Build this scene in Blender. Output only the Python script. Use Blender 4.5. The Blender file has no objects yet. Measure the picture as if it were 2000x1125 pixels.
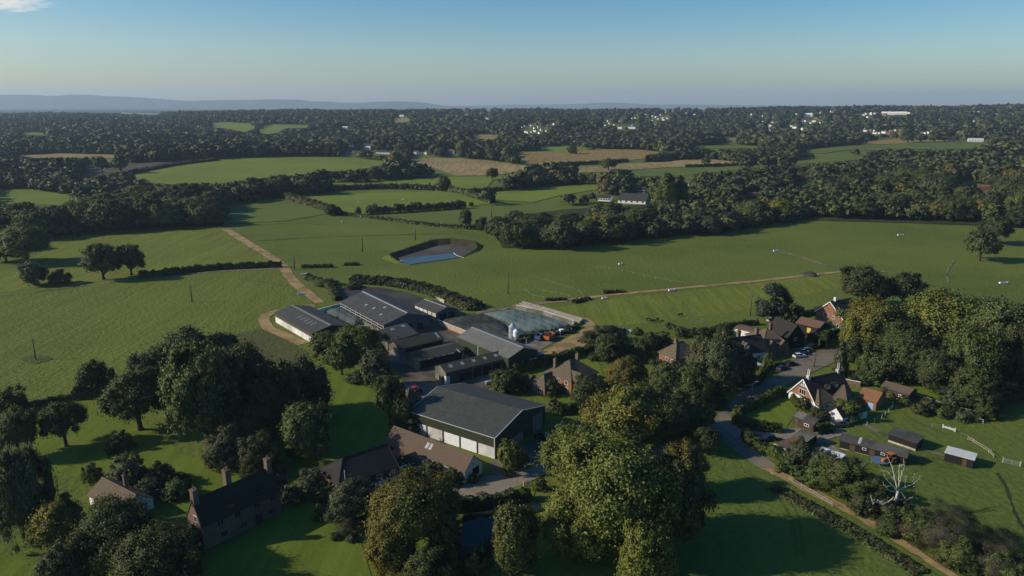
import bpy, math, random
import numpy as np
from mathutils import Vector, Matrix
random.seed(7); RNG = np.random.default_rng(11)
SC = bpy.context.scene; COL = SC.collection
# ---------------------------------------------------------------- camera model (metres; camera 80 m above the farm)
F, HZ, CAMH = 1400.0, 205.0, 80.0
PITCH = math.atan((562.5 - HZ) / F); CP, SP = math.cos(PITCH), math.sin(PITCH)
def sstep(a, b, x):
    t = np.clip((x - a) / (b - a), 0, 1); return t * t * (3 - 2 * t)
def T(x, y):
    x = np.asarray(x, float); y = np.asarray(y, float)
    az = x / np.maximum(np.abs(y), 60.0)
    az = np.clip(az, -1.2, 1.2)
    top = np.interp(az, [-1.2, -.6, -.47, -.40, -.25, -.05, .1, .25, .45, .7, 1.2], [24, 26, 30, 39, 43, 47, 45, 50, 58, 66, 72])
    r = sstep(750, 3300, y) * top
    r = r * (1 - sstep(3500, 5600, y))
    u = sstep(750, 1100, y) * (1 - sstep(3000, 4500, y))
    r = r + u * (2.4 * np.sin(x / 210 + 1.3) * np.sin(y / 260 + .4) + 1.6 * np.sin(x / 130 - y / 340))
    r = r + 5.0 * np.exp(-(((x + 420) / 190) ** 2 + ((y - 1060) / 130) ** 2))
    r = r + 4.0 * np.exp(-(((x - 130) / 190) ** 2 + ((y - 1190) / 120) ** 2))
    return np.maximum(r, 0)
def ray(u, v):
    x = (u - 1000) / F; y = -(v - 562.5) / F
    return np.array([x, CP + y * SP, -SP + y * CP])
def G(u, v, z=None):
    d = ray(u, v)
    if z is not None or v > 395:
        z = z or 0.0
        t = (z - CAMH) / d[2]; return np.array([d[0] * t, d[1] * t, z])
    t = 300.0
    while t < 20000:
        if CAMH + d[2] * t <= float(T(d[0] * t, d[1] * t)): break
        t += 5.0 + t * .004
    lo, hi = t - 10 - t * .006, t
    for _ in range(24):
        m = (lo + hi) / 2
        if CAMH + d[2] * m <= float(T(d[0] * m, d[1] * m)): hi = m
        else: lo = m
    return np.array([d[0] * hi, d[1] * hi, float(T(d[0] * hi, d[1] * hi))])
def PX(P):
    P = np.asarray(P, float)
    X, Y, Z = P[..., 0], P[..., 1], P[..., 2] - CAMH
    yc = Y * CP - Z * SP; zc = Y * SP + Z * CP
    return 1000 + F * X / yc, 562.5 - F * zc / yc
def zat(P, v):                                  # height above datum at which the vertical through P meets image row v
    d = ray(1000, v); return CAMH + d[2] * P[1] / d[1]
def depth(P): return P[1] * CP - (P[2] - CAMH) * SP
# ---------------------------------------------------------------- objects
def tag(o, label=None, cat=None, group=None, kind=None):
    if label: o['label'] = label
    if cat: o['category'] = cat
    if group: o['group'] = group
    if kind: o['kind'] = kind
    return o
def empty(name, loc=(0, 0, 0), rz=0.0, scale=(1, 1, 1)):
    o = bpy.data.objects.new(name, None); o.location = loc; o.rotation_euler = (0, 0, rz); o.scale = scale
    o.empty_display_size = .5; COL.objects.link(o); return o
def link(name, me, parent=None, loc=(0, 0, 0)):
    o = bpy.data.objects.new(name, me); o.location = loc
    if parent is not None: o.parent = parent
    COL.objects.link(o); return o
def copy_tree(o, parent=None):
    c = o.copy(); COL.objects.link(c)
    if parent is not None: c.parent = parent
    for ch in list(o.children): copy_tree(ch, c)
    return c
class MB:
    """collects simple solids, then links them as one mesh object"""
    def __init__(s): s.v, s.f, s.m = [], [], []
    def face(s, pts, m=0):
        b = len(s.v); s.v += [tuple(map(float, p)) for p in pts]; s.f.append(list(range(b, b + len(pts)))); s.m.append(m)
    def box(s, x0, x1, y0, y1, z0, z1, m=0):
        b = len(s.v)
        s.v += [(x, y, z) for z in (z0, z1) for y in (y0, y1) for x in (x0, x1)]
        for q in ((0, 2, 3, 1), (4, 5, 7, 6), (0, 1, 5, 4), (1, 3, 7, 5), (3, 2, 6, 7), (2, 0, 4, 6)):
            s.f.append([b + i for i in q]); s.m.append(m)
    def slab(s, pts, th, m=0):                      # polygon extruded downwards along its normal
        p = [Vector(map(float, q)) for q in pts]; n = (p[1] - p[0]).cross(p[2] - p[0]).normalized()
        if n.z < 0: p.reverse(); n = -n
        q = [a - n * th for a in p]; k = len(p); b = len(s.v)
        s.v += [tuple(a) for a in p] + [tuple(a) for a in q]
        s.f.append([b + i for i in range(k)]); s.f.append([b + k + i for i in reversed(range(k))])
        s.m += [m, m]
        for i in range(k):
            j = (i + 1) % k; s.f.append([b + i, b + k + i, b + k + j, b + j]); s.m.append(m)
    def prism(s, prof, y0, y1, m=0):                # profile in (x,z) swept along y
        k = len(prof); b = len(s.v)
        s.v += [(x, y0, z) for x, z in prof] + [(x, y1, z) for x, z in prof]
        s.f.append([b + i for i in range(k)]); s.f.append([b + k + i for i in reversed(range(k))]); s.m += [m, m]
        for i in range(k):
            j = (i + 1) % k; s.f.append([b + i, b + k + i, b + k + j, b + j]); s.m.append(m)
    def tube(s, pts, rad, n=7, m=0, cap=True):
        pts = [Vector(map(float, p)) for p in pts]
        if not hasattr(rad, '__len__'): rad = [rad] * len(pts)
        b = len(s.v); up = Vector((.31, .17, .93))
        for i, p in enumerate(pts):
            t = (pts[min(i + 1, len(pts) - 1)] - pts[max(i - 1, 0)]).normalized()
            a = t.cross(up if abs(t.dot(up)) < .95 else Vector((1, 0, 0))).normalized(); c = t.cross(a)
            for k in range(n):
                w = 2 * math.pi * k / n; s.v.append(tuple(p + (a * math.cos(w) + c * math.sin(w)) * rad[i]))
        for i in range(len(pts) - 1):
            for k in range(n):
                j = (k + 1) % n; s.f.append([b + i * n + k, b + i * n + j, b + (i + 1) * n + j, b + (i + 1) * n + k]); s.m.append(m)
        if cap:
            s.f.append([b + k for k in reversed(range(n))]); s.f.append([b + (len(pts) - 1) * n + k for k in range(n)]); s.m += [m, m]
    def lathe(s, prof, n=16, cx=0, cy=0, m=0):
        b = len(s.v)
        for r, z in prof:
            for k in range(n):
                w = 2 * math.pi * k / n; s.v.append((cx + r * math.cos(w), cy + r * math.sin(w), z))
        for i in range(len(prof) - 1):
            for k in range(n):
                j = (k + 1) % n; s.f.append([b + i * n + k, b + i * n + j, b + (i + 1) * n + j, b + (i + 1) * n + k]); s.m.append(m)
        s.f.append([b + k for k in reversed(range(n))]); s.f.append([b + (len(prof) - 1) * n + k for k in range(n)]); s.m += [m, m]
    def mesh(s, name, mats, smooth=False):
        me = bpy.data.meshes.new(name); me.from_pydata(s.v, [], s.f)
        for m in (mats if isinstance(mats, (list, tuple)) else [mats]): me.materials.append(m)
        me.polygons.foreach_set('material_index', s.m)
        if smooth: me.polygons.foreach_set('use_smooth', [True] * len(s.f))
        me.update(); return me
    def build(s, name, mats, parent=None, loc=(0, 0, 0), smooth=False):
        return link(name, s.mesh(name, mats, smooth), parent, loc)
def np_mesh(name, V, k, tone, mat, tone2=None, nrm=None):
    """V: (n*k,3) unshared polygons with k corners each"""
    n = len(V) // k; me = bpy.data.meshes.new(name)
    me.vertices.add(len(V)); me.vertices.foreach_set('co', np.ascontiguousarray(V, np.float32).ravel())
    me.loops.add(n * k); me.loops.foreach_set('vertex_index', np.arange(n * k, dtype=np.int32))
    me.polygons.add(n); me.polygons.foreach_set('loop_start', np.arange(0, n * k, k, dtype=np.int32))
    me.update(calc_edges=True)
    a = me.attributes.new('tone', 'FLOAT', 'FACE'); a.data.foreach_set('value', np.ascontiguousarray(tone, np.float32))
    if tone2 is not None:
        a = me.attributes.new('hue', 'FLOAT', 'FACE'); a.data.foreach_set('value', np.ascontiguousarray(tone2, np.float32))
    if nrm is not None:
        a = me.attributes.new('nrm', 'FLOAT_VECTOR', 'FACE'); a.data.foreach_set('vector', np.ascontiguousarray(nrm, np.float32).ravel())
    me.materials.append(mat); return me
# ---------------------------------------------------------------- materials
MATS = {}; LEAFGAIN = 2.05
class N:
    def __init__(s, name):
        s.mat = bpy.data.materials.new(name); s.mat.use_nodes = True; s.t = s.mat.node_tree; s.t.nodes.clear()
        s.out = s.t.nodes.new('ShaderNodeOutputMaterial')
    def new(s, ty, **kw):
        n = s.t.nodes.new(ty)
        for k, v in kw.items():
            if k in n.inputs: n.inputs[k].default_value = v
            else: setattr(n, k, v)
        return n
    def l(s, a, b): s.t.links.new(a, b)
    def pos(s, scale=(1, 1, 1), rot=0.0):
        c = s.new('ShaderNodeTexCoord'); m = s.new('ShaderNodeMapping'); m.inputs['Scale'].default_value = scale
        m.inputs['Rotation'].default_value = (0, 0, rot); s.l(c.outputs['Object'], m.inputs['Vector']); return m.outputs[0]
    def noise(s, vec, scale, detail=3, rough=.55):
        n = s.new('ShaderNodeTexNoise'); n.inputs['Scale'].default_value = scale; n.inputs['Detail'].default_value = detail
        n.inputs['Roughness'].default_value = rough; s.l(vec, n.inputs['Vector']); return n.outputs['Fac']
    def ramp(s, fac, stops):
        r = s.new('ShaderNodeValToRGB'); e = r.color_ramp.elements
        while len(e) < len(stops): e.new(.5)
        for i, (p, c) in enumerate(stops): e[i].position = p; e[i].color = (*c, 1) if len(c) == 3 else c
        s.l(fac, r.inputs[0]); return r.outputs[0]
    def mix(s, fac, a, b, mode='MIX'):
        m = s.new('ShaderNodeMix', data_type='RGBA', blend_type=mode)
        for v, i in ((fac, 0), (a, 6), (b, 7)):
            if hasattr(v, 'links'): s.l(v, m.inputs[i])
            elif i == 0: m.inputs[0].default_value = v
            else: m.inputs[i].default_value = (*v, 1)
        return m.outputs[2]
    def bsdf(s, col, rough=.85, spec=.25, metal=0.0, bump=None, bd=.1, bs=.6):
        b = s.new('ShaderNodeBsdfPrincipled'); b.inputs['Roughness'].default_value = rough
        b.inputs['Specular IOR Level'].default_value = spec; b.inputs['Metallic'].default_value = metal
        if hasattr(col, 'links'): s.l(col, b.inputs['Base Color'])
        else: b.inputs['Base Color'].default_value = (*col, 1)
        if bump is not None:
            n = s.new('ShaderNodeBump'); n.inputs['Distance'].default_value = bd; n.inputs['Strength'].default_value = bs
            s.l(bump, n.inputs['Height']); s.l(n.outputs[0], b.inputs['Normal'])
        s.l(b.outputs[0], s.out.inputs['Surface']); return b
def grass(name, a, b, c, streak=0.0, rot=0.0, tuft=.7, big=.012, bd=.35, worn=None):
    """a dark, b mid, c light blades; patches at several sizes"""
    n = N(name); p = n.pos()
    f1 = n.noise(p, tuft, 4, .6); f2 = n.noise(p, .07, 4, .6); f3 = n.noise(p, big, 3)
    col = n.mix(n.ramp(f2, [(.35, (0, 0, 0)), (.65, (1, 1, 1))]), a, b)
    col = n.mix(n.ramp(f1, [(.42, (0, 0, 0)), (.72, (.75, .75, .75))]), col, c)
    col = n.mix(n.ramp(f3, [(.38, (0, 0, 0)), (.60, (.85, .85, .85))]), col, worn or tuple(x * 1.15 + y for x, y in zip(b, (.022, .012, .002))))
    if streak:
        s = n.noise(n.pos((.35, .02, 1), rot), 1.0, 2)
        col = n.mix(streak, col, n.ramp(s, [(.35, tuple(x * .6 for x in b)), (.65, tuple(x * 1.35 for x in c))]))
    n.bsdf(col, .95, .1, bump=n.noise(p, tuft * .8, 4, .6), bd=bd * 1.6, bs=.7); return n.mat
def plain(name, a, b, scale=1.0, rough=.85, spec=.25, metal=0, bump=0, detail=4, c=None):
    n = N(name); p = n.pos(); f = n.noise(p, scale, detail, .6)
    col = n.ramp(f, [(.33, a), (.67, b)])
    if c: col = n.mix(n.ramp(n.noise(p, scale * .17, 3), [(.45, (0, 0, 0)), (.62, (1, 1, 1))]), col, c)
    n.bsdf(col, rough, spec, metal, bump=f if bump else None, bd=bump or .1); return n.mat
def tiles(name, a, b, c, course=3.0, stain=.35, rough=.85):
    """clay / slate roof: courses (constant height), single tiles and blotches"""
    n = N(name); p = n.pos(); w = n.new('ShaderNodeTexWave', wave_type='BANDS', bands_direction='Z'); w.inputs['Scale'].default_value = course
    w.inputs['Distortion'].default_value = .6; n.l(p, w.inputs[0])
    vo = n.new('ShaderNodeTexVoronoi'); vo.inputs['Scale'].default_value = 2.6; n.l(n.pos((1.6, 1.6, 2.2)), vo.inputs['Vector'])
    col = n.mix(vo.outputs['Color'], a, b)
    col = n.mix(n.ramp(n.noise(p, .55, 5, .65), [(.42, (0, 0, 0)), (.68, (1, 1, 1))]), col, c)
    col = n.mix(.3, col, n.ramp(w.outputs[0], [(.1, tuple(x * .45 for x in a)), (.6, b)]))
    n.bsdf(col, rough, .2, bump=w.outputs[0], bd=.04); return n.mat
def sheet(name, a, b, c=None, pitch=3.0, axis='X', rough=.6, spec=.35, dirt=.3, metal=0):
    """profiled sheeting with ribs, dirt runs and blotches"""
    n = N(name); p = n.pos(); w = n.new('ShaderNodeTexWave', wave_type='BANDS', bands_direction=axis); w.inputs['Scale'].default_value = pitch
    n.l(p, w.inputs[0]); f = n.noise(p, .5, 5, .65)
    col = n.ramp(f, [(.35, a), (.66, b)])
    if c: col = n.mix(n.ramp(n.noise(n.pos((.9, .9, 1.6)), 1.1, 5, .7), [(.48, (0, 0, 0)), (.66, (1, 1, 1))]), col, c)
    pan = n.new('ShaderNodeTexBrick'); pan.inputs['Scale'].default_value = 1.0; pan.inputs['Brick Width'].default_value = 2.2; pan.inputs['Row Height'].default_value = 3.0
    pan.inputs['Mortar Size'].default_value = .02; pan.inputs['Color1'].default_value = (1, 1, 1, 1); pan.inputs['Color2'].default_value = (.82, .82, .82, 1); pan.inputs['Mortar'].default_value = (.6, .6, .6, 1)
    n.l(p, pan.inputs['Vector']); col = n.mix(1.0, col, pan.outputs['Color'], 'MULTIPLY')
    col = n.mix(.25, col, n.ramp(w.outputs[0], [(.2, tuple(x * .55 for x in a)), (.7, tuple(min(1, x * 1.25) for x in b))]))
    n.bsdf(col, rough, spec, metal, bump=w.outputs[0], bd=.05); return n.mat
def bricks(name, a, b, mortar, scale=1.0, c=None):
    n = N(name); p = n.pos(); f = n.noise(p, .8, 4, .6); f2 = n.noise(p, 6, 2)
    col = n.mix(f2, a, b)
    col = n.mix(n.ramp(f, [(.45, (0, 0, 0)), (.7, (.8, .8, .8))]), col, c or mortar)
    w = n.new('ShaderNodeTexWave', wave_type='BANDS', bands_direction='Z'); w.inputs['Scale'].default_value = 4.2 * scale; n.l(p, w.inputs[0])
    col = n.mix(n.ramp(w.outputs[0], [(.0, (.5, .5, .5)), (.12, (0, 0, 0))]), col, mortar)
    n.bsdf(col, .9, .15); return n.mat
def softn(n, world=False):
    """leaf sprays are shaded with the outward direction of the bough they belong to"""
    a = n.new('ShaderNodeAttribute', attribute_name='nrm'); v = n.new('ShaderNodeVectorTransform', vector_type='NORMAL', convert_from='OBJECT', convert_to='WORLD')
    n.l(a.outputs['Vector'], v.inputs[0]); m = n.new('ShaderNodeVectorMath', operation='NORMALIZE'); n.l(v.outputs[0], m.inputs[0]); return m.outputs[0]
def leaf(name, dark, mid, light, accent=None, amt=0.0):
    n = N(name); at = n.new('ShaderNodeAttribute', attribute_name='tone'); oi = n.new('ShaderNodeObjectInfo')
    k = LEAFGAIN; dark, mid, light = [tuple(c * k for c in q) for q in (dark, mid, light)]; accent = accent and tuple(c * k for c in accent)
    col = n.ramp(at.outputs['Fac'], [(.05, dark), (.5, mid), (.95, light)])
    if accent:
        f = n.noise(n.pos(), 1.6, 2); col = n.mix(n.ramp(f, [(.5 - amt * .25, (0, 0, 0)), (.66 - amt * .2, (.85, .85, .85))]), col, accent)
    hs = n.new('ShaderNodeHueSaturation'); m1 = n.new('ShaderNodeMapRange'); m1.inputs[3].default_value = .485; m1.inputs[4].default_value = .515
    n.l(oi.outputs['Random'], m1.inputs[0]); n.l(m1.outputs[0], hs.inputs['Hue'])
    m2 = n.new('ShaderNodeMath', operation='MULTIPLY_ADD'); m2.inputs[1].default_value = .45; m2.inputs[2].default_value = .8
    fr = n.new('ShaderNodeMath', operation='FRACT'); mm = n.new('ShaderNodeMath', operation='MULTIPLY'); mm.inputs[1].default_value = 7.31
    n.l(oi.outputs['Random'], mm.inputs[0]); n.l(mm.outputs[0], fr.inputs[0]); n.l(fr.outputs[0], m2.inputs[0]); n.l(m2.outputs[0], hs.inputs['Value'])
    n.l(col, hs.inputs['Color']); n.leafcol = hs.outputs[0]
    d = n.new('ShaderNodeBsdfPrincipled'); d.inputs['Roughness'].default_value = .6; d.inputs['Specular IOR Level'].default_value = .28
    tr = n.new('ShaderNodeBsdfTranslucent'); mx = n.new('ShaderNodeMixShader'); mx.inputs[0].default_value = .32; sn = softn(n); n.l(sn, d.inputs['Normal']); n.l(sn, tr.inputs['Normal'])
    n.l(hs.outputs[0], d.inputs['Base Color']); n.l(hs.outputs[0], tr.inputs[0]); n.l(d.outputs[0], mx.inputs[1]); n.l(tr.outputs[0], mx.inputs[2])
    n.l(mx.outputs[0], n.out.inputs['Surface']); return n.mat
def leaf_wood(name):
    """woodland canopy: hue attribute (one value per tree) picks among real foliage colours"""
    n = N(name); at = n.new('ShaderNodeAttribute', attribute_name='tone'); hu = n.new('ShaderNodeAttribute', attribute_name='hue')
    col = n.ramp(hu.outputs['Fac'], [(0, (.026, .036, .014)), (.3, (.040, .052, .017)), (.55, (.054, .064, .018)), (.75, (.072, .074, .019)), (.9, (.086, .070, .022)), (1.0, (.12, .092, .02))])
    k = n.new('ShaderNodeMath', operation='MULTIPLY_ADD'); k.inputs[1].default_value = 1.0; k.inputs[2].default_value = .95; n.l(at.outputs['Fac'], k.inputs[0])
    hs = n.new('ShaderNodeHueSaturation'); n.l(col, hs.inputs['Color']); n.l(k.outputs[0], hs.inputs['Value'])
    b = n.bsdf(hs.outputs[0], .7, .2); n.l(softn(n), b.inputs['Normal']); return n.mat
M = MATS
M['yellow'] = plain('yellow_paint', (.55, .38, .05), (.62, .44, .07), 3, .6, .3)
M['blue_paint'] = plain('pale_blue_paint', (.20, .38, .55), (.25, .44, .60), 3, .6, .3)
# ---------------------------------------------------------------- camera, light, sky, haze
cam = bpy.data.cameras.new('camera'); cam.sensor_width = 36; cam.lens = 36 * F / 2000; cam.clip_start = 1; cam.clip_end = 60000
co = bpy.data.objects.new('camera', cam); co.location = (0, 0, CAMH); co.rotation_euler = (math.pi / 2 - PITCH, 0, 0); COL.objects.link(co); SC.camera = co
SUN_EL, SHAD = math.radians(27), math.radians(5)         # shadows fall to +x, 5 degrees away from the camera
sun = bpy.data.lights.new('sun', 'SUN'); sun.energy = 5.0; sun.angle = math.radians(.53); sun.color = (1.0, .90, .76)
so = bpy.data.objects.new('sun', sun); COL.objects.link(so)
ldir = Vector((math.cos(SHAD) * math.cos(SUN_EL), math.sin(SHAD) * math.cos(SUN_EL), -math.sin(SUN_EL)))
so.rotation_euler = ldir.to_track_quat('-Z', 'Y').to_euler(); so.location = (-300, 0, 300)
w = bpy.data.worlds.new('World'); SC.world = w; w.use_nodes = True; wt = w.node_tree; wt.nodes.clear()
sk = wt.nodes.new('ShaderNodeTexSky'); sk.sky_type = 'NISHITA'; sk.sun_disc = False
sk.sun_elevation = SUN_EL; sk.sun_rotation = math.atan2(-ldir.x, -ldir.y)
sk.altitude = 100; sk.air_density = 1.0; sk.dust_density = .9; sk.ozone_density = 2.6
bg = wt.nodes.new('ShaderNodeBackground'); bg.inputs[1].default_value = .115
wo = wt.nodes.new('ShaderNodeOutputWorld'); hsv = wt.nodes.new('ShaderNodeHueSaturation'); hsv.inputs['Saturation'].default_value = 1.55; wt.links.new(sk.outputs[0], hsv.inputs['Color']); 
def sky_cloud(base, u, v, ru, rv, seed, amt, white):
    """a soft cloud in the sky at a fixed direction"""
    L = wt.links.new; d = ray(u, v); nn = wt.nodes.new
    tc = nn('ShaderNodeTexCoord'); sp = nn('ShaderNodeSeparateXYZ'); L(tc.outputs['Generated'], sp.inputs[0])
    def m(op, a, b, c=None):
        q = nn('ShaderNodeMath'); q.operation = op
        for i, x in enumerate((a, b, c)):
            if x is None: continue
            if hasattr(x, 'links'): L(x, q.inputs[i])
            else: q.inputs[i].default_value = x
        return q.outputs[0]
    ya = m('MAXIMUM', sp.outputs[1], .05)
    az = m('MULTIPLY', m('SUBTRACT', m('DIVIDE', sp.outputs[0], ya), d[0] / d[1]), F / ru); el = m('MULTIPLY', m('SUBTRACT', m('DIVIDE', sp.outputs[2], ya), d[2] / d[1]), F / rv)
    cb = nn('ShaderNodeCombineXYZ'); L(az, cb.inputs[0]); L(el, cb.inputs[1]); cb.inputs[2].default_value = seed
    no = nn('ShaderNodeTexNoise'); no.inputs['Scale'].default_value = 2.2; no.inputs['Detail'].default_value = 7; no.inputs['Roughness'].default_value = .6; L(cb.outputs[0], no.inputs['Vector'])
    r = m('SQRT', m('ADD', m('MULTIPLY', az, az), m('MULTIPLY', el, el)), 0)
    f = m('ADD', m('SUBTRACT', 1.0, r), m('MULTIPLY_ADD', no.outputs['Fac'], 2.0, -1.0)); q = nn('ShaderNodeMath'); q.operation = 'MULTIPLY'; q.use_clamp = True; L(f, q.inputs[0]); q.inputs[1].default_value = amt
    fr = nn('ShaderNodeMath'); fr.operation = 'GREATER_THAN'; L(sp.outputs[1], fr.inputs[0]); fr.inputs[1].default_value = .05
    mx = nn('ShaderNodeMix'); mx.data_type = 'RGBA'; L(m('MULTIPLY', q.outputs[0], fr.outputs[0]), mx.inputs[0]); L(base, mx.inputs[6]); mx.inputs[7].default_value = (*white, 1); return mx.outputs[2]
skc = sky_cloud(hsv.outputs[0], 22, 6, 72, 17, 3.1, 1.2, (7.2, 7.1, 6.9))
skc = sky_cloud(skc, 250, 112, 90, 6, 7.7, .16, (4.6, 4.8, 4.8))
wt.links.new(skc, bg.inputs[0]); wt.links.new(bg.outputs[0], wo.inputs[0])
SC.view_settings.view_transform = 'Standard'; SC.view_settings.look = 'None'; SC.view_settings.exposure = 0.0; SC.view_settings.gamma = 1
SC.cycles.max_bounces = 4; SC.cycles.diffuse_bounces = 2; SC.cycles.glossy_bounces = 2; SC.cycles.transmission_bounces = 3; SC.cycles.volume_bounces = 0; SC.cycles.transparent_max_bounces = 4
HAZE = True
if HAZE:
    hz = MB(); hz.box(-21000, 21000, -600, 21500, -1.5, 420)
    nh = N('haze_air'); pv = nh.new('ShaderNodeVolumePrincipled'); pv.inputs['Color'].default_value = (.64, .82, 1.0, 1); pv.inputs['Density'].default_value = 6.4e-5; pv.inputs['Anisotropy'].default_value = .15
    nh.l(pv.outputs[0], nh.out.inputs['Volume'])
    tag(hz.build('haze', nh.mat), 'thin blue air haze fading the far woods and downs', 'haze', kind='stuff')
# ---------------------------------------------------------------- ground materials
M = MATS
M['pasture'] = grass('pasture_grass', (0.070, 0.091, 0.015), (0.085, 0.112, 0.019), (0.131, 0.159, 0.026))
M['pasture_warm'] = grass('warm_pasture', (0.083, 0.102, 0.015), (0.101, 0.124, 0.018), (0.173, 0.191, 0.029), streak=.22, rot=.35)
M['pasture_tuft'] = grass('tufted_pasture', (0.069, 0.091, 0.013), (0.088, 0.114, 0.017), (0.159, 0.178, 0.028), tuft=.8, bd=.55, streak=.14, rot=-.2)
M['pasture_bright'] = grass('bright_pasture', (0.097, 0.133, 0.019), (0.117, 0.155, 0.021), (0.172, 0.210, 0.031))
M['pasture_cool'] = grass('cool_pasture', (0.067, 0.097, 0.019), (0.080, 0.112, 0.021), (0.117, 0.150, 0.026))
M['lawn'] = grass('mown_lawn', (0.075, 0.109, 0.013), (0.090, 0.127, 0.015), (0.122, 0.165, 0.020), streak=.25, rot=.6, tuft=1.6, bd=.08)
M['rough'] = grass('rough_scrub_ground', (.038, .050, .020), (.055, .062, .026), (.085, .085, .038), tuft=.5, bd=.8)
M['weedy'] = grass('weedy_grass', (.044, .054, .018), (.058, .068, .023), (.085, .092, .034), tuft=.7, bd=.5)
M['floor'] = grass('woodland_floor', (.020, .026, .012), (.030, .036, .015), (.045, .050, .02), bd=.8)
M['gold'] = grass('stubble', (.185, .118, .030), (.225, .150, .040), (.29, .20, .060), streak=.35, rot=1.1, tuft=.2, big=.006, worn=(.17, .12, .055))
M['gold_pale'] = grass('pale_stubble', (.22, .155, .052), (.27, .19, .07), (.33, .245, .10), streak=.4, rot=1.2, tuft=.2, big=.006, worn=(.12, .11, .045))
M['plough'] = grass('ploughed_soil', (.070, .055, .040), (.085, .066, .047), (.10, .08, .055), streak=.3, rot=.9, tuft=.2, worn=(.075, .062, .042))
M['track'] = plain('sandy_track', (.26, .170, .076), (.38, .265, .130), .8, .95, .1, bump=.05, c=(.19, .14, .06))
M['path'] = plain('pale_path', (.15, .12, .075), (.23, .19, .12), .6, .95, .1, c=(.07, .085, .03))
M['asphalt'] = plain('worn_asphalt', (.105, .093, .072), (.150, .132, .102), .5, .9, .12, c=(.185, .158, .115))
M['gravel'] = plain('gravel_drive', (.17, .14, .10), (.26, .215, .16), 1.2, .95, .1, bump=.03, c=(.21, .18, .14))
M['concrete'] = plain('farm_concrete', (.11, .097, .074), (.22, .195, .15), .28, .9, .15, c=(.075, .060, .042))
M['mud'] = plain('yard_mud', (.045, .036, .024), (.085, .068, .046), .35, .75, .3, c=(.12, .10, .07))
M['manure'] = plain('dried_manure', (.028, .026, .022), (.05, .046, .038), .3, .8, .2, c=(.07, .062, .045))
# ---------------------------------------------------------------- the ground sheet (polar grid to the horizon)
def ground_sheet():
    r = np.concatenate([np.linspace(8, 600, 20), np.geomspace(630, 6000, 110), np.geomspace(6200, 20000, 26)])
    a = np.concatenate([np.radians(np.linspace(-60, 60, 121)), np.radians(np.linspace(66, 294, 39))])
    V = []; 
    for rr in r:
        x = rr * np.sin(a); y = rr * np.cos(a); z = np.where(y > 300, T(x, y), 0)
        V.append(np.stack([x, y, z], -1))
    V = np.concatenate(V); na = len(a); V[:, 1] = np.maximum(V[:, 1], -550)
    Fc = []
    for i in range(len(r) - 1):
        for k in range(na):
            j = (k + 1) % na; Fc.append((i * na + k, i * na + j, (i + 1) * na + j, (i + 1) * na + k))
    Fc.append(tuple(range(na))[::-1])
    me = bpy.data.meshes.new('ground'); me.from_pydata(V.tolist(), [], Fc); me.materials.append(M['pasture'])
    me.polygons.foreach_set('use_smooth', [True] * len(Fc)); me.update()
    tag(link('ground', me), 'gently rolling pasture reaching the horizon', 'ground', kind='structure')
ground_sheet()
import bmesh
def smooth_line(P, n=6):
    P = [np.asarray(p, float) for p in P]; out = []
    for i in range(len(P) - 1):
        p0 = P[max(i - 1, 0)]; p1 = P[i]; p2 = P[i + 1]; p3 = P[min(i + 2, len(P) - 1)]
        for k in range(n):
            t = k / n
            out.append(.5 * (2 * p1 + (p2 - p0) * t + (2 * p0 - 5 * p1 + 4 * p2 - p3) * t * t + (3 * p1 - p0 - 3 * p2 + p3) * t ** 3))
    return out + [P[-1]]
LEVEL = [0]
def patch(name, px, mat, label, cat='field', jit=.5, lift=None, smooth=0):
    """a sheet of ground lying on the terrain inside an outline"""
    LEVEL[0] += 1; rnd = random.Random(len(px) * 7 + LEVEL[0])
    pts = []
    for i in range(len(px)):
        a, b = px[i], px[(i + 1) % len(px)]; n = max(1, int(math.hypot(a[0] - b[0], a[1] - b[1]) / 9))
        for k in range(n):
            j = jit * min(1, max(.15, (a[1] - 250) / 250))
            pts.append((a[0] + (b[0] - a[0]) * k / n + rnd.uniform(-jit, jit), a[1] + (b[1] - a[1]) * k / n + rnd.uniform(-j, j) * .5))
    W = [G(*p) for p in pts]; far = max(p[1] for p in W) > 600
    bm = bmesh.new(); vs = [bm.verts.new(p) for p in W]
    es = [bm.edges.new((vs[i], vs[(i + 1) % len(vs)])) for i in range(len(vs))]
    bmesh.ops.triangle_fill(bm, edges=es, use_beauty=True, use_dissolve=False)
    if far:
        for _ in range(6):
            le = [e for e in bm.edges if e.calc_length() > 45]
            if not le: break
            bmesh.ops.subdivide_edges(bm, edges=le, cuts=1); bmesh.ops.triangulate(bm, faces=bm.faces)
    off = lift if lift is not None else .002 * LEVEL[0] + .02
    for v in bm.verts:
        if far: v.co.z = float(T(v.co.x, v.co.y)) + .25 + max(0, v.co.y - 600) * .0006 + off * 1.5
        else: v.co.z = off
    for f in bm.faces:
        f.normal_update()
        if f.normal.z < 0: f.normal_flip()
    me = bpy.data.meshes.new(name); bm.to_mesh(me); bm.free(); me.materials.append(M[mat])
    return tag(link(name, me), label, cat, kind='structure')
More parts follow.
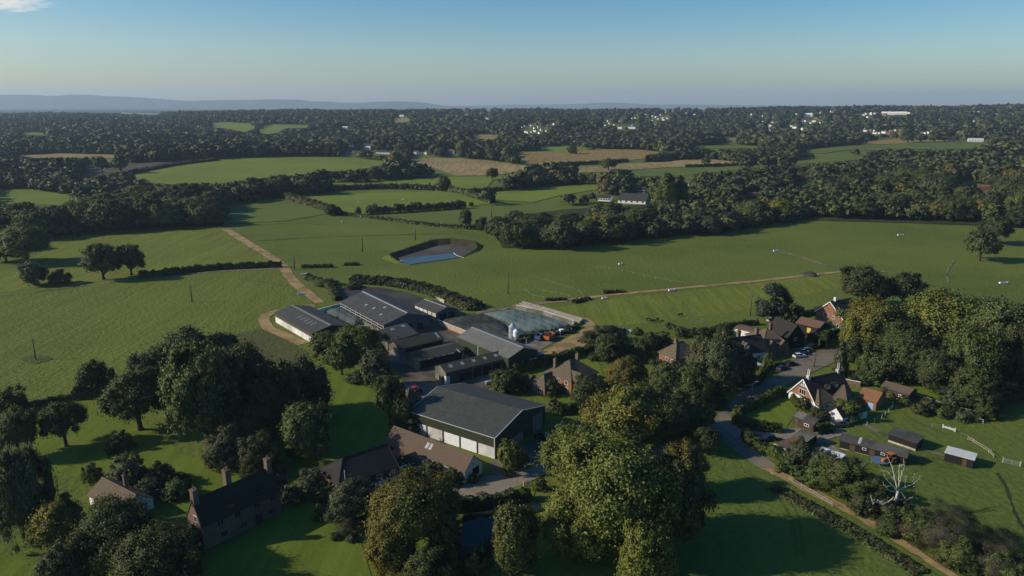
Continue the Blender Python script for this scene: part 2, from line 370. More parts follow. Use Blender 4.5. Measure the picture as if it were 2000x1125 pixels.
def ribbon(name, px, width, mat, label, cat='track', rough=.25, lift=None, world=False):
    LEVEL[0] += 1; rnd = random.Random(LEVEL[0])
    P = smooth_line([p if world else G(*p) for p in px], 7); off = lift if lift is not None else .002 * LEVEL[0] + .02
    V, Fc = [], []
    for i, p in enumerate(P):
        t = P[min(i + 1, len(P) - 1)] - P[max(i - 1, 0)]; t = t / max(1e-6, np.linalg.norm(t[:2])); n = np.array([-t[1], t[0], 0])
        wd = width if not hasattr(width, '__len__') else np.interp(i / (len(P) - 1), np.linspace(0, 1, len(width)), width)
        for s in (-1, 0, 1):
            q = p + n * s * (wd / 2 + (rnd.uniform(-rough, rough) if s else 0)); q[2] = (float(T(q[0], q[1])) + .3 if q[1] > 600 else 0) + off; V.append(q.tolist())
        if i:
            b = 3 * i
            Fc += [(b - 3, b - 2, b + 1, b), (b - 2, b - 1, b + 2, b + 1)]
    me = bpy.data.meshes.new(name); me.from_pydata(V, [], Fc); me.update()
    if me.polygons[0].normal.z < 0: me.flip_normals()
    me.materials.append(M[mat]); return tag(link(name, me), label, cat, kind='structure')
# near and middle fields
patch('field', [(0, 578), (130, 562), (270, 545), (420, 531), (552, 524), (582, 560), (622, 588), (600, 598), (520, 616), (520, 650), (590, 690), (480, 680), (300, 700), (120, 770), (0, 805), (-160, 840), (-160, 600)], 'pasture_tuft', 'tufted pasture with two poles, left of the farm track', jit=.8)
patch('field', [(100, 472), (200, 458), (435, 446), (545, 515), (420, 527), (270, 540), (120, 558), (0, 572), (-60, 575), (-60, 545), (50, 520)], 'pasture_warm', 'yellowish pasture behind the two lone oaks')
patch('field', [(1090, 600), (1200, 583), (1330, 570), (1480, 553), (1640, 534), (1700, 545), (1560, 580), (1440, 608), (1280, 630), (1180, 640), (1130, 620)], 'pasture_warm', 'yellow grazed strip below the sandy field path')
patch('field', [(440, 438), (430, 412), (550, 388), (650, 416), (560, 432)], 'pasture_cool', 'small green field above the track head')
patch('field', [(720, 420), (960, 404), (1040, 400), (1160, 404), (1150, 418), (1000, 418), (920, 434), (870, 449), (780, 433)], 'pasture_cool', 'green field below the row of small trees')
patch('field', [(1640, 452), (1700, 434), (1880, 440), (1990, 452), (1990, 500), (1700, 500)], 'pasture', 'pasture rising to the right wood')
patch('field', [(585, 384), (640, 380), (760, 377), (860, 374), (905, 378), (960, 398), (900, 404), (720, 420), (695, 419), (655, 409)], 'pasture_bright', 'bright green field above the row of small trees')
# far clearings: visible outlines
CLEAR = [
 ('pasture_bright', 'large pale green rise of grass far beyond the farm', [(255, 347), (330, 323), (450, 309), (560, 306), (690, 308), (765, 318), (700, 333), (620, 337), (560, 345), (500, 350), (430, 359), (360, 364), (290, 356)]),
 ('gold_pale', 'thin tan strip of stubble on the far left', [(30, 304), (110, 300), (240, 303), (232, 310), (110, 309), (40, 309)]),
 ('plough', 'brown ploughed field beside the pale green rise', [(150, 330), (240, 320), (370, 313), (425, 312), (330, 325), (250, 340), (160, 347)]),
 ('pasture_bright', 'grass clearing at the left edge among woods', [(-20, 371), (60, 370), (158, 386), (150, 403), (60, 399), (-20, 403)]),
 ('pasture_bright', 'light green clearing high in the far left woods', [(410, 241), (440, 239), (490, 242), (503, 250), (480, 259), (440, 252), (415, 250)]),
 ('pasture_bright', 'light green clearing right of a similar one high in the woods', [(500, 262), (520, 243), (610, 245), (600, 251), (560, 251), (545, 260), (522, 263)]),
 ('gold_pale', 'pale tan stubble field left of the golden one', [(790, 312), (860, 308), (950, 313), (1032, 325), (1020, 336), (960, 343), (890, 344), (850, 330)]),
 ('gold', 'large golden stubble field in the middle distance', [(990, 297), (1080, 296), (1170, 292), (1250, 293), (1335, 303), (1290, 308), (1220, 314), (1160, 319), (1060, 323), (1030, 320), (1010, 306)]),
 ('pasture_bright', 'small green field just above the golden stubble', [(1050, 288), (1110, 285), (1165, 290), (1110, 298), (1060, 296)]),
 ('gold_pale', 'long pale stubble strip below the golden field', [(1105, 331), (1200, 322), (1290, 317), (1370, 310), (1432, 316), (1428, 323), (1340, 326), (1250, 331), (1190, 336), (1120, 338)]),
 ('pasture_cool', 'long dark green field strip on the right middle distance', [(1220, 340), (1300, 333), (1420, 326), (1480, 322), (1600, 310), (1692, 303), (1692, 312), (1600, 319), (1500, 326), (1420, 335), (1330, 344), (1240, 346)]),
 ('pasture_cool', 'green field with five round trees far right', [(1670, 293), (1720, 284), (1790, 279), (1880, 277), (1945, 281), (1900, 291), (1830, 294), (1760, 291), (1700, 295)]),
 ('gold', 'tan stubble strip behind the five round trees', [(1668, 280), (1720, 273), (1800, 269), (1870, 268), (1890, 272), (1840, 277), (1760, 281), (1710, 283)]),
 ('pasture_cool', 'slim green field in the far woods right of centre', [(1330, 287), (1400, 283), (1490, 286), (1485, 291), (1360, 291)]),
 ('gold_pale', 'small tan clearing above a slim green field', [(1400, 268), (1445, 270), (1440, 280), (1420, 279)]),
 ('pasture_cool', 'green slope far right behind dark hedges', [(1560, 293), (1640, 286), (1692, 282), (1742, 287), (1680, 291), (1600, 301), (1570, 299)]),
 ('pasture_bright', 'green strip between two tree rows left of centre', [(618, 361), (700, 357), (790, 350), (860, 347), (950, 345), (1060, 350), (962, 353), (950, 369), (880, 371), (760, 367), (650, 373)]),
 ('pasture_bright', 'green field left of the dark roofed barn', [(928, 381), (1000, 372), (1080, 363), (1182, 359), (1165, 371), (1090, 383), (1040, 396), (970, 391)]),
 ('gold_pale', 'tiny tan field on the far wooded ridge', [(765, 233), (795, 230), (805, 236), (790, 240), (768, 240)]),
 ('pasture_bright', 'green clearing in the right wood', [(1890, 343), (1915, 342), (1915, 356), (1885, 362)]),
 ('pasture_bright', 'small green clearing beside the red house in the wood', [(1550, 341), (1575, 340), (1572, 352), (1552, 354)]),
 ('gold_pale', 'pale tan stubble patch on the far slope', [(915, 264), (960, 263), (985, 268), (960, 274), (925, 272)]),
 ('pasture_bright', 'small light field far left among woods', [(35, 261), (60, 259), (100, 261), (90, 265), (45, 265)]),
 ('gold_pale', 'pale field on the left plain', [(230, 221), (290, 222), (330, 224), (300, 225), (235, 223)]),
]
for mt, lb, px in CLEAR: patch('field', px, mt, lb, jit=.25)
# ground of the woods
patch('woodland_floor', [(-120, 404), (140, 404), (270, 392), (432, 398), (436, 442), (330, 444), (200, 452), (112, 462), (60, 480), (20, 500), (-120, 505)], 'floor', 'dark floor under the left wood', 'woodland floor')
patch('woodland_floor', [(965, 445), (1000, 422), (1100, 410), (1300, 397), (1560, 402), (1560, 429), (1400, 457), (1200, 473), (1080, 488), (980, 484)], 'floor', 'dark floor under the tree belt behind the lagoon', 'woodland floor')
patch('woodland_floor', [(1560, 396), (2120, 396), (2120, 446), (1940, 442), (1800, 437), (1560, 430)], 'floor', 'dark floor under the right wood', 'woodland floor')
# gardens, lawns
patch('lawn', [(60, 815), (150, 785), (230, 772), (290, 830), (360, 890), (430, 905), (560, 880), (640, 700), (690, 720), (745, 775), (775, 845), (760, 880), (660, 930), (560, 930), (470, 965), (380, 1005), (330, 990), (140, 930), (40, 900)], 'lawn', 'garden lawn between the oaks and the old stone house', 'lawn')
patch('lawn', [(380, 1130), (560, 978), (645, 990), (705, 1060), (730, 1140), (600, 1180), (400, 1180)], 'lawn', 'lawn in front of the old stone house', 'lawn')
patch('lawn', [(-60, 1075), (70, 1090), (160, 1120), (160, 1180), (-60, 1180)], 'lawn', 'lawn in the bottom left corner', 'lawn')
patch('lawn', [(1045, 775), (1050, 745), (1035, 735), (1165, 690), (1180, 740), (1150, 790), (1135, 805), (1075, 800)], 'lawn', 'lawn around the hipped brick house', 'lawn')
patch('lawn', [(1440, 808), (1470, 790), (1540, 775), (1560, 795), (1550, 815), (1535, 835), (1500, 832), (1450, 825)], 'lawn', 'small lawn inside the clipped hedge', 'lawn')
patch('lawn', [(1460, 722), (1500, 700), (1545, 702), (1530, 715), (1500, 725)], 'lawn', 'front garden of the cottage row', 'lawn')
patch('lawn', [(1255, 695), (1290, 690), (1300, 705), (1275, 715)], 'lawn', 'lawn beside the hipped cottage', 'lawn')
patch('lawn', [(935, 970), (1030, 945), (1050, 950), (1040, 975), (940, 990)], 'lawn', 'grass verge between gravel and pond', 'lawn')
patch('field', [(1380, 890), (1420, 890), (1500, 915), (1600, 975), (1880, 1140), (1880, 1200), (1050, 1200), (1050, 1100), (1300, 1000)], 'pasture_cool', 'meadow in the bottom right under the giant oak shade', jit=.8)
patch('lawn', [(1630, 845), (1700, 825), (1800, 790), (1930, 830), (2080, 860), (2080, 1100), (1900, 1040), (1760, 930), (1690, 905), (1640, 870)], 'pasture_cool', 'paddock with stables', 'paddock')
patch('lawn', [(1770, 742), (1840, 740), (1850, 775), (1800, 785)], 'lawn', 'lawn behind the brown shed', 'lawn')
patch('scrub_ground', [(520, 640), (600, 690), (590, 720), (470, 700), (400, 690), (470, 650)], 'weedy', 'rough dark weeds beside the white walled shed', 'scrub', jit=3)
# yards, tracks, roads
patch('yard', [(640, 615), (700, 592), (800, 600), (870, 615), (905, 620), (1010, 600), (1125, 628), (1120, 648), (1058, 682), (1058, 700), (1000, 735), (940, 765), (880, 795), (790, 800), (785, 740), (740, 690), (700, 655), (640, 640)], 'concrete', 'worn concrete farm yard between the sheds', 'yard')
patch('yard', [(820, 655), (850, 633), (905, 650), (910, 665), (870, 672)], 'mud', 'muddy brown yard beside the brick clamp wall', 'yard')
patch('manure_store', [(640, 575), (680, 560), (745, 562), (800, 572), (850, 590), (905, 605), (860, 615), (800, 600), (714, 580), (668, 592)], 'manure', 'dark dried slurry store behind the big shed', 'yard')
patch('yard', [(1042, 712), (1060, 692), (1098, 677), (1125, 662), (1150, 668), (1168, 684), (1150, 692), (1105, 701), (1066, 716)], 'track', 'sandy turning area by the farm entrance', 'yard')
ribbon('dirt_track', [(440, 447), (490, 478), (545, 514), (570, 545), (598, 572), (622, 592)], 5.0, 'track', 'brown farm track running down to the sheds')
ribbon('dirt_track', [(-60, 582), (60, 571), (130, 562), (270, 545), (420, 531), (552, 524)], 2.4, 'path', 'pale narrow track along the hedge')
ribbon('dirt_track', [(618, 596), (570, 604), (528, 612), (516, 624), (524, 640), (555, 655), (592, 672)], 4.2, 'track', 'brown track looping round the white walled shed')
ribbon('dirt_track', [(930, 612), (1000, 600), (1065, 592), (1180, 578), (1300, 566), (1450, 552), (1560, 540), (1650, 530)], 2.8, 'track', 'sandy path crossing the pasture to the right', rough=.5)
ribbon('dirt_track', [(1700, 533), (1725, 531), (1750, 534)], [1, 4, .5], 'path', 'worn strip of earth in the right pasture', rough=.5)
ribbon('dirt_track', [(1525, 492), (1580, 508), (1640, 528)], 3.2, 'path', 'faint worn trail down the right pasture', rough=.6)
ribbon('dirt_track', [(1085, 690), (1112, 672), (1135, 655), (1152, 640), (1150, 630), (1138, 622)], [9, 8, 5, 4.5, 4, 4], 'track', 'sandy farm entrance curving past the clamp', rough=.5)
ribbon('dirt_track', [(1060, 592), (1000, 598), (940, 607)], 3, 'path', 'pale track behind the clamp')
ribbon('road', [(1660, 682), (1600, 708), (1540, 736), (1480, 766), (1440, 800), (1405, 835), (1350, 868), (1290, 888), (1190, 925)], 6.2, 'asphalt', 'grey village road bending under the trees', 'road', rough=.05)
patch('road', [(1540, 712), (1555, 698), (1610, 684), (1650, 678), (1650, 690), (1600, 700), (1545, 722)], 'asphalt', 'parking apron in front of the cottages', 'road')
ribbon('road', [(1400, 832), (1425, 855), (1455, 880), (1500, 912)], [9, 6, 5, 4.6], 'asphalt', 'narrow lane leaving the village road', 'road', rough=.1)
ribbon('dirt_track', [(1500, 912), (1530, 930), (1600, 968), (1700, 1022), (1800, 1085), (1900, 1150)], [4.2, 3, 2.6, 2.2, 2, 1.6], 'track', 'long earth lane running to the bottom right corner', rough=.3)
ribbon('driveway', [(1420, 842), (1470, 838), (1530, 848), (1590, 848), (1640, 838)], [8, 6, 6, 7, 5], 'gravel', 'pale gravel drive past the wooden sheds', 'drive')
ribbon('driveway', [(1585, 860), (1620, 885), (1690, 910)], [8, 7, 4], 'path', 'earth drive beside the white tarpaulin roof', 'drive')
patch('driveway', [(888, 968), (905, 948), (955, 930), (1010, 925), (1062, 905), (1068, 925), (1035, 942), (960, 968), (930, 976)], 'gravel', 'gravel forecourt of the long white cottage', 'drive')
patch('driveway', [(955, 905), (1075, 845), (1100, 832), (1135, 822), (1135, 850), (1075, 885), (1010, 925), (960, 930)], 'concrete', 'concrete apron beside the green barn', 'yard')
patch('driveway', [(700, 985), (760, 962), (830, 935), (900, 935), (890, 970), (800, 960)], 'gravel', 'gravel in front of the tile hung cottage', 'drive')
ribbon('footpath', [(1690, 830), (1740, 855), (1780, 880)], 2.2, 'path', 'worn earth path to the open stable', 'path')
ribbon('footpath', [(1800, 878), (1850, 892)], 1.2, 'path', 'thin worn line between the stables', 'path')
ribbon('footpath', [(1865, 508), (1850, 530), (1852, 552)], .9, 'path', 'thin curved sheep path near the lone oaks', 'path')
ribbon('footpath', [(635, 1003), (665, 1020), (705, 1045)], 1.0, 'path', 'narrow worn path across the front lawn', 'path')
M['weeds_and_bank_shade'] = grass('dark_ditch_weeds', (.022, .026, .012), (.034, .036, .017), (.055, .056, .026), tuft=.6, bd=.6)
ribbon('ditch', [(1948, 925), (1968, 960), (1985, 1010), (2010, 1050)], .6, 'weeds_and_bank_shade', 'dark ditch line down the right paddock', 'ditch')
M['wheel'] = grass('wheel_worn_grass', (.060, .078, .018), (.074, .090, .020), (.105, .118, .030), tuft=.9, bd=.3)
for px_ in ([(1440, 925), (1490, 948), (1528, 985), (1548, 1030), (1556, 1090)], [(1452, 922), (1502, 945), (1542, 983), (1562, 1030), (1570, 1090)]): ribbon('wheel_track', px_, .55, 'wheel', 'faint wheel track across the bottom right meadow', 'track', rough=.12)
for px_ in ([(622, 600), (560, 560), (470, 545)], [(640, 440), (560, 436), (470, 445)], [(1660, 540), (1800, 590), (1900, 600)], [(1750, 800), (1790, 825), (1850, 850)], [(1870, 905), (1800, 895), (1735, 930)]): ribbon('wheel_track', px_, .8, 'wheel', 'faint worn vehicle line through the grass', 'track', rough=.25)
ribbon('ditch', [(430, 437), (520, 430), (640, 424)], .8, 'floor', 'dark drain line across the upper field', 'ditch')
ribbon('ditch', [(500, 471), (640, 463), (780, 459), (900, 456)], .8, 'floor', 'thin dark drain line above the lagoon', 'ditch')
# ponds
def water_mat(name, tint):
    n = N(name); n.bsdf(tint, .22 if 'lagoon' in name else .08, .30 if 'lagoon' in name else .16, bump=n.noise(n.pos(), .8, 2), bd=.01, bs=.15); return n.mat
M['water'] = water_mat('pond_water', (.016, .018, .013)); M['lagoon_water'] = water_mat('lagoon_water', (.045, .052, .058))
patch('water', [(905, 1005), (955, 990), (1050, 978), (1062, 998), (1000, 1015), (965, 1065), (935, 1095), (895, 1095)], 'water', 'still dark garden pond under the trees', 'pond')
# slurry lagoon in a raised bank
M['lagoon_mud'] = plain('lagoon_mud', (.050, .043, .032), (.080, .068, .050), .25, .8, .2, c=(.10, .088, .066))
M['weeds_and_bank_shade'] = grass('bank_weeds_with_shade', (.022, .024, .012), (.034, .034, .017), (.055, .052, .026), tuft=.6, bd=.6)  # weed colour darkened to carry the shade of the lagoon's inner slope
def lagoon():
    foot = [G(*p) for p in [(776, 504), (858, 479), (880, 477), (915, 481), (924, 488), (903, 502), (860, 509), (801, 517), (786, 514)]]
    hts = [2.2, 2.8, 2.8, 2.4, 1.2, .25, .25, .3, .8]; P, Hh = [], []
    for i in range(len(foot)):
        a, b = foot[i], foot[(i + 1) % len(foot)]; n = max(2, int(np.linalg.norm(b - a) / 1.5))
        for k in range(n): P.append(a + (b - a) * k / n); Hh.append(hts[i] + (hts[(i + 1) % len(hts)] - hts[i]) * k / n)
    P = np.array(P); Hh = np.array(Hh); k = len(P); c = P.mean(0); rnd = np.random.default_rng(3); V, Fc = [], []
    t = np.roll(P, -3, 0) - np.roll(P, 3, 0); t = t / np.linalg.norm(t, axis=1)[:, None]; o = np.stack([t[:, 1], -t[:, 0], 0 * t[:, 0]], -1)
    o *= np.sign((o * (P - c)).sum(1))[:, None]
    for s, zf in ((3.1, 0.0), (2.3, .55), (1.75, .97), (1.35, 1.0), (.7, .55), (0, 0)):
        for i in range(k):
            q = P[i] + o[i] * (s * Hh[i] * 1.25 + rnd.uniform(-.2, .2)); V.append((q[0], q[1], Hh[i] * zf * rnd.uniform(.93, 1.07) + (.045 if zf == 0 and s == 0 else -.02 if zf == 0 else 0)))
    for i in range(5):
        for a in range(k): b = (a + 1) % k; Fc.append((i * k + a, i * k + b, (i + 1) * k + b, (i + 1) * k + a))
    me = bpy.data.meshes.new('embankment'); me.from_pydata(V, [], Fc); me.materials.append(M['pasture']); me.materials.append(M['weeds_and_bank_shade'])
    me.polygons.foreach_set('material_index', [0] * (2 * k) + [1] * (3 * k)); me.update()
    if me.polygons[0].normal.z < 0: me.flip_normals()
    tag(link('embankment', me), 'angular bank with weedy inner slope darkened with painted shade around the slurry lagoon', 'bank', kind='structure')
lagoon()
patch('lagoon_bed', [(772, 504), (858, 477), (880, 475), (918, 480), (926, 488), (905, 503), (860, 510), (800, 518), (784, 515)], 'lagoon_mud', 'dark grey mud bed of the lagoon', 'lagoon', lift=.03)
patch('water', [(780, 508), (800, 503), (845, 499.5), (884, 494.5), (890, 499), (902, 502), (860, 508), (801, 516), (788, 513)], 'lagoon_water', 'still blue water lying in the slurry lagoon', 'pond', lift=.09)
# far blue downs
def downs(name, prof, y0, dep, label):
    us = [p[0] for p in prof]; n = 160; rows = 14; V, Fc = [], []
    rnd = np.random.default_rng(5)
    for j in range(rows):
        s = j / (rows - 1)
        for i in range(n):
            u = us[0] + (us[-1] - us[0]) * i / (n - 1); v = np.interp(u, us, [p[1] for p in prof])
            y = y0 + dep * s; x = (u - 1000) / F * (y0 + dep * .75) / 1.0 * 1.0
            h = zat(np.array([x, y0 + dep * .75, 0]), v)
            f = math.sin(min(1, s / .75) * math.pi / 2) ** 1.5 if s < .75 else math.cos((s - .75) / .25 * 1.2)
            V.append((x, y, max(-1, h * f * (1 + .10 * math.sin(i * .33 + 2 * math.sin(i * .11)) * (1 - s) * (s > .05)))))
    for j in range(rows - 1):
        for i in range(n - 1): Fc.append((j * n + i, j * n + i + 1, (j + 1) * n + i + 1, (j + 1) * n + i))
    me = bpy.data.meshes.new(name); me.from_pydata(V, [], Fc); me.materials.append(M['downs']); me.polygons.foreach_set('use_smooth', [True] * len(Fc)); me.update()
    tag(link(name, me), label, 'hills', kind='structure')
M['downs'] = plain('downland', (.045, .062, .028), (.10, .115, .055), .004, .95, .1)
downs('hills', [(-300, 180), (0, 183), (60, 185), (120, 186.5), (190, 185.5), (260, 188), (330, 193), (365, 196), (400, 197), (440, 195), (500, 194.5), (600, 194.5), (616, 197), (680, 200.5), (720, 199.5), (790, 198), (830, 200), (870, 206), (1000, 213)], 13000, 3500, 'long pale blue chalk downs on the left horizon')
downs('hills', [(880, 207), (1000, 204.5), (1100, 203.5), (1160, 201.5), (1190, 199.5), (1220, 202), (1260, 204), (1400, 205), (1600, 207), (1800, 209)], 16500, 3000, 'faint blue hill hump on the horizon right of centre')
# ---------------------------------------------------------------- foliage
M['oak'] = leaf('oak_leaves', (.024, .033, .010), (.048, .060, .014), (.084, .096, .024))
M['dark'] = leaf('dark_leaves', (.022, .029, .010), (.042, .052, .015), (.072, .082, .024))
M['olive'] = leaf('olive_leaves', (.034, .044, .014), (.064, .076, .020), (.105, .115, .032))
M['lush'] = leaf('lush_leaves', (.036, .048, .010), (.074, .088, .015), (.125, .138, .026))
M['gold'] = M['gold']
M['goldleaf'] = leaf('turning_leaves', (.036, .044, .010), (.078, .082, .014), (.130, .124, .022), accent=(.125, .092, .016), amt=.3)
M['amber'] = leaf('amber_leaves', (.048, .048, .010), (.100, .090, .014), (.160, .130, .020), accent=(.060, .076, .015), amt=.4)
M['grey'] = leaf('grey_green_leaves', (.032, .039, .018), (.056, .065, .028), (.090, .100, .046))
M['pine'] = leaf('pine_needles', (.012, .021, .012), (.022, .035, .018), (.040, .055, .026))
M['scrub'] = leaf('scrub_twigs', (.028, .034, .012), (.046, .052, .018), (.072, .076, .030))
M['bare'] = leaf('bare_twigs', (.034, .030, .019), (.054, .048, .031), (.078, .070, .046))
M['hedge'] = leaf('hedge_leaves', (.026, .040, .012), (.052, .074, .018), (.092, .120, .028))
M['bark'] = plain('bark', (.045, .038, .028), (.085, .074, .056), 3, .95, .1)
M['pale_bark'] = plain('bleached_wood', (.36, .31, .24), (.60, .54, .44), 1.5, .85, .2)
def unit(v): return v / np.maximum(np.linalg.norm(v, axis=-1, keepdims=True), 1e-9)
def quads(P, Nn, size, rng, k=4, aspect=None):
    n = len(P); t = unit(np.cross(Nn, rng.normal(size=(n, 3)))); b = np.cross(Nn, t)
    if aspect is not None:                                     # hanging strands
        t = unit(np.stack([rng.normal(size=n) * .25, rng.normal(size=n) * .25, -np.ones(n)], -1)); b = unit(np.cross(Nn, t))
    sx = size * rng.uniform(.65, 1.3, n) * (aspect or 1); sy = size * rng.uniform(.65, 1.3, n)
    V = np.empty((n, k, 3)); base = [0, .5, 1, 1.5] if k == 4 else [0, .667, 1.333]
    for i in range(k):
        a = np.pi * (base[i] + .12 * rng.normal(size=n)); rr = rng.uniform(.75, 1.15, n)
        V[:, i] = P + t * (np.cos(a) * sx * rr)[:, None] + b * (np.sin(a) * sy * rr)[:, None] + Nn * (rng.normal(size=n) * size * .22)[:, None]
    return V.reshape(-1, 3)
def crown_pts(kind, n, seed):
    """points, normals, tone inside a crown of unit radius and unit height (z 0..1 stretched from 0..2)"""
    rng = np.random.default_rng(seed)
    if kind == 'cone' or kind == 'column':
        L = []
        for i in range(26 if kind == 'cone' else 34):
            z = rng.uniform(.08, 1.9) if kind == 'cone' else rng.uniform(.1, 1.85)
            rad = (1.0 - z / 2.0) * .85 + .05 if kind == 'cone' else .75 * math.sin(math.pi * min(1, (z + .25) / 2.2)) ** .7
            a = rng.uniform(0, 2 * np.pi); q = rad * rng.uniform(.45, .95)
            L.append((q * math.cos(a), q * math.sin(a), z, .30 * (1.15 - z / 2.2) + .08, .75 if kind == 'cone' else 1.3))
    elif kind == 'pine':
        L = []
        for i in range(38):
            z = rng.uniform(.35, 1.85); a = rng.uniform(0, 2 * np.pi); rad = (.95 if z < 1.2 else .95 - (z - 1.2) * 1.0) * rng.uniform(.3, 1)
            L.append((rad * math.cos(a), rad * math.sin(a), z, .27, .42))
    else:
        cfg = dict(broad=(170, .98, .90, -.42, .08, .19, .80), tall=(170, 1.05, .92, -.65, .08, .18, .9), round=(180, .92, .95, -.75, .08, .17, .85),
                   loose=(120, 1.12, .84, -.35, .08, .18, .7), bush=(110, .5, 1.35, -.25, .08, .20, .8), scrub=(110, .42, 1.4, -.2, .06, .15, .8), willow=(150, .95, .98, -.75, .07, .15, 1.25), twig=(90, .45, 1.35, -.2, .10, .22, .9))[kind]
        nl, cz, rz, zmin, r0, r1, fl = cfg; L = []
        bump = rng.normal(size=(5, 3)); ph = rng.uniform(0, 6.28, 5)
        while len(L) < nl:
            d = unit(rng.normal(size=3))
            if d[2] < zmin: continue
            lf = 1 + .15 * sum(math.sin(2.9 * (d @ bump[i]) + ph[i]) for i in range(5)) / 1.6 + .07 * sum(math.sin(7.5 * (d @ bump[i]) + ph[i] * 2) for i in range(5)) / 1.6
            inner = rng.uniform() < .30
            q = (rng.uniform(.3, .72) if inner else rng.uniform(.74, .92)) * lf
            L.append((d[0] * q, d[1] * q, cz + d[2] * q * rz, rng.uniform(r0, r1), fl))
    L = np.array(L); wgt = L[:, 3] ** 2; idx = rng.choice(len(L), n, p=wgt / wgt.sum())
    d = unit(rng.normal(size=(n, 3)) + np.array([0, 0, .35])); c = np.array([0, 0, .75])
    out = unit(L[idx, :3] - c); d = unit(d + out * .45)
    rad = L[idx, 3] * np.where(rng.uniform(size=n) < .8, rng.uniform(.82, 1.12, n), rng.uniform(.3, .8, n))
    P = L[idx, :3] + d * rad[:, None] * np.stack([np.ones(n), np.ones(n), L[idx, 4]], -1)
    loose = rng.uniform(size=n) < .27
    P = P + rng.normal(size=(n, 3)) * np.where(loose, .10, .025)[:, None]
    Nn = unit(d * .75 + out * .45 + rng.normal(size=(n, 3)) * .55)
    lt = rng.uniform(.34, .66, len(L)); tone = np.clip(np.where(loose, .5, lt[idx]) + rng.normal(size=n) * .22, 0, 1)
    P[:, 2] = np.maximum(P[:, 2], .02 if kind in ('bush', 'scrub', 'twig') else .12) / 2
    P[:, 2] = np.minimum(P[:, 2], 1.02)
    S = unit(d * np.where(loose, .2, .45)[:, None] + out * .65 + rng.normal(size=(n, 3)) * .34); S[:, 2] /= .75
    return P, Nn, tone, unit(S)
TREE = {}
def crown_mesh(kind, n, seed, mat, size):
    key = ('c', kind, n, seed, mat)
    if key not in TREE:
        P, Nn, tone, S = crown_pts(kind, n, seed * 31 + len(kind)); rng = np.random.default_rng(seed + 5)
        P2 = P * [1, 1, 2]                                     # isotropic while making the leaves
        V = quads(P2, Nn, size, rng, 4, 2.2 if kind == 'willow' else (3.0 if kind == 'twig' else None)); V[:, 2] /= 2
        TREE[key] = np_mesh('crown', V, 4, tone, M[mat], None, S)
    return TREE[key]
def trunk_mesh(kind, seed):
    key = ('t', kind, seed)
    if key not in TREE:
        rng = random.Random(seed); m = MB(); top = .62 if kind not in ('cone', 'column', 'pine') else .93
        r = .085 if kind != 'bush' else .06
        if kind in ('bush', 'scrub', 'twig'):
            for k in range(5):
                a = k * 1.26 + rng.uniform(-.3, .3); m.tube([(.05 * math.cos(a), .05 * math.sin(a), -.01), (.25 * math.cos(a), .25 * math.sin(a), .25), (.5 * math.cos(a), .5 * math.sin(a), .55)], [.035, .025, .01], 5)
        else:
            m.tube([(0, 0, -.01), (.01, .0, .04), (.02, .01, .2), (0, .03, .4), (.02, 0, top)], [r * 1.5, r, r * .85, r * .6, r * .15], 8)
            for k in range(6 if top < .9 else 0):
                a = k * 1.05 + rng.uniform(-.4, .4); z = rng.uniform(.16, .36); q = rng.uniform(.5, .75)
                m.tube([(0, 0, z), (q * .45 * math.cos(a), q * .45 * math.sin(a), z + .10), (q * math.cos(a), q * math.sin(a), z + rng.uniform(.16, .34))], [r * .5, r * .34, r * .08], 5)
        TREE[key] = m.mesh('trunk', M['bark'], True)
    return TREE[key]
NAMES = dict(broad='broadleaf_tree', tall='broadleaf_tree', round='broadleaf_tree', loose='broadleaf_tree', bush='bush', scrub='scrub_bush', twig='bare_bush', willow='willow_tree', cone='conifer_tree', column='poplar_tree', pine='pine_tree')
CATS = dict(broad='tree', tall='tree', round='tree', loose='tree', bush='bush', scrub='bush', twig='bush', willow='tree', cone='tree', column='tree', pine='tree')
TREES = []; LABELS_USED = {}
def plant(P, r, h, kind, mat, label, group=None, var=None):
    d = depth(P); px = 2 * r * F / d * .512
    n, size = (92000, .0215) if px > 75 else (42000, .031) if px > 40 else (15000, .048) if px > 20 else (3200, .09) if px > 10 else (1000, .14)
    if kind in ('bush', 'scrub'): n = int(n * .7)
    if kind == 'willow': size *= .62; n = int(n * 1.1)
    if kind == 'twig': size *= .25; n = int(n * 1.0)
    v = var if var is not None else len(TREES) % (3 if n > 4000 else 4)
    t = empty(NAMES[kind], P, random.uniform(0, 6.28), (r, r, h)); tag(t, label, CATS[kind], group)
    link('crown', crown_mesh(kind, n, v, mat, size), t)
    if kind not in ('scrub',) or px > 12: link('stems' if kind in ('bush', 'scrub', 'twig') else 'trunk', trunk_mesh(kind, v), t)
    TREES.append((P, r, h)); return t
def tree(u, vt, vb, wpx, kind, mat, label, group=None, shift=.5):
    P = G(u, vb); d = depth(P); r = wpx / 2 * d / F
    P = P + np.array([0, r * shift, 0]); d2 = depth(P); P[0] *= d2 / d; r *= d2 / d
    h = max(zat(P - [0, r * .25, 0], vt) - P[2], r * .5)
    return plant(P, r / 1.14, h, kind, mat, label, group)
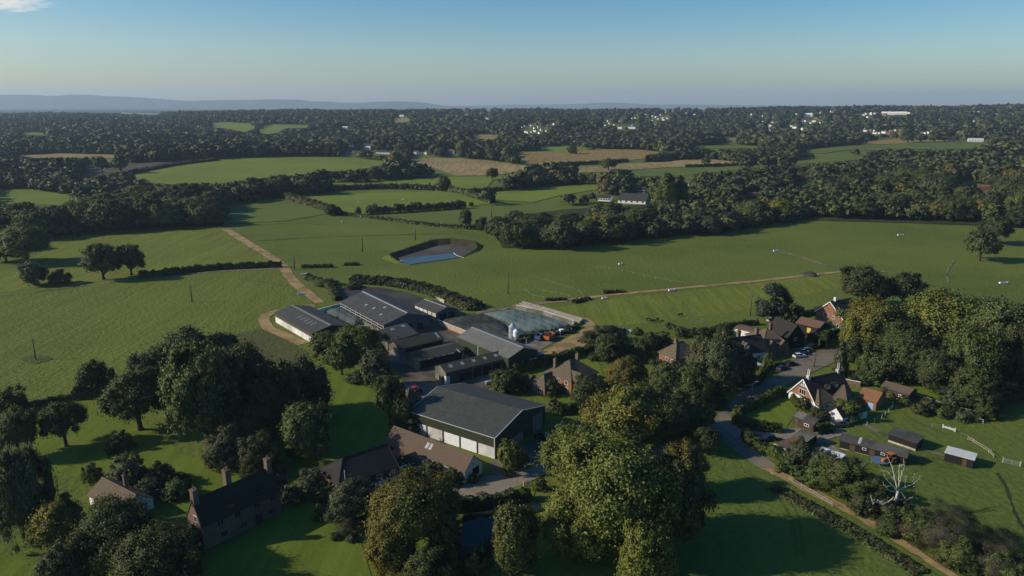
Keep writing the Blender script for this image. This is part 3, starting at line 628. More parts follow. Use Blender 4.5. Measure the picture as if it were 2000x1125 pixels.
# u, top row, bottom row, width, kind, leaves, label (rows and columns of the photograph)
TL = [
 # left: middle distance
 (55, 438, 520, 96, 'broad', 'olive', 'olive domed tree at the front corner of the left wood'),
 (12, 456, 514, 60, 'round', 'dark', 'dark rounded tree cut by the left edge beside the olive domed tree'),
 (68, 509, 561, 58, 'round', 'grey', 'small grey-green tree below the olive domed tree'),
 (118, 526, 557, 46, 'bush', 'dark', 'dark low bush right of the small grey-green tree'),
 (203, 480, 546, 74, 'broad', 'dark', 'left one of the two lone dark oaks in the pasture', 0),
 (257, 477, 537, 66, 'broad', 'dark', 'right one of the two lone dark oaks, by the hedge end', 0),
 (70, 415, 470, 80, 'broad', 'oak', 'broad tree behind the olive domed tree'), (112, 405, 462, 62, 'tall', 'dark', 'tall dark tree right of the broad tree in the left wood'),
 # left: near garden
 (183, 705, 772, 62, 'broad', 'oak', 'small spreading oak by the garden hedge below the pasture', 0),
 (217, 722, 776, 44, 'round', 'dark', 'small dark tree touching the small spreading oak'),
 (18, 758, 814, 78, 'bush', 'dark', 'dark bush at the left edge on the pasture boundary'),
 (38, 802, 905, 95, 'broad', 'oak', 'big oak at the left edge below the dark bush'),
 (130, 793, 872, 92, 'loose', 'oak', 'leaning oak with visible trunk on the left lawn', 0),
 (236, 846, 884, 54, 'bush', 'dark', 'dark clipped dome shrub on the left lawn'),
 (236, 862, 882, 26, 'bush', 'olive', 'small olive shrub in front of the dark clipped dome'),
 (378, 647, 765, 150, 'broad', 'dark', 'tall dark oak at the back of the left oak clump'),
 (440, 653, 740, 66, 'round', 'dark', 'dark crown right of the tallest oak at the field edge'),
 (308, 688, 795, 100, 'tall', 'dark', 'dark oak on the left flank of the oak clump'),
 (275, 735, 840, 138, 'loose', 'oak', 'spreading oak with bare trunk at the lawn side of the clump', 0),
 (408, 686, 893, 138, 'tall', 'olive', 'great olive-green oak lit on its left at the front of the clump'),
 (485, 678, 850, 110, 'tall', 'dark', 'deep shaded tree right behind the great olive-green oak'),
 (590, 703, 826, 122, 'round', 'dark', 'dark rounded tree beside the strip of lawn'),
 (535, 715, 862, 112, 'tall', 'dark', 'dark tree between the great olive oak and the lawn strip'),
 (500, 790, 890, 110, 'round', 'dark', 'low shaded tree above the grey shrubs'),
 (448, 836, 922, 90, 'bush', 'grey', 'grey-green wispy shrub under the great olive oak'),
 (508, 850, 937, 92, 'bush', 'dark', 'dark shrub mass behind the stone house chimney'),
 (603, 787, 908, 108, 'round', 'olive', 'neat rounded tree alone on the lawn behind the black roof'),
 (55, 884, 1078, 128, 'willow', 'grey', 'large drooping grey-green tree at the left edge'),
 (180, 907, 944, 46, 'bush', 'oak', 'small bush above the brown roofed outbuilding'),
 (250, 894, 957, 80, 'bush', 'grey', 'upright grey shrub behind the outbuilding chimney'),
 (314, 904, 952, 60, 'bush', 'dark', 'dark shrub right of the upright grey shrub'),
 (350, 926, 954, 46, 'bush', 'olive', 'rounded olive shrub at the end of the shrub row'),
 (290, 943, 980, 62, 'bush', 'grey', 'pale flowering shrub right of the outbuilding roof'),
 (345, 945, 978, 64, 'bush', 'hedge', 'yellow-green shrub beside the low garden wall'),
 (205, 974, 1003, 50, 'bush', 'dark', 'low dark shrub at the outbuilding front wall'), (258, 978, 1008, 56, 'bush', 'dark', 'dark shrub below the outbuilding eave'),
 (128, 988, 1105, 108, 'loose', 'amber', 'yellowing tree in the bottom left garden'),
 (240, 1000, 1150, 172, 'broad', 'oak', 'broad dark green tree in the bottom left corner group'),
 (320, 1048, 1215, 190, 'round', 'oak', 'rounded green tree at the bottom edge beside the stone house'),
 (140, 1062, 1180, 120, 'round', 'dark', 'dark tree at the bottom edge under the yellowing tree'),
 (372, 1032, 1102, 56, 'bush', 'dark', 'dark ivy mass against the stone gable'),
 # centre left: by the sheds
 (640, 650, 708, 80, 'round', 'oak', 'green tree at the corner of the white walled shed'),
 (705, 640, 724, 112, 'broad', 'lush', 'bright green tree beside the old barns'),
 (668, 672, 738, 64, 'tall', 'oak', 'narrow tree under the bright green tree'),
 (737, 682, 758, 72, 'round', 'grey', 'grey-green tree with pale trunk beside the concrete track', 0),
 (697, 727, 750, 54, 'bush', 'grey', 'low grey shrub on the lawn edge'),
 (762, 742, 838, 62, 'loose', 'oak', 'loose tree left of the green barn'), (790, 776, 846, 48, 'round', 'dark', 'small dark tree touching the green barn corner'),
 (805, 818, 852, 50, 'bush', 'dark', 'dark bush at the foot of the green barn wall'),
 (613, 921, 976, 72, 'bush', 'grey', 'round grey-green bush at the hipped end of the tile hung cottage'),
 (645, 945, 988, 42, 'bush', 'dark', 'dark bush under the hipped brick end'),
 (690, 944, 1028, 104, 'round', 'grey', 'rounded grey-green tree in front of the tile hung cottage'),
 (747, 950, 972, 32, 'bush', 'oak', 'small bush by the cottage windows'),
 (627, 988, 1018, 32, 'bush', 'olive', 'small arched shrub on the front lawn'),
 (680, 1016, 1052, 54, 'twig', 'grey', 'thin wispy sapling on the front lawn'), (688, 1045, 1060, 30, 'bush', 'grey', 'tiny grey shrub at the lawn corner'),
 (805, 940, 1115, 188, 'broad', 'goldleaf', 'large turning oak with gold and brown leaves beside the pond'),
 (858, 938, 1050, 104, 'round', 'goldleaf', 'yellow crowned tree behind the large turning oak'),
 (765, 1030, 1130, 110, 'round', 'goldleaf', 'low turning tree on the left of the large turning oak'),
 (870, 1000, 1110, 70, 'tall', 'dark', 'dark tree on the pond side of the large turning oak'),
 (838, 1075, 1160, 120, 'bush', 'oak', 'bushy mass at the bottom edge under the turning oak'),
 (930, 1072, 1125, 62, 'bush', 'oak', 'green bush at the near end of the pond'),
 (845, 903, 943, 52, 'bush', 'grey', 'shrub growing up the white cottage wall'), (882, 915, 952, 42, 'bush', 'oak', 'shrub below the white cottage eave'),
 (1005, 995, 1135, 96, 'round', 'olive', 'olive tree between the pond and the giant oak'),
 (982, 990, 1042, 40, 'bush', 'oak', 'small bush at the pond bank'),
 (997, 862, 928, 56, 'round', 'lush', 'light green shrub tree at the corner of the green barn'),
 # the giant clump
 (1132, 846, 990, 144, 'broad', 'lush', 'yellow-green oak on the left shoulder of the giant clump'),
 (1214, 872, 1115, 268, 'broad', 'lush', 'giant spreading oak, the largest tree of all, at the bottom centre'),
 (1310, 905, 1090, 150, 'broad', 'oak', 'shaded oak on the right of the giant oak'),
 (1145, 965, 1112, 170, 'round', 'lush', 'low oak under the left of the giant oak'),
 (1258, 1022, 1185, 130, 'round', 'lush', 'green tree at the bottom edge below the giant oak'),
 (1335, 874, 978, 98, 'loose', 'amber', 'orange-gold tree right of the giant oak'),
 (1380, 843, 888, 56, 'loose', 'dark', 'small dark tree leaning over the lane', 0),
 # centre
 (988, 722, 772, 72, 'round', 'oak', 'green tree between open barn and hipped brick house'), (1030, 730, 763, 44, 'bush', 'dark', 'dark bush next to the open barn yard'),
 (1078, 744, 774, 44, 'bush', 'dark', 'climber bush in front of the low hipped wing'),
 (1152, 738, 803, 92, 'round', 'oak', 'round tree just right of the hipped brick house'),
 (1225, 700, 775, 90, 'broad', 'goldleaf', 'rust topped tree behind the village centre'),
 (1190, 660, 712, 62, 'round', 'oak', 'green tree above the rust topped tree'), (1212, 668, 706, 54, 'round', 'dark', 'small dark tree between scrub mound and cottage'),
 (1248, 664, 706, 60, 'bush', 'oak', 'spreading bush left of the hipped cottage lawn'),
 (1185, 640, 677, 92, 'scrub', 'scrub', 'brown bramble mound near the turquoise play frame'),
 (1148, 650, 672, 40, 'scrub', 'scrub', 'small bramble mound at the sandy entrance'),
 (1270, 650, 690, 52, 'round', 'dark', 'dark tree at the pasture edge by the cottages'), (1294, 648, 680, 42, 'bush', 'oak', 'bush at the pasture edge left of the hipped cottage'),
 (1305, 708, 795, 94, 'broad', 'oak', 'dense oak below the hipped cottage'),
 (1400, 664, 768, 116, 'willow', 'grey', 'large weeping willow in front of the cottage row'), (1447, 690, 762, 62, 'willow', 'grey', 'smaller willow at the roadside'),
 (1352, 714, 803, 92, 'round', 'oak', 'green tree left below the large willow'),
 (1228, 762, 880, 160, 'broad', 'goldleaf', 'broad tree with gold tips in the centre of the village trees'),
 (1172, 788, 864, 84, 'loose', 'amber', 'orange tinted tree beside the concrete apron'),
 (1292, 780, 875, 116, 'broad', 'oak', 'green oak overhanging the village road'), (1342, 768, 855, 104, 'round', 'dark', 'dark oak on the roadside bend'),
 (1390, 745, 800, 60, 'bush', 'dark', 'dark roadside bush under the willow'),
 # right
 (1684, 521, 608, 108, 'broad', 'dark', 'big dark oak behind the red brick house'),
 (1763, 536, 602, 74, 'loose', 'dark', 'dark arched tree right of the big dark oak', 0),
 (1508, 560, 638, 78, 'pine', 'pine', 'dark spreading cedar behind the cottage row'), (1548, 592, 642, 42, 'round', 'dark', 'dark tree between cedar and red brick house'),
 (1700, 584, 694, 132, 'broad', 'amber', 'golden oak right of the red brick house'), (1660, 622, 692, 52, 'round', 'amber', 'lower golden tree by the clipped hedge'),
 (1770, 632, 738, 120, 'broad', 'oak', 'green oak below the golden oak'),
 (1835, 572, 705, 160, 'broad', 'lush', 'large green oak between the golden oak and the dark right trees'),
 (1765, 668, 752, 96, 'round', 'oak', 'green tree over the garden behind the brown shed'),
 (1950, 585, 745, 158, 'broad', 'dark', 'large dark oak at the right edge of the frame'), (1895, 640, 772, 112, 'broad', 'oak', 'oak with hollow shade left of the large dark right oak'),
 (1990, 648, 772, 90, 'round', 'dark', 'dark tree cut by the right edge'), (1830, 682, 772, 110, 'round', 'dark', 'shaded tree under the large green oak'),
 (1640, 668, 732, 36, 'cone', 'grey', 'pale narrow conifer at the roadside'), (1686, 674, 742, 50, 'cone', 'oak', 'green conifer in the cottage garden'),
 (1665, 662, 712, 60, 'round', 'dark', 'purple-dark tree behind the two conifers'), (1722, 682, 750, 82, 'round', 'dark', 'dark tree above the garden beds'),
 (1900, 726, 806, 100, 'round', 'oak', 'rounded tree in the garden right of the brown shed'), (1860, 760, 800, 56, 'bush', 'grey', 'grey shrub with pale plumes below the rounded garden tree'),
 (1955, 745, 790, 72, 'bush', 'dark', 'dark bush at the right paddock corner'), (1925, 775, 820, 46, 'bush', 'dark', 'bush at the end of the paddock fence'),
 (1815, 780, 808, 36, 'bush', 'scrub', 'low shrub on the paddock fence'),
 (1912, 449, 513, 64, 'broad', 'dark', 'nearer of the two dark oaks alone in the right pasture'), (1942, 424, 480, 60, 'broad', 'dark', 'farther of the two dark oaks in the right pasture'),
 (1985, 412, 446, 50, 'round', 'dark', 'dark tree at the right edge of the far pasture'),
 (1568, 776, 802, 30, 'bush', 'oak', 'round bush against the white gable wall'), (1602, 794, 824, 46, 'bush', 'scrub', 'leggy shrub beside the lean wooden shed'),
 (1652, 781, 824, 62, 'bush', 'lush', 'bright ivy growing over the small white outbuilding'),
 (1562, 860, 912, 52, 'round', 'grey', 'wispy grey tree in front of the brown flat roof'), (1598, 876, 924, 40, 'bush', 'grey', 'wispy bush left of the white tarpaulin roof'),
 (1640, 894, 968, 110, 'bush', 'oak', 'large bush below the white tarpaulin roof'), (1600, 905, 955, 74, 'bush', 'hedge', 'yellow-green bush at the lane corner'),
 (1692, 934, 992, 96, 'bush', 'oak', 'bushes left of the dead white tree'), (1742, 985, 1032, 84, 'bush', 'dark', 'ivy bush at the foot of the dead white tree'),
 (1850, 1000, 1092, 170, 'twig', 'bare', 'brown bare thicket right of the dead white tree'), (1945, 1050, 1140, 130, 'twig', 'bare', 'bare thicket in the bottom right corner'),
 (1790, 1000, 1066, 86, 'bush', 'hedge', 'green bramble bush left of the bare thicket'), (1872, 1055, 1118, 90, 'bush', 'oak', 'green bramble under the bare thicket'), (1965, 1085, 1150, 90, 'bush', 'hedge', 'yellow-green bramble in the bottom right corner'),
 (1682, 965, 1008, 56, 'bush', 'scrub', 'low scrub beside the earth lane'), (1735, 1015, 1050, 56, 'bush', 'hedge', 'low bramble along the earth lane below the dead tree'),
 # garden shrubs and verge bushes
 (1640, 722, 740, 26, 'bush', 'hedge', 'leafy bush at the roadside corner of the garden'), (1665, 735, 752, 28, 'bush', 'oak', 'green bush behind the brick garden wall'), (1690, 738, 754, 24, 'bush', 'scrub', 'brown shrub in the flower beds behind the orange roof'), (1715, 742, 757, 22, 'bush', 'hedge', 'light bush in the flower beds left of the brown shed'),
 (1742, 730, 748, 36, 'bush', 'oak', 'bush against the back of the brown shed'), (1700, 770, 786, 20, 'bush', 'goldleaf', 'yellow flowering bush between orange roof and brown shed'), (1738, 768, 782, 22, 'bush', 'lush', 'bright yellow-green bush before the brown shed'), (1768, 775, 794, 34, 'bush', 'oak', 'bush at the paddock side of the brown shed'),
 (1795, 788, 812, 36, 'bush', 'scrub', 'brown weedy bush at the start of the rail fence'), (1842, 795, 818, 34, 'bush', 'hedge', 'leafy bush in the middle of the rail fence'), (1878, 805, 826, 30, 'bush', 'grey', 'grey bush near the right end of the rail fence'),
 (1528, 905, 926, 30, 'bush', 'hedge', 'light bush on the verge of the narrow lane'), (1560, 912, 940, 44, 'bush', 'hedge', 'light green bush right of the lane end'), (1660, 930, 975, 60, 'bush', 'dark', 'dark bush in the thicket beside the earth lane'), (1720, 950, 990, 50, 'bush', 'grey', 'grey-green bush left of the dead tree foot'),
 (470, 1000, 1030, 36, 'bush', 'dark', 'dark shrub against the front wall of the stone house'), (535, 965, 995, 30, 'bush', 'dark', 'dark shrub at the far front corner of the stone house'), (572, 950, 985, 44, 'bush', 'grey', 'pale leaved shrub between the two black roofs'), (545, 940, 975, 40, 'bush', 'dark', 'dark shrub beside the right chimney of the stone house'),
 (1110, 640, 652, 24, 'bush', 'scrub', 'weeds behind the scrap machine'), (1245, 640, 656, 26, 'bush', 'oak', 'bush right of the turquoise frame'), (1330, 640, 660, 30, 'bush', 'oak', 'bush behind the hipped cottage roof'), (1160, 690, 706, 26, 'bush', 'dark', 'dark bush at the end of the garden hedge'),
 (1020, 880, 905, 30, 'bush', 'grey', 'small bush behind the light green shrub tree'), (925, 925, 945, 24, 'bush', 'oak', 'small bush at the white gable corner'), (1055, 930, 960, 30, 'bush', 'oak', 'ivy bush at the gate by the pond'), (655, 1040, 1056, 26, 'bush', 'scrub', 'tiny shrub on the worn lawn path'),
 # far loners
 (1118, 282, 301, 21, 'round', 'dark', 'round tree standing at the top edge of the golden stubble', 0), (1188, 309, 333, 36, 'broad', 'oak', 'broad tree on the line between golden field and pale strip', 0), (1378, 307, 326, 20, 'loose', 'oak', 'thin tree on the long pale stubble strip', 0),
 (200, 303, 339, 32, 'broad', 'dark', 'left of two dark trees on the brown ploughed field', 0), (237, 301, 339, 30, 'broad', 'dark', 'right of two dark trees on the brown ploughed field', 0), (962, 327, 352, 26, 'broad', 'dark', 'dark tree on the lower edge of the pale tan stubble', 0),
 (773, 296, 330, 32, 'broad', 'goldleaf', 'tree at the right end of the large pale green rise', 0), (905, 270, 302, 34, 'broad', 'olive', 'yellow-green tree above the pale tan stubble', 0),
 # middle distance loners
 (910, 409, 449, 26, 'tall', 'dark', 'slim dark tree standing left of the belt'), (942, 423, 450, 36, 'bush', 'dark', 'rounded bush at the left end of the belt'),
 (700, 405, 420, 15, 'round', 'oak', 'single small tree left of the planted row'), (920, 394, 404, 12, 'round', 'oak', 'single small tree right of the planted row'),
 (648, 398, 422, 26, 'round', 'oak', 'tree at the lower end of the thick hedge'),
 (868, 345, 374, 30, 'tall', 'dark', 'dark tall tree between two green strips'), (1300, 340, 408, 56, 'column', 'lush', 'tall yellow-green poplar beside the dark roofed barn'), (1325, 345, 405, 44, 'column', 'oak', 'darker poplar touching the tall yellow-green one'),
 (1700, 730, 752, 40, 'bush', 'hedge', 'flower bed bush behind the white house'), (1755, 750, 766, 28, 'bush', 'hedge', 'garden bush left of the brown shed'),
 (1620, 640, 660, 20, 'bush', 'dark', 'bush between red house and dark shed'), (1375, 640, 668, 40, 'bush', 'dark', 'garden shrubs behind the cottage row'),
 (1415, 634, 656, 36, 'bush', 'scrub', 'leggy garden shrub left of the long brown roof'), (1490, 712, 730, 26, 'bush', 'hedge', 'front garden bush behind the white rail'), (1500, 690, 715, 26, 'bush', 'hedge', 'tall bush in the cottage front garden'),
 (640, 545, 560, 50, 'bush', 'scrub', 'weedy bush beside the farm track'), (690, 553, 565, 40, 'bush', 'scrub', 'bramble at the slurry store corner'), (925, 592, 606, 36, 'bush', 'dark', 'dark bush by the clamp fence'),
]
for t in TL: tree(*t[:7], shift=t[7] if len(t) > 7 else .5)
# planted row of small trees
def grow_row(a, b, n, h, w, kind, mats, label, group, jit=.5):
    A, B = G(*a), G(*b); rn = random.Random(n)
    for i in range(n):
        f = (i + rn.uniform(-.2, .2)) / (n - 1); P = A + (B - A) * f; s = rn.uniform(.8, 1.2)
        P[0] += rn.uniform(-jit, jit); P[1] += rn.uniform(-jit, jit); P[2] = float(T(P[0], P[1])) if P[1] > 600 else 0
        plant(P, w / 2 * s, h * s, kind, mats[i % len(mats)], label, group, i % 4)
grow_row((722, 418), (905, 407), 19, 6.2, 5.6, 'round', ['dark', 'grey', 'dark'], 'small dark tree of the evenly planted row between two bright fields', 'planted row of small trees')
grow_row((1771, 279), (1868, 277.5), 5, 14, 19, 'broad', ['dark'], 'one of five round dark trees spaced along the far tan stubble', 'five round field trees')
# ---------------------------------------------------------------- hedges
def hedge(px, h, wd, mat, label, dens=26, size=.30, flat=False, name='hedge'):
    P = np.array(smooth_line([G(*p) for p in px], 6)); rng = np.random.default_rng(len(px) * 3 + int(px[0][0]))
    seg = np.linalg.norm(np.diff(P, axis=0), axis=1); L = seg.sum(); d = depth(P.mean(0))
    size = max(size, d * .0016); n = int(min(15000, max(250, L * (wd + 2 * h) * dens * (.30 / size) ** 2)))
    s = rng.uniform(0, L, n); cum = np.concatenate([[0], np.cumsum(seg)]); k = np.clip(np.searchsorted(cum, s) - 1, 0, len(seg) - 1)
    f = (s - cum[k]) / seg[k]; C = P[k] + (P[k + 1] - P[k]) * f[:, None]; t = unit((P[k + 1] - P[k])); nn = np.stack([-t[:, 1], t[:, 0], 0 * t[:, 0]], -1)
    per = rng.uniform(0, wd + 2 * h, n)
    hh = h * ((1 + .02 * np.sin(s)) if flat else (1 + .22 * np.sin(s * .9) * np.sin(s * .37 + 1) + .12 * np.sin(s * 2.3)))
    off = np.where(per < h, -wd / 2, np.where(per > h + wd, wd / 2, per - h - wd / 2)); z = np.where(per < h, per / h, np.where(per > h + wd, (per - h - wd) / h, 1.0))
    dirn = np.where((per < h)[:, None], -nn, np.where((per > h + wd)[:, None], nn, np.array([0, 0, 1.0])))
    if not flat: off = off * (1 - .35 * z ** 3)
    r = size * (.25 if flat else .7)
    Q = C + nn * off[:, None] + np.array([0, 0, 1.0]) * (z * hh)[:, None] + rng.normal(size=(n, 3)) * r * .5
    Q[:, 2] = np.maximum(Q[:, 2], C[:, 2] + .02)
    Nn = unit(dirn + rng.normal(size=(n, 3)) * (.3 if flat else .5))
    tone = np.clip(.5 + .12 * np.sin(s * 1.1 + 2) + rng.normal(size=n) * .18, 0, 1)
    base = C[0].copy(); V = quads(Q - base, Nn, size, rng); o = link(name, np_mesh(name, V, 4, tone, M[mat], None, unit(dirn + rng.normal(size=(n, 3)) * .3)), loc=base)
    # solid twiggy core so the hedge blocks light
    m = MB()
    for i in range(len(P) - 1):
        a, b = P[i] - base, P[i + 1] - base; tt = unit((b - a)[None])[0]; q = np.array([-tt[1], tt[0], 0]) * wd * .36; up = np.array([0, 0, h * .86])
        m.face([a - q, b - q, b - q * .8 + up, a - q * .8 + up]); m.face([b + q, a + q, a + q * .8 + up, b + q * .8 + up]); m.face([a - q * .8 + up, b - q * .8 + up, b + q * .8 + up, a + q * .8 + up])
    m.build('stems', M['core'], o)
    return tag(o, label, 'hedge')
M['core'] = plain('hedge_core', (.016, .018, .009), (.028, .032, .014), 2)
H = [
 ([(272, 543), (330, 537), (420, 527), (550, 522)], 2.6, 2.2, 'dark', 'long dark hedge running right from the two lone oaks'),
 ([(545, 384), (585, 396), (625, 408), (662, 420)], 4.5, 5.0, 'scrub', 'thick hedge slanting down to the planted row'),
 ([(664, 420), (740, 428), (830, 440), (950, 450)], 1.6, 2.0, 'scrub', 'low scrubby hedge from the thick hedge to the belt'),
 ([(872, 372), (905, 380), (935, 389), (962, 397)], 4.0, 5.0, 'scrub', 'hedge slanting right of the bright green field'),
 ([(720, 420), (800, 416), (910, 408)], .8, 1.0, 'dark', 'low dark hedge foot under the planted row'),
 ([(145, 779), (185, 776), (226, 768)], 2.6, 3.0, 'dark', 'dark hedge under the small spreading oak'),
 ([(0, 812), (60, 795), (145, 779)], 1.4, 1.6, 'dark', 'low boundary hedge between pasture and left lawn'),
 ([(590, 523), (650, 522)], 1.2, 2, 'dark', 'short dark hedge right of the track crossing'),
 ([(700, 518), (672, 518)], .9, 2, 'dark', 'small isolated dark bush strip in the pasture'),
 ([(690, 550), (770, 556), (830, 568), (880, 586), (930, 604)], 2.4, 8.0, 'scrub', 'weedy bank hedge curving behind the slurry store'),
 ([(600, 545), (640, 560), (660, 588)], 2.0, 3.0, 'dark', 'dark brambles down the left of the slurry store'),
 ([(1003, 730), (1050, 716), (1110, 700), (1170, 684)], 2.4, 2.6, 'hedge', 'garden hedge between the sandy yard and hipped house'),
 ([(1075, 800), (1100, 808), (1140, 800)], 2.4, 3.0, 'dark', 'dark hedge below the hipped house lawn'),
 ([(1120, 592), (1150, 584)], .8, 2.5, 'dark', 'low weeds above the sandy path'), ([(1180, 573), (1220, 571)], .8, 2, 'dark', 'weeds beside the sandy path middle'),
 ([(1066, 588), (1106, 586)], .7, 2, 'dark', 'weeds at the head of the sandy path'),
 ([(1442, 832), (1440, 812), (1478, 794), (1522, 772)], 2.4, 2.2, 'hedge', 'tall clipped hedge along the village road'),
 ([(1522, 772), (1545, 776), (1560, 796)], 2.0, 2.0, 'hedge', 'clipped hedge in front of the white gable'),
 ([(1442, 834), (1480, 840), (1526, 844)], 2.2, 2.0, 'hedge', 'clipped hedge along the gravel drive with a gate'),
 ([(1456, 852), (1466, 868), (1505, 886), (1545, 906)], 1.9, 2.2, 'hedge', 'bright hedge curving along the narrow lane'),
 ([(1593, 846), (1622, 842)], 2.0, 2.4, 'hedge', 'dark short hedge beside the parked car and wooden shed'),
 ([(1452, 738), (1478, 752), (1500, 722), (1540, 712)], 1.0, 1.2, 'dark', 'low dark hedge around the cottage front garden'),
 ([(1680, 745), (1740, 752), (1760, 760)], 1.2, 2, 'hedge', 'garden hedge behind the orange roof'),
 ([(1650, 600), (1590, 612), (1555, 620)], 1.6, 2.5, 'dark', 'dark hedge below the pasture near the red house'),
 ([(1300, 640), (1360, 652), (1430, 638), (1480, 634)], 1.4, 2.0, 'scrub', 'scrubby hedge between cottages and pasture'),
 ([(1800, 792), (1860, 808), (1918, 824)], 1.6, 2.0, 'scrub', 'overgrown fence line hedge on the paddock'),
 ([(1938, 815), (1955, 790), (1998, 770)], 2.6, 3, 'dark', 'dark hedge at the right paddock end'),
 ([(1510, 952), (1590, 996), (1670, 1040), (1750, 1090), (1800, 1122)], .35, 4.0, 'scrub', 'rough verge on the left of the earth lane'),
 ([(1640, 965), (1720, 1008), (1800, 1060), (1880, 1118)], 1.1, 1.6, 'hedge', 'bramble verge on the right of the earth lane'),
 ([(890, 998), (950, 988), (1035, 976)], 2.2, 2.4, 'dark', 'dark pond side hedge below the gravel'),
 ([(940, 1085), (985, 1050), (1005, 1020)], 1.4, 2, 'grey', 'reedy hedge on the near pond bank'),
 ([(315, 978), (345, 968), (378, 960)], 1.0, 1.4, 'hedge', 'low hedge by the garden wall'),
 ([(1060, 660), (1095, 652), (1130, 640)], 1.0, 2.0, 'scrub', 'weeds between orange trailer and sandy entrance'),
 ([(1010, 672), (1035, 662), (1060, 652)], 1.2, 2.0, 'scrub', 'weeds at the clamp edge'),
 ([(215, 347), (330, 326), (425, 314)], 3.0, 4.0, 'dark', 'dark hedge between ploughed field and pale green rise'), ([(1062, 325), (1160, 321), (1225, 316)], 3.5, 5.0, 'dark', 'dark hedge under the golden stubble'),
 ([(1268, 317), (1320, 310), (1368, 303)], 8, 16, 'dark', 'thick dark hedge at the right end of the golden stubble'), ([(905, 378), (1000, 371), (1090, 363)], 3, 4, 'dark', 'hedge above the field left of the dark roofed barn'),
 ([(620, 374), (760, 369), (880, 373)], 4, 5, 'dark', 'hedge along the lower edge of the green strip'), ([(1340, 327), (1430, 324), (1480, 321)], 2.5, 4, 'dark', 'hedge under the long pale stubble strip'),
]
for hd in H: hedge(*hd)
# clipped topiary hedge, two slabs
def topiary():
    P = [G(1603, 678), G(1612, 664), G(1634, 652)]
    hedge([(1606, 682), (1608, 668), (1618, 656)], 3.4, 2.2, 'hedge', 'smooth clipped block hedge beside the row of parked cars', 40, .2, True)
    hedge([(1612, 652), (1632, 662)], 3.6, 2.4, 'hedge', 'smooth clipped wedge hedge behind the block hedge', 40, .2, True)
topiary()
# ---------------------------------------------------------------- woods
def inside(u, v, poly):
    p = np.array(poly, float); r = np.zeros(u.shape, bool); j = len(p) - 1
    for i in range(len(p)):
        c = ((p[i, 1] > v) != (p[j, 1] > v)) & (u < (p[j, 0] - p[i, 0]) * (v - p[i, 1]) / (p[j, 1] - p[i, 1] + 1e-12) + p[i, 0]); r ^= c; j = i
    return r
OPEN = [c[2] for c in CLEAR] + [
 [(585, 384), (640, 380), (760, 377), (860, 374), (905, 378), (960, 398), (900, 404), (720, 420), (695, 419), (655, 409)],
 [(425, 445), (438, 400), (550, 386), (660, 414), (700, 405), (720, 418), (905, 404), (960, 402), (1045, 400), (1165, 404), (1150, 419), (1010, 417), (945, 440), (935, 500), (440, 470)],
 [(560, 378), (600, 380), (662, 420), (640, 424), (540, 388)]]
BOXES = []                       # picture windows kept free of tree crowns for far buildings (filled below)
VILL = [  # far villages: (u0, u1, v0, v1, count, size, label)
 (1018, 1090, 242, 263, 22, 1.0, 'far white and red house in the village cluster on the left end of the ridge', 'ridge village houses'),
 (905, 985, 214, 234, 14, .9, 'tiny far house on the skyline rise at centre', 'skyline houses'),
 (1175, 1325, 224, 247, 26, 1.0, 'tiny far white house on the middle of the ridge', 'middle ridge houses'),
 (1290, 1400, 212, 226, 9, 1.2, 'far white house near the skyline right of centre', 'skyline houses right of centre'),
 (1415, 1500, 222, 256, 9, 1.0, 'far house scattered in woods right of centre', 'scattered wood houses'),
 (1500, 1640, 218, 256, 26, 1.2, 'far white house of the right ridge town', 'right ridge town houses'),
 (1675, 1815, 254, 263, 22, 1.0, 'house in the far line above the tan stubble strip', 'houses above the stubble'),
 (1650, 1780, 221, 232, 12, 1.3, 'far pale building of the right town', 'right town buildings'),
 (1830, 1990, 216, 252, 10, 1.0, 'far pale house in the woods at far right', 'far right houses')]
HOUSES = []
hr = random.Random(9)
for (u0, u1, v0, v1, n, sz, lb, gp) in VILL:
    for _ in range(n):
        u, v = hr.uniform(u0, u1), hr.uniform(v0, v1); HOUSES.append((u, v, sz, lb, gp)); BOXES.append((u - 2.2, u + 2.2, v - 3.0, v + .6))
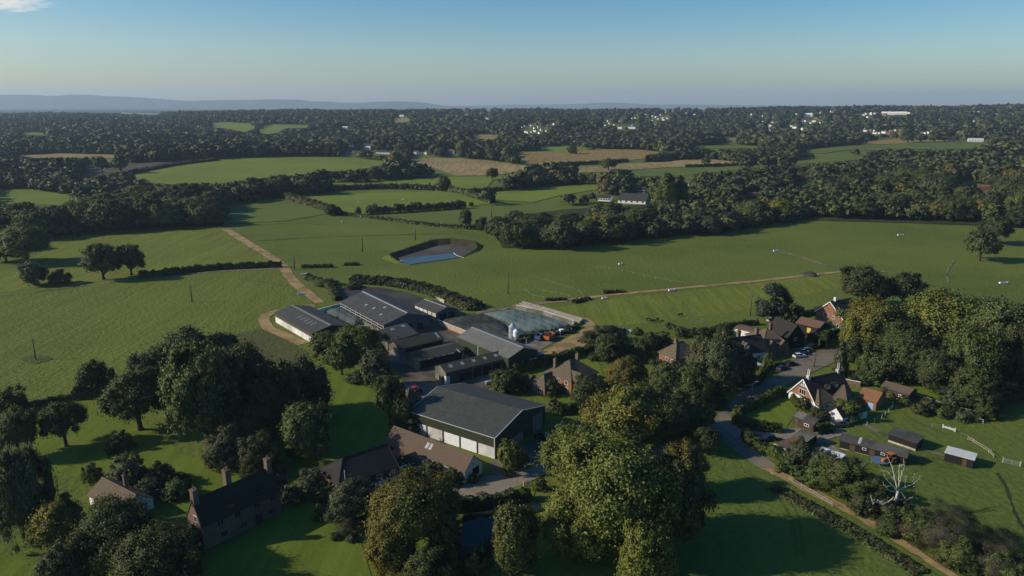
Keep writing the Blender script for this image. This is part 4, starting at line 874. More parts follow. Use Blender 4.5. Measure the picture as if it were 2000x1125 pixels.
MIDB = [  # middle-distance buildings: u0,u1,v,height m,depth m,roof,wall,label
 (1215, 1270, 398, 2.6, 18, 'slate', 'white', 'dark roofed barn with white wall beside the poplars'), (1170, 1196, 393, 2.8, 8, 'slate', 'white', 'low white building left of the dark roofed barn'),
 (1330, 1349, 367, 4, 9, 'rust', 'white', 'white bungalow with reddish roof right of the poplars'), (1244, 1262, 377, 3, 8, 'slate', 'white', 'white gable peeping over the barn'),
 (708, 728, 293, 7, 12, 'slate', 'white', 'large half timbered house in the far trees'), (672, 694, 300, 3, 8, 'slate', 'white', 'long white low building left of the half timbered house'),
 (733, 770, 301, 3, 8, 'slate', 'pale', 'long pale glasshouse roof in the far trees'), (808, 816, 302, 4, 8, 'rust', 'white', 'small cottage right of the glasshouse'), (830, 836, 302, 4, 8, 'rust', 'white', 'small far cottage with pale gable'),
 (875, 890, 300, 4, 8, 'rust', 'pale', 'pale cottage left of the golden field'), (1558, 1576, 354, 4.5, 8, 'rust', 'brick', 'red house in a small clearing of the right wood'), (1460, 1482, 388, 3, 8, 'rust', 'brick', 'reddish roof among trees right of the poplars'),
 (1897, 1920, 277, 3.2, 12, 'pale', 'white', 'pale greenhouse roofs far right'), (1570, 1590, 228, 6, 20, 'white', 'white', 'large white warehouse on the right ridge'), (1722, 1748, 224.5, 5, 22, 'white', 'white', 'long white factory roof on the right ridge'), (1752, 1772, 224, 5, 20, 'white', 'white', 'second long white factory roof on the right ridge'),
 (668, 680, 252, 4, 9, 'white', 'white', 'white farmhouse on the left of the ridge'), (780, 790, 229, 5, 9, 'white', 'white', 'white house beside the tiny tan field'), (1208, 1216, 252, 6, 9, 'slate', 'white', 'bright white house right of the ridge village'), (1228, 1242, 252, 6, 9, 'slate', 'white', 'pair of bright white gables on the ridge slope'), (1880, 1890, 362, 3, 8, 'rust', 'pale', 'low building by the clearing in the right wood'), (1915, 1935, 372, 3, 8, 'rust', 'brick', 'brown roof half hidden in the right wood')]
for b in MIDB:
    hp = b[3] * 1.7 * F / depth(G(b[0], b[2])); BOXES.append((b[0] - 1.5, b[1] + 1.5, b[2] - hp * .9, b[2] + 1))
def woods():
    rng = np.random.default_rng(21); cells = []
    # sampling rings with spacing that grows with distance
    for (y0, y1, sp) in ((330, 900, 8.5), (900, 1500, 9.5), (1500, 2400, 12), (2400, 3900, 17), (3900, 13000, 75)):
        ys = np.arange(y0, y1, sp)
        for y in ys:
            xm = y * .76; xs = np.arange(-xm, xm, sp if y < 3900 else sp * 1.3); cells.append(np.stack([xs + rng.uniform(-.42, .42, len(xs)) * sp, y + rng.uniform(-.42, .42, len(xs)) * sp], -1))
    XY = np.concatenate(cells); z = T(XY[:, 0], XY[:, 1]); P = np.column_stack([XY, z]); u, v = PX(P); dd = P[:, 1] * CP - (P[:, 2] - CAMH) * SP
    n = len(P); near = P[:, 1] < 900
    hgt = rng.uniform(9, 15, n) * (1 + .25 * np.sin(XY[:, 0] / 90) * np.sin(XY[:, 1] / 130)); hgt = np.where(rng.uniform(size=n) < .12, hgt * 1.25, hgt)
    hgt = np.where((P[:, 1] < 600) & (u > 940), hgt * .9, hgt); hgt = np.where(P[:, 1] > 3900, rng.uniform(9, 15, n), hgt); hpx = hgt * F / dd
    ok = v < 402
    for poly in ([(-60, 404), (140, 404), (270, 393), (428, 400), (432, 440), (330, 446), (200, 454), (112, 466), (40, 470), (-60, 500)],
                 [(958, 442), (1000, 420), (1100, 410), (1300, 398), (1558, 402), (1562, 430), (1400, 458), (1200, 474), (1080, 490), (975, 486)],
                 [(1562, 396), (2080, 396), (2080, 440), (1940, 436), (1800, 432), (1562, 426)]): ok |= inside(u, v, poly)
    for poly in OPEN:
        for f in (0, .35, .7, .9): ok &= ~inside(u, v - hpx * f, poly)
    for (a, b, c, d) in BOXES:
        ok &= ~((u > a - hpx * .45) & (u < b + hpx * .45) & (v > c) & (v - hpx < d) & (v < d + hpx * 1.0) & (v >= c))
    ok &= ~((P[:, 1] > 3900) & ((XY[:, 0] / P[:, 1] > .02) | (rng.uniform(size=n) < .25)))
    # keep hand built trees clear
    for (Q, r, h) in TREES:
        if Q[1] > 420: ok &= (P[:, 0] - Q[0]) ** 2 + (P[:, 1] - Q[1]) ** 2 > (r * .9) ** 2
    keep = np.where(ok)[0]; return P[keep], hgt[keep], u[keep], v[keep], dd[keep], rng
WP, WH, WU, WV, WD, wr = woods()
hue = np.clip(.42 + .18 * np.sin(WP[:, 0] / 70 + 1) * np.sin(WP[:, 1] / 95) + wr.normal(size=len(WP)) * .2, 0, .93)
rad = WH * wr.uniform(.46, .70, len(WP))
# the nearest and largest stand as single trees
score = WH / WD; order = np.argsort(-score)
KINDS = ['broad', 'tall', 'round', 'loose']; NSINGLE = 210
STANDS = [('L', 'in the dark wood left of the track head'), ('C', 'in the tree belt behind the slurry lagoon'), ('R', 'in the big wood beyond the right pasture'), ('M', 'in the tree rows between the far green fields')]
single = np.zeros(len(WP), bool); picks = []
for i in order:
    if len(picks) >= NSINGLE: break
    if -40 < WU[i] < 2040 and WV[i] - WH[i] * F / WD[i] < 1000: picks.append(i); single[i] = True
rec = {}
for i in picks:
    st = 'L' if WU[i] < 440 and WV[i] > 385 else 'C' if 930 < WU[i] < 1562 and WV[i] > 397 else 'R' if WU[i] >= 1540 else 'M'
    mt = 'dark' if hue[i] < .33 else 'oak' if hue[i] < .52 else 'olive' if hue[i] < .72 else 'goldleaf'
    if wr.uniform() < .10: mt = 'grey'
    rec.setdefault((st, mt), []).append(i)
WORDS = ['first', 'second', 'third', 'fourth', 'fifth', 'sixth', 'seventh', 'eighth', 'ninth', 'tenth', 'eleventh', 'twelfth', 'thirteenth', 'fourteenth', 'fifteenth', 'sixteenth', 'seventeenth', 'eighteenth', 'nineteenth', 'twentieth']
TENS = {20: 'twenty', 30: 'thirty', 40: 'forty', 50: 'fifty', 60: 'sixty'}
def ordinal(k):
    if k < 20: return WORDS[k]
    t, o = divmod(k + 1, 10); return (TENS[t * 10] + '-' + WORDS[o - 1]) if o else TENS[t * 10][:-1] + 'ieth'
TONE = dict(dark='dark green', oak='mid green', olive='olive', goldleaf='yellowing', grey='grey-green')
for (st, mt), ids in rec.items():
    ids.sort(key=lambda i: WU[i])
    for k, i in enumerate(ids):
        kd = KINDS[i % 4]
        plant(WP[i], rad[i], WH[i] * 1.05, kd, mt, f'{ordinal(k)} {TONE[mt]} tree from the left {dict(STANDS)[st]}', 'trees ' + dict(STANDS)[st])
def wood_mesh(name, ids, label):
    ids = np.asarray(ids)
    if not len(ids): return
    parts, tones, hues, nrms = [], [], [], []
    for lo, hi, nq, size in ((0, 800, 220, .21), (800, 1300, 110, .29), (1300, 2200, 46, .43), (2200, 3900, 20, .64), (3900, 1e9, 12, .9)):
        sel = ids[(WD[ids] >= lo) & (WD[ids] < hi)]
        if not len(sel): continue
        tv = wr.integers(0, 5, len(sel))
        for t in range(5):
            s2 = sel[tv == t]
            if not len(s2): continue
            P, Nn, tone, S = crown_pts(KINDS[t % 4], nq, 100 + t * 7 + int(lo)); S = unit(unit(P - [0, 0, .35]) * .8 + S * .5); tone = .5 + (tone - .5) * .5; rng = np.random.default_rng(t)
            V = quads(P * [1, 1, 2], Nn, size, rng, 3 if lo >= 1300 else 4); V[:, 2] /= 2; k = 3 if lo >= 1300 else 4
            a = wr.uniform(0, 6.28, len(s2)); c, s = np.cos(a)[:, None], np.sin(a)[:, None]; R = rad[s2][:, None] * (1 if lo < 3900 else 4.2)
            X = (V[None, :, 0] * c - V[None, :, 1] * s) * R + WP[s2, 0][:, None]; Y = (V[None, :, 0] * s + V[None, :, 1] * c) * R + WP[s2, 1][:, None]
            Z = V[None, :, 2] * WH[s2][:, None] * (1 if lo < 3900 else .8) + WP[s2, 2][:, None]
            W = np.stack([X, Y, Z], -1).reshape(-1, 3)
            if k == 4:                                         # two triangles per leaf cluster
                W = W.reshape(-1, 4, 3)[:, [0, 1, 2, 0, 2, 3]].reshape(-1, 3)
            rep = len(tone) * (2 if k == 4 else 1)
            SN = np.stack([S[None, :, 0] * c - S[None, :, 1] * s, S[None, :, 0] * s + S[None, :, 1] * c, np.broadcast_to(S[None, :, 2], (len(s2), len(S)))], -1).reshape(-1, 3)
            nrms.append(np.repeat(SN, 2, 0) if k == 4 else SN)
            parts.append(W); tones.append(np.tile(np.repeat(tone, 2) if k == 4 else tone, len(s2))); hues.append(np.repeat(hue[s2], rep))
    o = link(name, np_mesh(name, np.concatenate(parts), 3, np.concatenate(tones), M['wood'], np.concatenate(hues), np.concatenate(nrms)))
    return tag(o, label, 'wood', kind='stuff')
M['wood'] = leaf_wood('wood_leaves')
rest = np.where(~single)[0]; ru, rv, ry = WU[rest], WV[rest], WP[rest, 1]
A = ry > 3900
wood_mesh('far_woodland', rest[A], 'hazy distant woods covering the plain before the downs')
B = (~A) & (ry > 1700)
wood_mesh('ridge_woodland', rest[B & (ru < 900)], 'continuous dark woods on the left half of the far rise')
wood_mesh('ridge_woodland', rest[B & (ru >= 900)], 'dark wooded ridge with scattered white houses on the right half')
C_ = (~A) & (ry <= 1700)
wood_mesh('woodland', rest[C_ & (ru < 560)], 'middle distance woods around the ploughed field on the left')
wood_mesh('woodland', rest[C_ & (ru >= 560) & (ru < 1200)], 'middle distance tree rows between the green and golden fields')
wood_mesh('woodland', rest[C_ & (ru >= 1200)], 'dense middle distance woods right of the golden field')
print('trees single', len(TREES), 'wood stuff', len(rest))
# ---------------------------------------------------------------- far houses
M['white'] = plain('white_render', (.62, .60, .55), (.74, .72, .67), .8, .85, .2); M['pale'] = plain('pale_sheet', (.42, .43, .40), (.52, .53, .50), .8, .6, .3)
M['slate'] = tiles('slate_roof', (.035, .034, .033), (.05, .048, .045), (.07, .066, .055)); M['rust'] = tiles('clay_roof', (.13, .065, .042), (.17, .09, .06), (.11, .075, .05))
M['brick'] = bricks('red_brick', (.20, .075, .045), (.27, .11, .065), (.22, .15, .11))
M['farroof'] = plain('far_brown_roof', (.10, .068, .052), (.14, .095, .072), 1)
def small_house_mesh(w, d, h, roof):
    a = MB(); a.prism([(-w / 2, 0), (w / 2, 0), (w / 2, h), (0, h + w * .27), (-w / 2, h)], -d / 2, d / 2)
    b = MB(); e = .35
    for s in (-1, 1): b.slab([(s * (w / 2 + e), -d / 2 - e, h - e * .54 + .25), (s * (w / 2 + e), d / 2 + e, h - e * .54 + .25), (0, d / 2 + e, h + w * .27 + .25), (0, -d / 2 - e, h + w * .27 + .25)], .22)
    return a, b
hm = [(tuple(x.mesh(nm, M[mt]) for x, nm, mt in zip(small_house_mesh(7.5, 10, 5, 0), ('wall', 'roof'), ms))) for ms in (('white', 'slate'), ('white', 'farroof'), ('brick', 'farroof'), ('white', 'slate'))]
for k, (u, v, sz, lb, gp) in enumerate(HOUSES):
    P = G(u, v); s = sz * hr.uniform(.55, .95)
    o = empty('house', P, hr.choice([.5, .7, .9, -.9, 2.1]) + hr.uniform(-.2, .2), (s, s, s)); tag(o, lb, 'house', gp)
    mw, mr = hm[k % 4]; link('wall', mw, o); link('roof', mr, o)
for (u0, u1, v, h, dp, rf, wl, lb) in MIDB:
    A_, B_ = G(u0, v), G(u1, v); L = B_[0] - A_[0]; o = empty('house', (A_ + B_) / 2, math.pi / 2 - .42); o.location.y += dp / 2; tag(o, lb, 'house')
    a, b = small_house_mesh(dp, L, h, 0); a.build('wall', M[wl], o); b.build('roof', M[rf], o)
    if u1 - u0 > 15:
        mm = MB()
        for q in np.linspace(-.4, .4, 5): mm.box(-dp / 2 - .05, -dp / 2 + .02, q * L - .8, q * L + .8, 1.0, 2.2)
        mm.build('window', M['slate'], o)
# ---------------------------------------------------------------- building materials
M['barn_roof'] = sheet('barn_roof_sheet', (.050, .050, .042), (.068, .067, .057), (.086, .084, .070), 1.6, 'X', .75, .25)
M['clad_green'] = sheet('green_cladding', (.042, .056, .025), (.058, .075, .033), (.075, .080, .030), 2.4, 'X', .6, .3)
M['clad_shade'] = sheet('green_cladding_shade', (.034, .043, .022), (.047, .057, .029), None, 2.4, 'Y', .6, .3)  # gable copy of the green cladding, its shade put into the colour
M['panel'] = plain('white_concrete_panel', (.56, .55, .50), (.72, .71, .66), .7, .85, .2, c=(.42, .40, .34))
M['shutter'] = sheet('grey_roller_shutter', (.20, .20, .19), (.25, .25, .235), None, 6, 'Z', .5, .4)
M['trim'] = plain('pale_metal_trim', (.42, .42, .40), (.52, .52, .49), 2, .5, .4)
M['steel'] = plain('galvanised_steel', (.32, .33, .33), (.46, .47, .46), 2, .4, .5, metal=.4)
M['old_white'] = plain('old_white_paint', (.68, .68, .66), (.80, .80, .78), 1.2, .8, .2)
M['dark_steel'] = plain('dark_steel', (.03, .03, .03), (.05, .05, .048), 2, .6, .3)
M['grey_sheet'] = sheet('grey_shed_roof', (.048, .047, .041), (.068, .066, .057), (.105, .098, .080), 2.2, 'X', .7, .25)
M['pale_sheet_roof'] = sheet('pale_fibre_roof', (.135, .130, .112), (.18, .172, .148), (.12, .122, .095), 2.6, 'X', .75, .25)
M['mossy'] = sheet('mossy_fibre_roof', (.055, .052, .040), (.085, .080, .060), (.045, .052, .022), 2.2, 'X', .9, .15)
M['asbestos'] = sheet('weathered_fibre_roof', (.095, .088, .072), (.13, .12, .10), (.07, .068, .045), 2.2, 'X', .9, .15)
M['rooflight'] = plain('dirty_roof_light', (.26, .27, .25), (.36, .37, .34), 2, .4, .4)
M['dull_light'] = plain('dull_roof_light', (.10, .10, .085), (.14, .135, .115), 2, .5, .4)
M['conc_wall'] = plain('block_wall', (.15, .14, .11), (.24, .22, .18), .8, .9, .15, c=(.10, .095, .07))
M['blue_grey'] = sheet('blue_grey_gable', (.085, .095, .105), (.115, .125, .135), (.07, .07, .07), 2.2, 'Y', .7, .3)
M['white_wall'] = plain('white_painted_wall', (.58, .57, .53), (.70, .69, .65), .6, .85, .2, c=(.50, .49, .44))
M['boards'] = sheet('weathered_boards', (.07, .058, .042), (.105, .088, .064), (.13, .115, .085), 5, 'X', .9, .15)
M['black_board'] = sheet('black_stained_boards', (.020, .017, .015), (.034, .029, .025), None, 6, 'Z', .8, .2)
M['brown_board'] = sheet('brown_boards', (.085, .050, .032), (.12, .075, .048), (.07, .05, .036), 6, 'Z', .85, .2)
M['tile_brown'] = tiles('brown_clay_tiles', (.100, .068, .046), (.145, .100, .068), (.12, .095, .062))
M['tile_old'] = tiles('old_mottled_tiles', (.100, .072, .048), (.155, .112, .074), (.090, .080, .048))
M['tile_dark'] = tiles('dark_tiles', (.020, .0185, .016), (.034, .031, .027), (.032, .033, .022))
M['tile_red'] = tiles('red_brown_tiles', (.125, .070, .046), (.17, .096, .064), (.12, .082, .056))
M['tile_orange'] = tiles('orange_tiles', (.20, .085, .038), (.30, .135, .060), (.13, .10, .06))
M['felt'] = plain('roofing_felt', (.035, .034, .033), (.055, .053, .050), 1.2, .9, .2, c=(.07, .068, .06))
M['felt_green'] = plain('green_felt', (.10, .115, .070), (.14, .155, .095), .9, .85, .2, c=(.085, .08, .055))
M['felt_brown'] = plain('brown_felt', (.075, .060, .046), (.11, .085, .062), .8, .9, .2, c=(.15, .075, .04))
M['brick_old'] = bricks('old_brick', (.125, .076, .052), (.175, .108, .075), (.17, .14, .105), c=(.18, .14, .10))
M['brick_warm'] = bricks('warm_brick', (.19, .078, .042), (.26, .12, .068), (.22, .16, .11), c=(.27, .15, .09))
M['brick_clamp'] = bricks('pale_brick', (.30, .20, .13), (.40, .29, .20), (.42, .36, .28), c=(.42, .34, .26))
M['stone'] = plain('brown_stone_wall', (.105, .082, .060), (.15, .118, .088), .7, .9, .15, c=(.085, .068, .05))
M['tilehang'] = tiles('hung_tiles', (.085, .055, .042), (.115, .075, .055), (.075, .055, .042), 4)
M['glass'] = (lambda n: (n.bsdf((.012, .014, .016), .08, .6), n.mat)[1])(N('window_glass'))
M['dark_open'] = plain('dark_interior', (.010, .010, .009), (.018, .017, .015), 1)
M['timber'] = plain('sawn_timber', (.30, .25, .18), (.50, .43, .33), 1.3, .9, .15)
M['tarp_teal'] = plain('teal_silage_sheet', (.080, .108, .098), (.105, .138, .125), .5, .85, .06, c=(.13, .165, .15))
M['tarp_black'] = plain('black_silage_sheet', (.028, .031, .029), (.045, .048, .044), .6, .9, .06, c=(.06, .066, .06))
M['tarp_green'] = plain('green_net_sheet', (.030, .042, .036), (.055, .072, .062), 1.1, .7, .3, c=(.075, .09, .08))
M['tarp_white'] = plain('white_tarpaulin', (.50, .53, .55), (.72, .74, .75), .5, .6, .3)
M['wood_fence'] = plain('fence_wood', (.13, .11, .08), (.22, .19, .14), 3, .9, .15)
M['pole_wood'] = plain('pole_wood', (.075, .062, .046), (.12, .10, .075), 3, .9, .15)
M['rubber'] = plain('tyre_rubber', (.014, .014, .014), (.024, .024, .023), 5, .8, .2)

class Bld:
    """a building on a local frame: x along the visible eave, y into the building, z up"""
    def __init__(s, name, label, A, B, ze, W=None, C=None, CA=None, zr=None, rv=None, rvA=None, rise=None, axis='x', cat='house', group=None, zmin=0):
        s.A, s.B = G(*A, ze), G(*B, ze); d = (s.B - s.A)[:2]; s.L = float(np.linalg.norm(d)); s.dx = d / s.L; s.dy = np.array([-s.dx[1], s.dx[0]])
        if C: W = float((G(*C, ze) - s.B)[:2] @ s.dy)
        if CA: W = float((G(*CA, ze) - s.A)[:2] @ s.dy)
        s.W, s.ze, s.axis = W, ze, axis
        if axis == 'x': s.l, s.c = s.L, W
        else: s.l, s.c = W, s.L
        if rv is not None:
            P = (np.append(s.B[:2] + s.dy * W / 2, 0) if axis == 'x' else np.append((s.A[:2] + s.B[:2]) / 2, 0)); zr = zat(P, rv)
        if rvA is not None: zr = zat(np.append(s.A[:2] + s.dy * W / 2, 0), rvA)
        if rise is not None: zr = ze + rise
        s.zr = min(max(zr, ze + .3), ze + s.c * .75); s.o = empty(name, (s.A[0], s.A[1], 0), math.atan2(s.dx[1], s.dx[0])); tag(s.o, label, cat, group)
        print(f'{name:20s} L{s.L:.1f} W{W:.1f} ze{ze:.1f} zr{s.zr:.1f}  {label[:30]}')
    def P(s, l, c, z): return (l, c, z) if s.axis == 'x' else (c, l, z)
    def wall(s, mat, inset=0, z0=-.1, mono=False, gmat=None):
        m = MB(); l, c, ze, zr = s.l, s.c, s.ze, s.zr
        prof = [(0, z0), (c, z0), (c, ze), (c / 2, zr - .06), (0, ze)] if not mono else [(0, z0), (c, z0), (c, zr - .06), (0, ze - .06)]
        prof = prof if not s.__dict__.get('hip') else [(0, z0), (c, z0), (c, ze), (0, ze)]
        k = len(prof); b = 0
        for ll in (0, l): m.v += [s.P(ll, cc, z) for cc, z in prof]
        m.f += [list(range(k)), list(range(k, 2 * k))[::-1]]; m.m += [1 if gmat else 0] * 2
        for i in range(k):
            j = (i + 1) % k; m.f.append([i, k + i, k + j, j]); m.m.append(0)
        bm_ = m.build('wall', [M[mat]] + ([M[gmat]] if gmat else []), s.o)
        me = bm_.data; b2 = bmesh.new(); b2.from_mesh(me); bmesh.ops.recalc_face_normals(b2, faces=b2.faces); b2.to_mesh(me); b2.free(); return bm_
    def roof(s, mat, oe=.35, ov=.3, th=.14, cap=None, mono=False, mat2=None):
        l, c, ze, zr = s.l, s.c, s.ze, s.zr; sl = (zr - ze) / (c / 2 if not mono else c); up = .05
        if mono:
            m = MB(); m.slab([s.P(-ov, -oe, ze - oe * sl + up), s.P(l + ov, -oe, ze - oe * sl + up), s.P(l + ov, c + oe, zr + oe * sl + up), s.P(-ov, c + oe, zr + oe * sl + up)], th)
        else:
            m = MB()
            for k, (c0, cm) in enumerate(((-oe, c / 2), (c + oe, c / 2))):
                m.slab([s.P(-ov, c0, ze - oe * sl + up), s.P(l + ov, c0, ze - oe * sl + up), s.P(l + ov, cm, zr + up), s.P(-ov, cm, zr + up)], th)
        r = m.build('roof', M[mat], s.o)
        if cap:
            q = MB(); q.slab([s.P(-ov - .02, c / 2 - .3, zr + up + .06 - .3 * sl), s.P(l + ov + .02, c / 2 - .3, zr + up + .06 - .3 * sl), s.P(l + ov + .02, c / 2, zr + up + .08), s.P(-ov - .02, c / 2, zr + up + .08)], .06)
            q.slab([s.P(-ov - .02, c / 2 + .3, zr + up + .06 - .3 * sl), s.P(l + ov + .02, c / 2 + .3, zr + up + .06 - .3 * sl), s.P(l + ov + .02, c / 2, zr + up + .08), s.P(-ov - .02, c / 2, zr + up + .08)], .06)
            q.build('ridge_cap', M[cap], r)
        s.r = r; return r
    def hiproof(s, mat, hl=1.0, hr=1.0, oe=.4):
        """hip at both ends (hl, hr: run of the hip as a share of half the width; 0 leaves a gable)"""
        l, c, ze, zr = s.l, s.c, s.ze, s.zr; e = oe; zb = ze - .02; m = MB()
        a, b = s.P(-e, -e, zb), s.P(l + e, -e, zb); d, cc = s.P(-e, c + e, zb), s.P(l + e, c + e, zb)
        x0, x1 = c / 2 * hl - (e if hl == 0 else 0), l - c / 2 * hr + (e if hr == 0 else 0)
        if x1 - x0 < .4: x0 = x1 = (x0 + x1) / 2; x0 -= .2; x1 += .2
        p, q = s.P(x0, c / 2, zr), s.P(x1, c / 2, zr)
        m.face([a, b, q, p]); m.face([cc, d, p, q]); m.face([d, a, p]); m.face([b, cc, q])
        k = .16
        for u_, v_ in ((a, b), (b, cc), (cc, d), (d, a)): m.face([v_, u_, (u_[0], u_[1], u_[2] - k), (v_[0], v_[1], v_[2] - k)])
        m.face([(t[0], t[1], t[2] - k) for t in (a, d, cc, b)])
        s.r = m.build('roof', M[mat], s.o)
        t = MB()
        for u_, v_ in ((p, q), (a, p), (d, p), (b, q), (cc, q)): t.tube([u_, v_], .11, 5)
        t.build('ridge_tiles', M[mat], s.r); return s.r
    def onwall(s, side, a, z, w, h, out):
        """box on a wall: F y=0, L x=0, R x=L; a is metres along it"""
        if side == 'F': return (a - w / 2, a + w / 2, -out, .02, z, z + h)
        if side == 'L': return (-out, .02, a - w / 2, a + w / 2, z, z + h)
        return (s.L - .02, s.L + out, a - w / 2, a + w / 2, z, z + h)
    def window(s, side, a, z, w=1.2, h=1.1, n=2, frame='old_white'):
        m = MB(); m.box(*s.onwall(side, a, z, w, h, .06)); o = m.build('window', M[frame], s.o); p = MB(); g = .09; pw = (w - g * (n + 1)) / n
        for i in range(n): p.box(*s.onwall(side, a - w / 2 + g + pw / 2 + i * (pw + g), z + g, pw, h - 2 * g, .075))
        p.build('pane', M['glass'], o); return o
    def door(s, side, a, w=1.0, h=2.05, mat='dark_open', z=0, name='door', out=.05):
        m = MB(); m.box(*s.onwall(side, a, z, w, h, out)); return m.build(name, M[mat], s.o)
    def chimney(s, l, c, w, d, top, mat='brick_old', pots=2, base=None):
        m = MB(); x, y, _ = s.P(l, c, 0); b = base if base is not None else s.ze
        m.box(x - w / 2, x + w / 2, y - d / 2, y + d / 2, b, top - .35); m.box(x - w / 2 - .07, x + w / 2 + .07, y - d / 2 - .07, y + d / 2 + .07, top - .35, top - .1); m.box(x - w / 2, x + w / 2, y - d / 2, y + d / 2, top - .1, top)
        o = m.build('chimney', M[mat], s.o)
        for i in range(pots):
            q = MB(); q.lathe([(.16, top), (.13, top + .5), (.16, top + .55), (.10, top + .55)], 8, x + (i - (pots - 1) / 2) * w * .5, y); q.build('chimney_pot', M['brick_old'], o)
    def slope(s, name, l0, l1, t0, t1, mat, lift=.05, th=.05, back=False):
        """plate lying on the front slope: l along the ridge, t 0..1 from eave to ridge"""
        z = lambda t: s.ze + (s.zr - s.ze) * t + lift; cc = lambda t: (s.c - s.c / 2 * t) if back else s.c / 2 * t
        m = MB(); m.slab([s.P(l0, cc(t0), z(t0) + .05), s.P(l1, cc(t0), z(t0) + .05), s.P(l1, cc(t1), z(t1) + .05), s.P(l0, cc(t1), z(t1) + .05)], th); return m.build(name, M[mat], s.r)
    def boxp(s, name, x0, x1, y0, y1, z0, z1, mat, parent=None):
        m = MB(); m.box(x0, x1, y0, y1, z0, z1); return m.build(name, M[mat], parent or s.o)

# 1 the big green barn
b = Bld('barn', 'large grey roofed barn with green cladding above white concrete panels', (801, 802.5), (966, 854), 5.5, C=(1070, 792.5), rv=801, cat='barn')
b.wall('clad_green', gmat='clad_shade'); b.roof('barn_roof', .25, .25, cap='barn_roof')
for side in (0, 1):
    q = MB(); x = -.31 if side == 0 else b.L + .31
    for c0 in (0, b.W): q.slab([(x - .06, -.3 if c0 == 0 else b.W + .3, b.ze + .02), (x + .06, -.3 if c0 == 0 else b.W + .3, b.ze + .02), (x + .06, b.W / 2, b.zr + .12), (x - .06, b.W / 2, b.zr + .12)], .22)
    q.build('barge_board', M['trim'], b.o)
b.boxp('gutter', -.3, b.L + .3, -.40, -.27, b.ze - .16, b.ze - .02, 'trim')
nb = 5; bw = b.L / nb
for i in range(nb):
    b.boxp('wall_panel', i * bw + .55, (i + 1) * bw - .02, -.08, .02, 0, 2.85 - .05 * (i == 4), 'panel' if i not in (2, 3) else 'old_white')
    b.boxp('post', i * bw - .02, i * bw + .53, -.05, .04, 0, 2.92, 'dark_steel')
b.boxp('corner_trim', b.L - .12, b.L + .09, -.1, .12, 0, b.ze, 'trim')
for i, (a0, w, h) in enumerate(((3.4, 5.2, 2.4), (9.2, 5.2, 2.4), (18.6, 4.6, 4.4))): b.door('R', a0, w, h, 'shutter', name='roller_door')
# 2 long white cottage
b = Bld('cottage', 'long low white walled cottage with brown tiled roof beside the green barn', (752.5, 861), (907.5, 921.5), 2.9, C=(940, 900), rv=889)
b.wall('white_wall'); b.roof('tile_brown', .3, .15, cap='tile_brown')
for f in (.47, .515): b.slope('skylight', b.L * f, b.L * f + .75, .42, .78, 'rooflight', .04)
for a in (2.0, 12.5, 17.6, 20.5): b.window('F', a, 1.1, 1.5, 1.1, 2)
b.boxp('brick_bay', .3, 9.0, -.07, .02, 0, 2.6, 'brick_old')
b.window('R', b.W * .62, .5, 2.2, 2.0, 3, 'dark_steel'); b.window('R', b.W * .45, 3.4, .5, .7, 1)
# 3 tile hung cottage and its wing
b = Bld('cottage', 'tile hung cottage with big black roof and hipped brick end', (662, 949), (775, 910), 4.3, W=9.0, rise=3.4)
b.hip = True; b.wall('tilehang'); b.hiproof('tile_dark', .7, 0, .35); b.boxp('lower_wall', 3.5, b.L - .02, -.06, .02, 0, 2.2, 'white_wall')
b.boxp('brick_end', -.08, .02, .1, b.W - .1, 0, 4.2, 'brick_warm'); b.boxp('flue_pipe', 1.6, 1.8, .5, .7, 4.6, 7.0, 'steel')
for a in (6.2, 9.2, 12.6, 15.2): b.window('F', a, 2.75, 1.5, 1.1, 3)
for a in (7.6, 11.5, 13.3, 15.3): b.window('F', a, .95, 1.3, 1.0, 2)
b = Bld('cottage_wing', 'low black roofed wing with white porch joining the two cottages', (779, 921), (825, 904), 2.6, W=5.6, rv=882, cat='house')
b.wall('white_wall'); b.roof('tile_dark', .3, .1)
q = MB(); q.prism([(-1.3, 0), (1.3, 0), (1.3, 2.2), (0, 3.5), (-1.3, 2.2)], -1.6, .1); p = q.build('porch', M['old_white'], b.o, (2.0, 0, 0)); g = MB()
for x in (-.8, 0, .8): g.box(x - .3, x + .3, -1.66, -1.58, .4, 2.1)
g.build('pane', M['glass'], p); g = MB(); g.slab([(-1.55, -1.8, 2.0), (0, -1.8, 3.62), (0, .1, 3.62), (-1.55, .1, 2.0)], .1); g.slab([(1.55, -1.8, 2.0), (0, -1.8, 3.62), (0, .1, 3.62), (1.55, .1, 2.0)], .1); g.build('porch_roof', M['tile_dark'], p)
# 4 old stone house
b = Bld('farmhouse', 'old stone farmhouse with steep black roof and three tall chimneys', (394, 1026.5), (546, 958), 5.2, CA=(357.5, 1009), rvA=975)
b.wall('stone', gmat='brick_old'); b.roof('tile_dark', .3, .1, cap='tile_dark')
b.chimney(.5, b.W / 2, 1.0, 1.3, b.zr + 2.0, 'brick_old', 1, b.zr - 1.4); b.chimney(b.L * .46, b.W / 2 + .8, 1.1, 1.3, b.zr + 2.9, 'brick_old', 2, b.zr - 1.5); b.chimney(b.L - .5, b.W / 2, 1.0, 1.2, b.zr + 2.2, 'brick_old', 1, b.zr - 1.5)
for a in (3.5, 7.0, 11.0, 14.5, 18.5): b.window('F', a, 3.6, 1.3, 1.2, 2, 'wood_fence')
for a in (4.0, 8.0, 14.0, 18.0): b.window('F', a, .9, 1.5, 1.3, 3, 'wood_fence')
b.door('F', 11.2, 1.3, 2.2); b.window('L', b.W * .42, 5.0, 1.2, 1.3, 2)
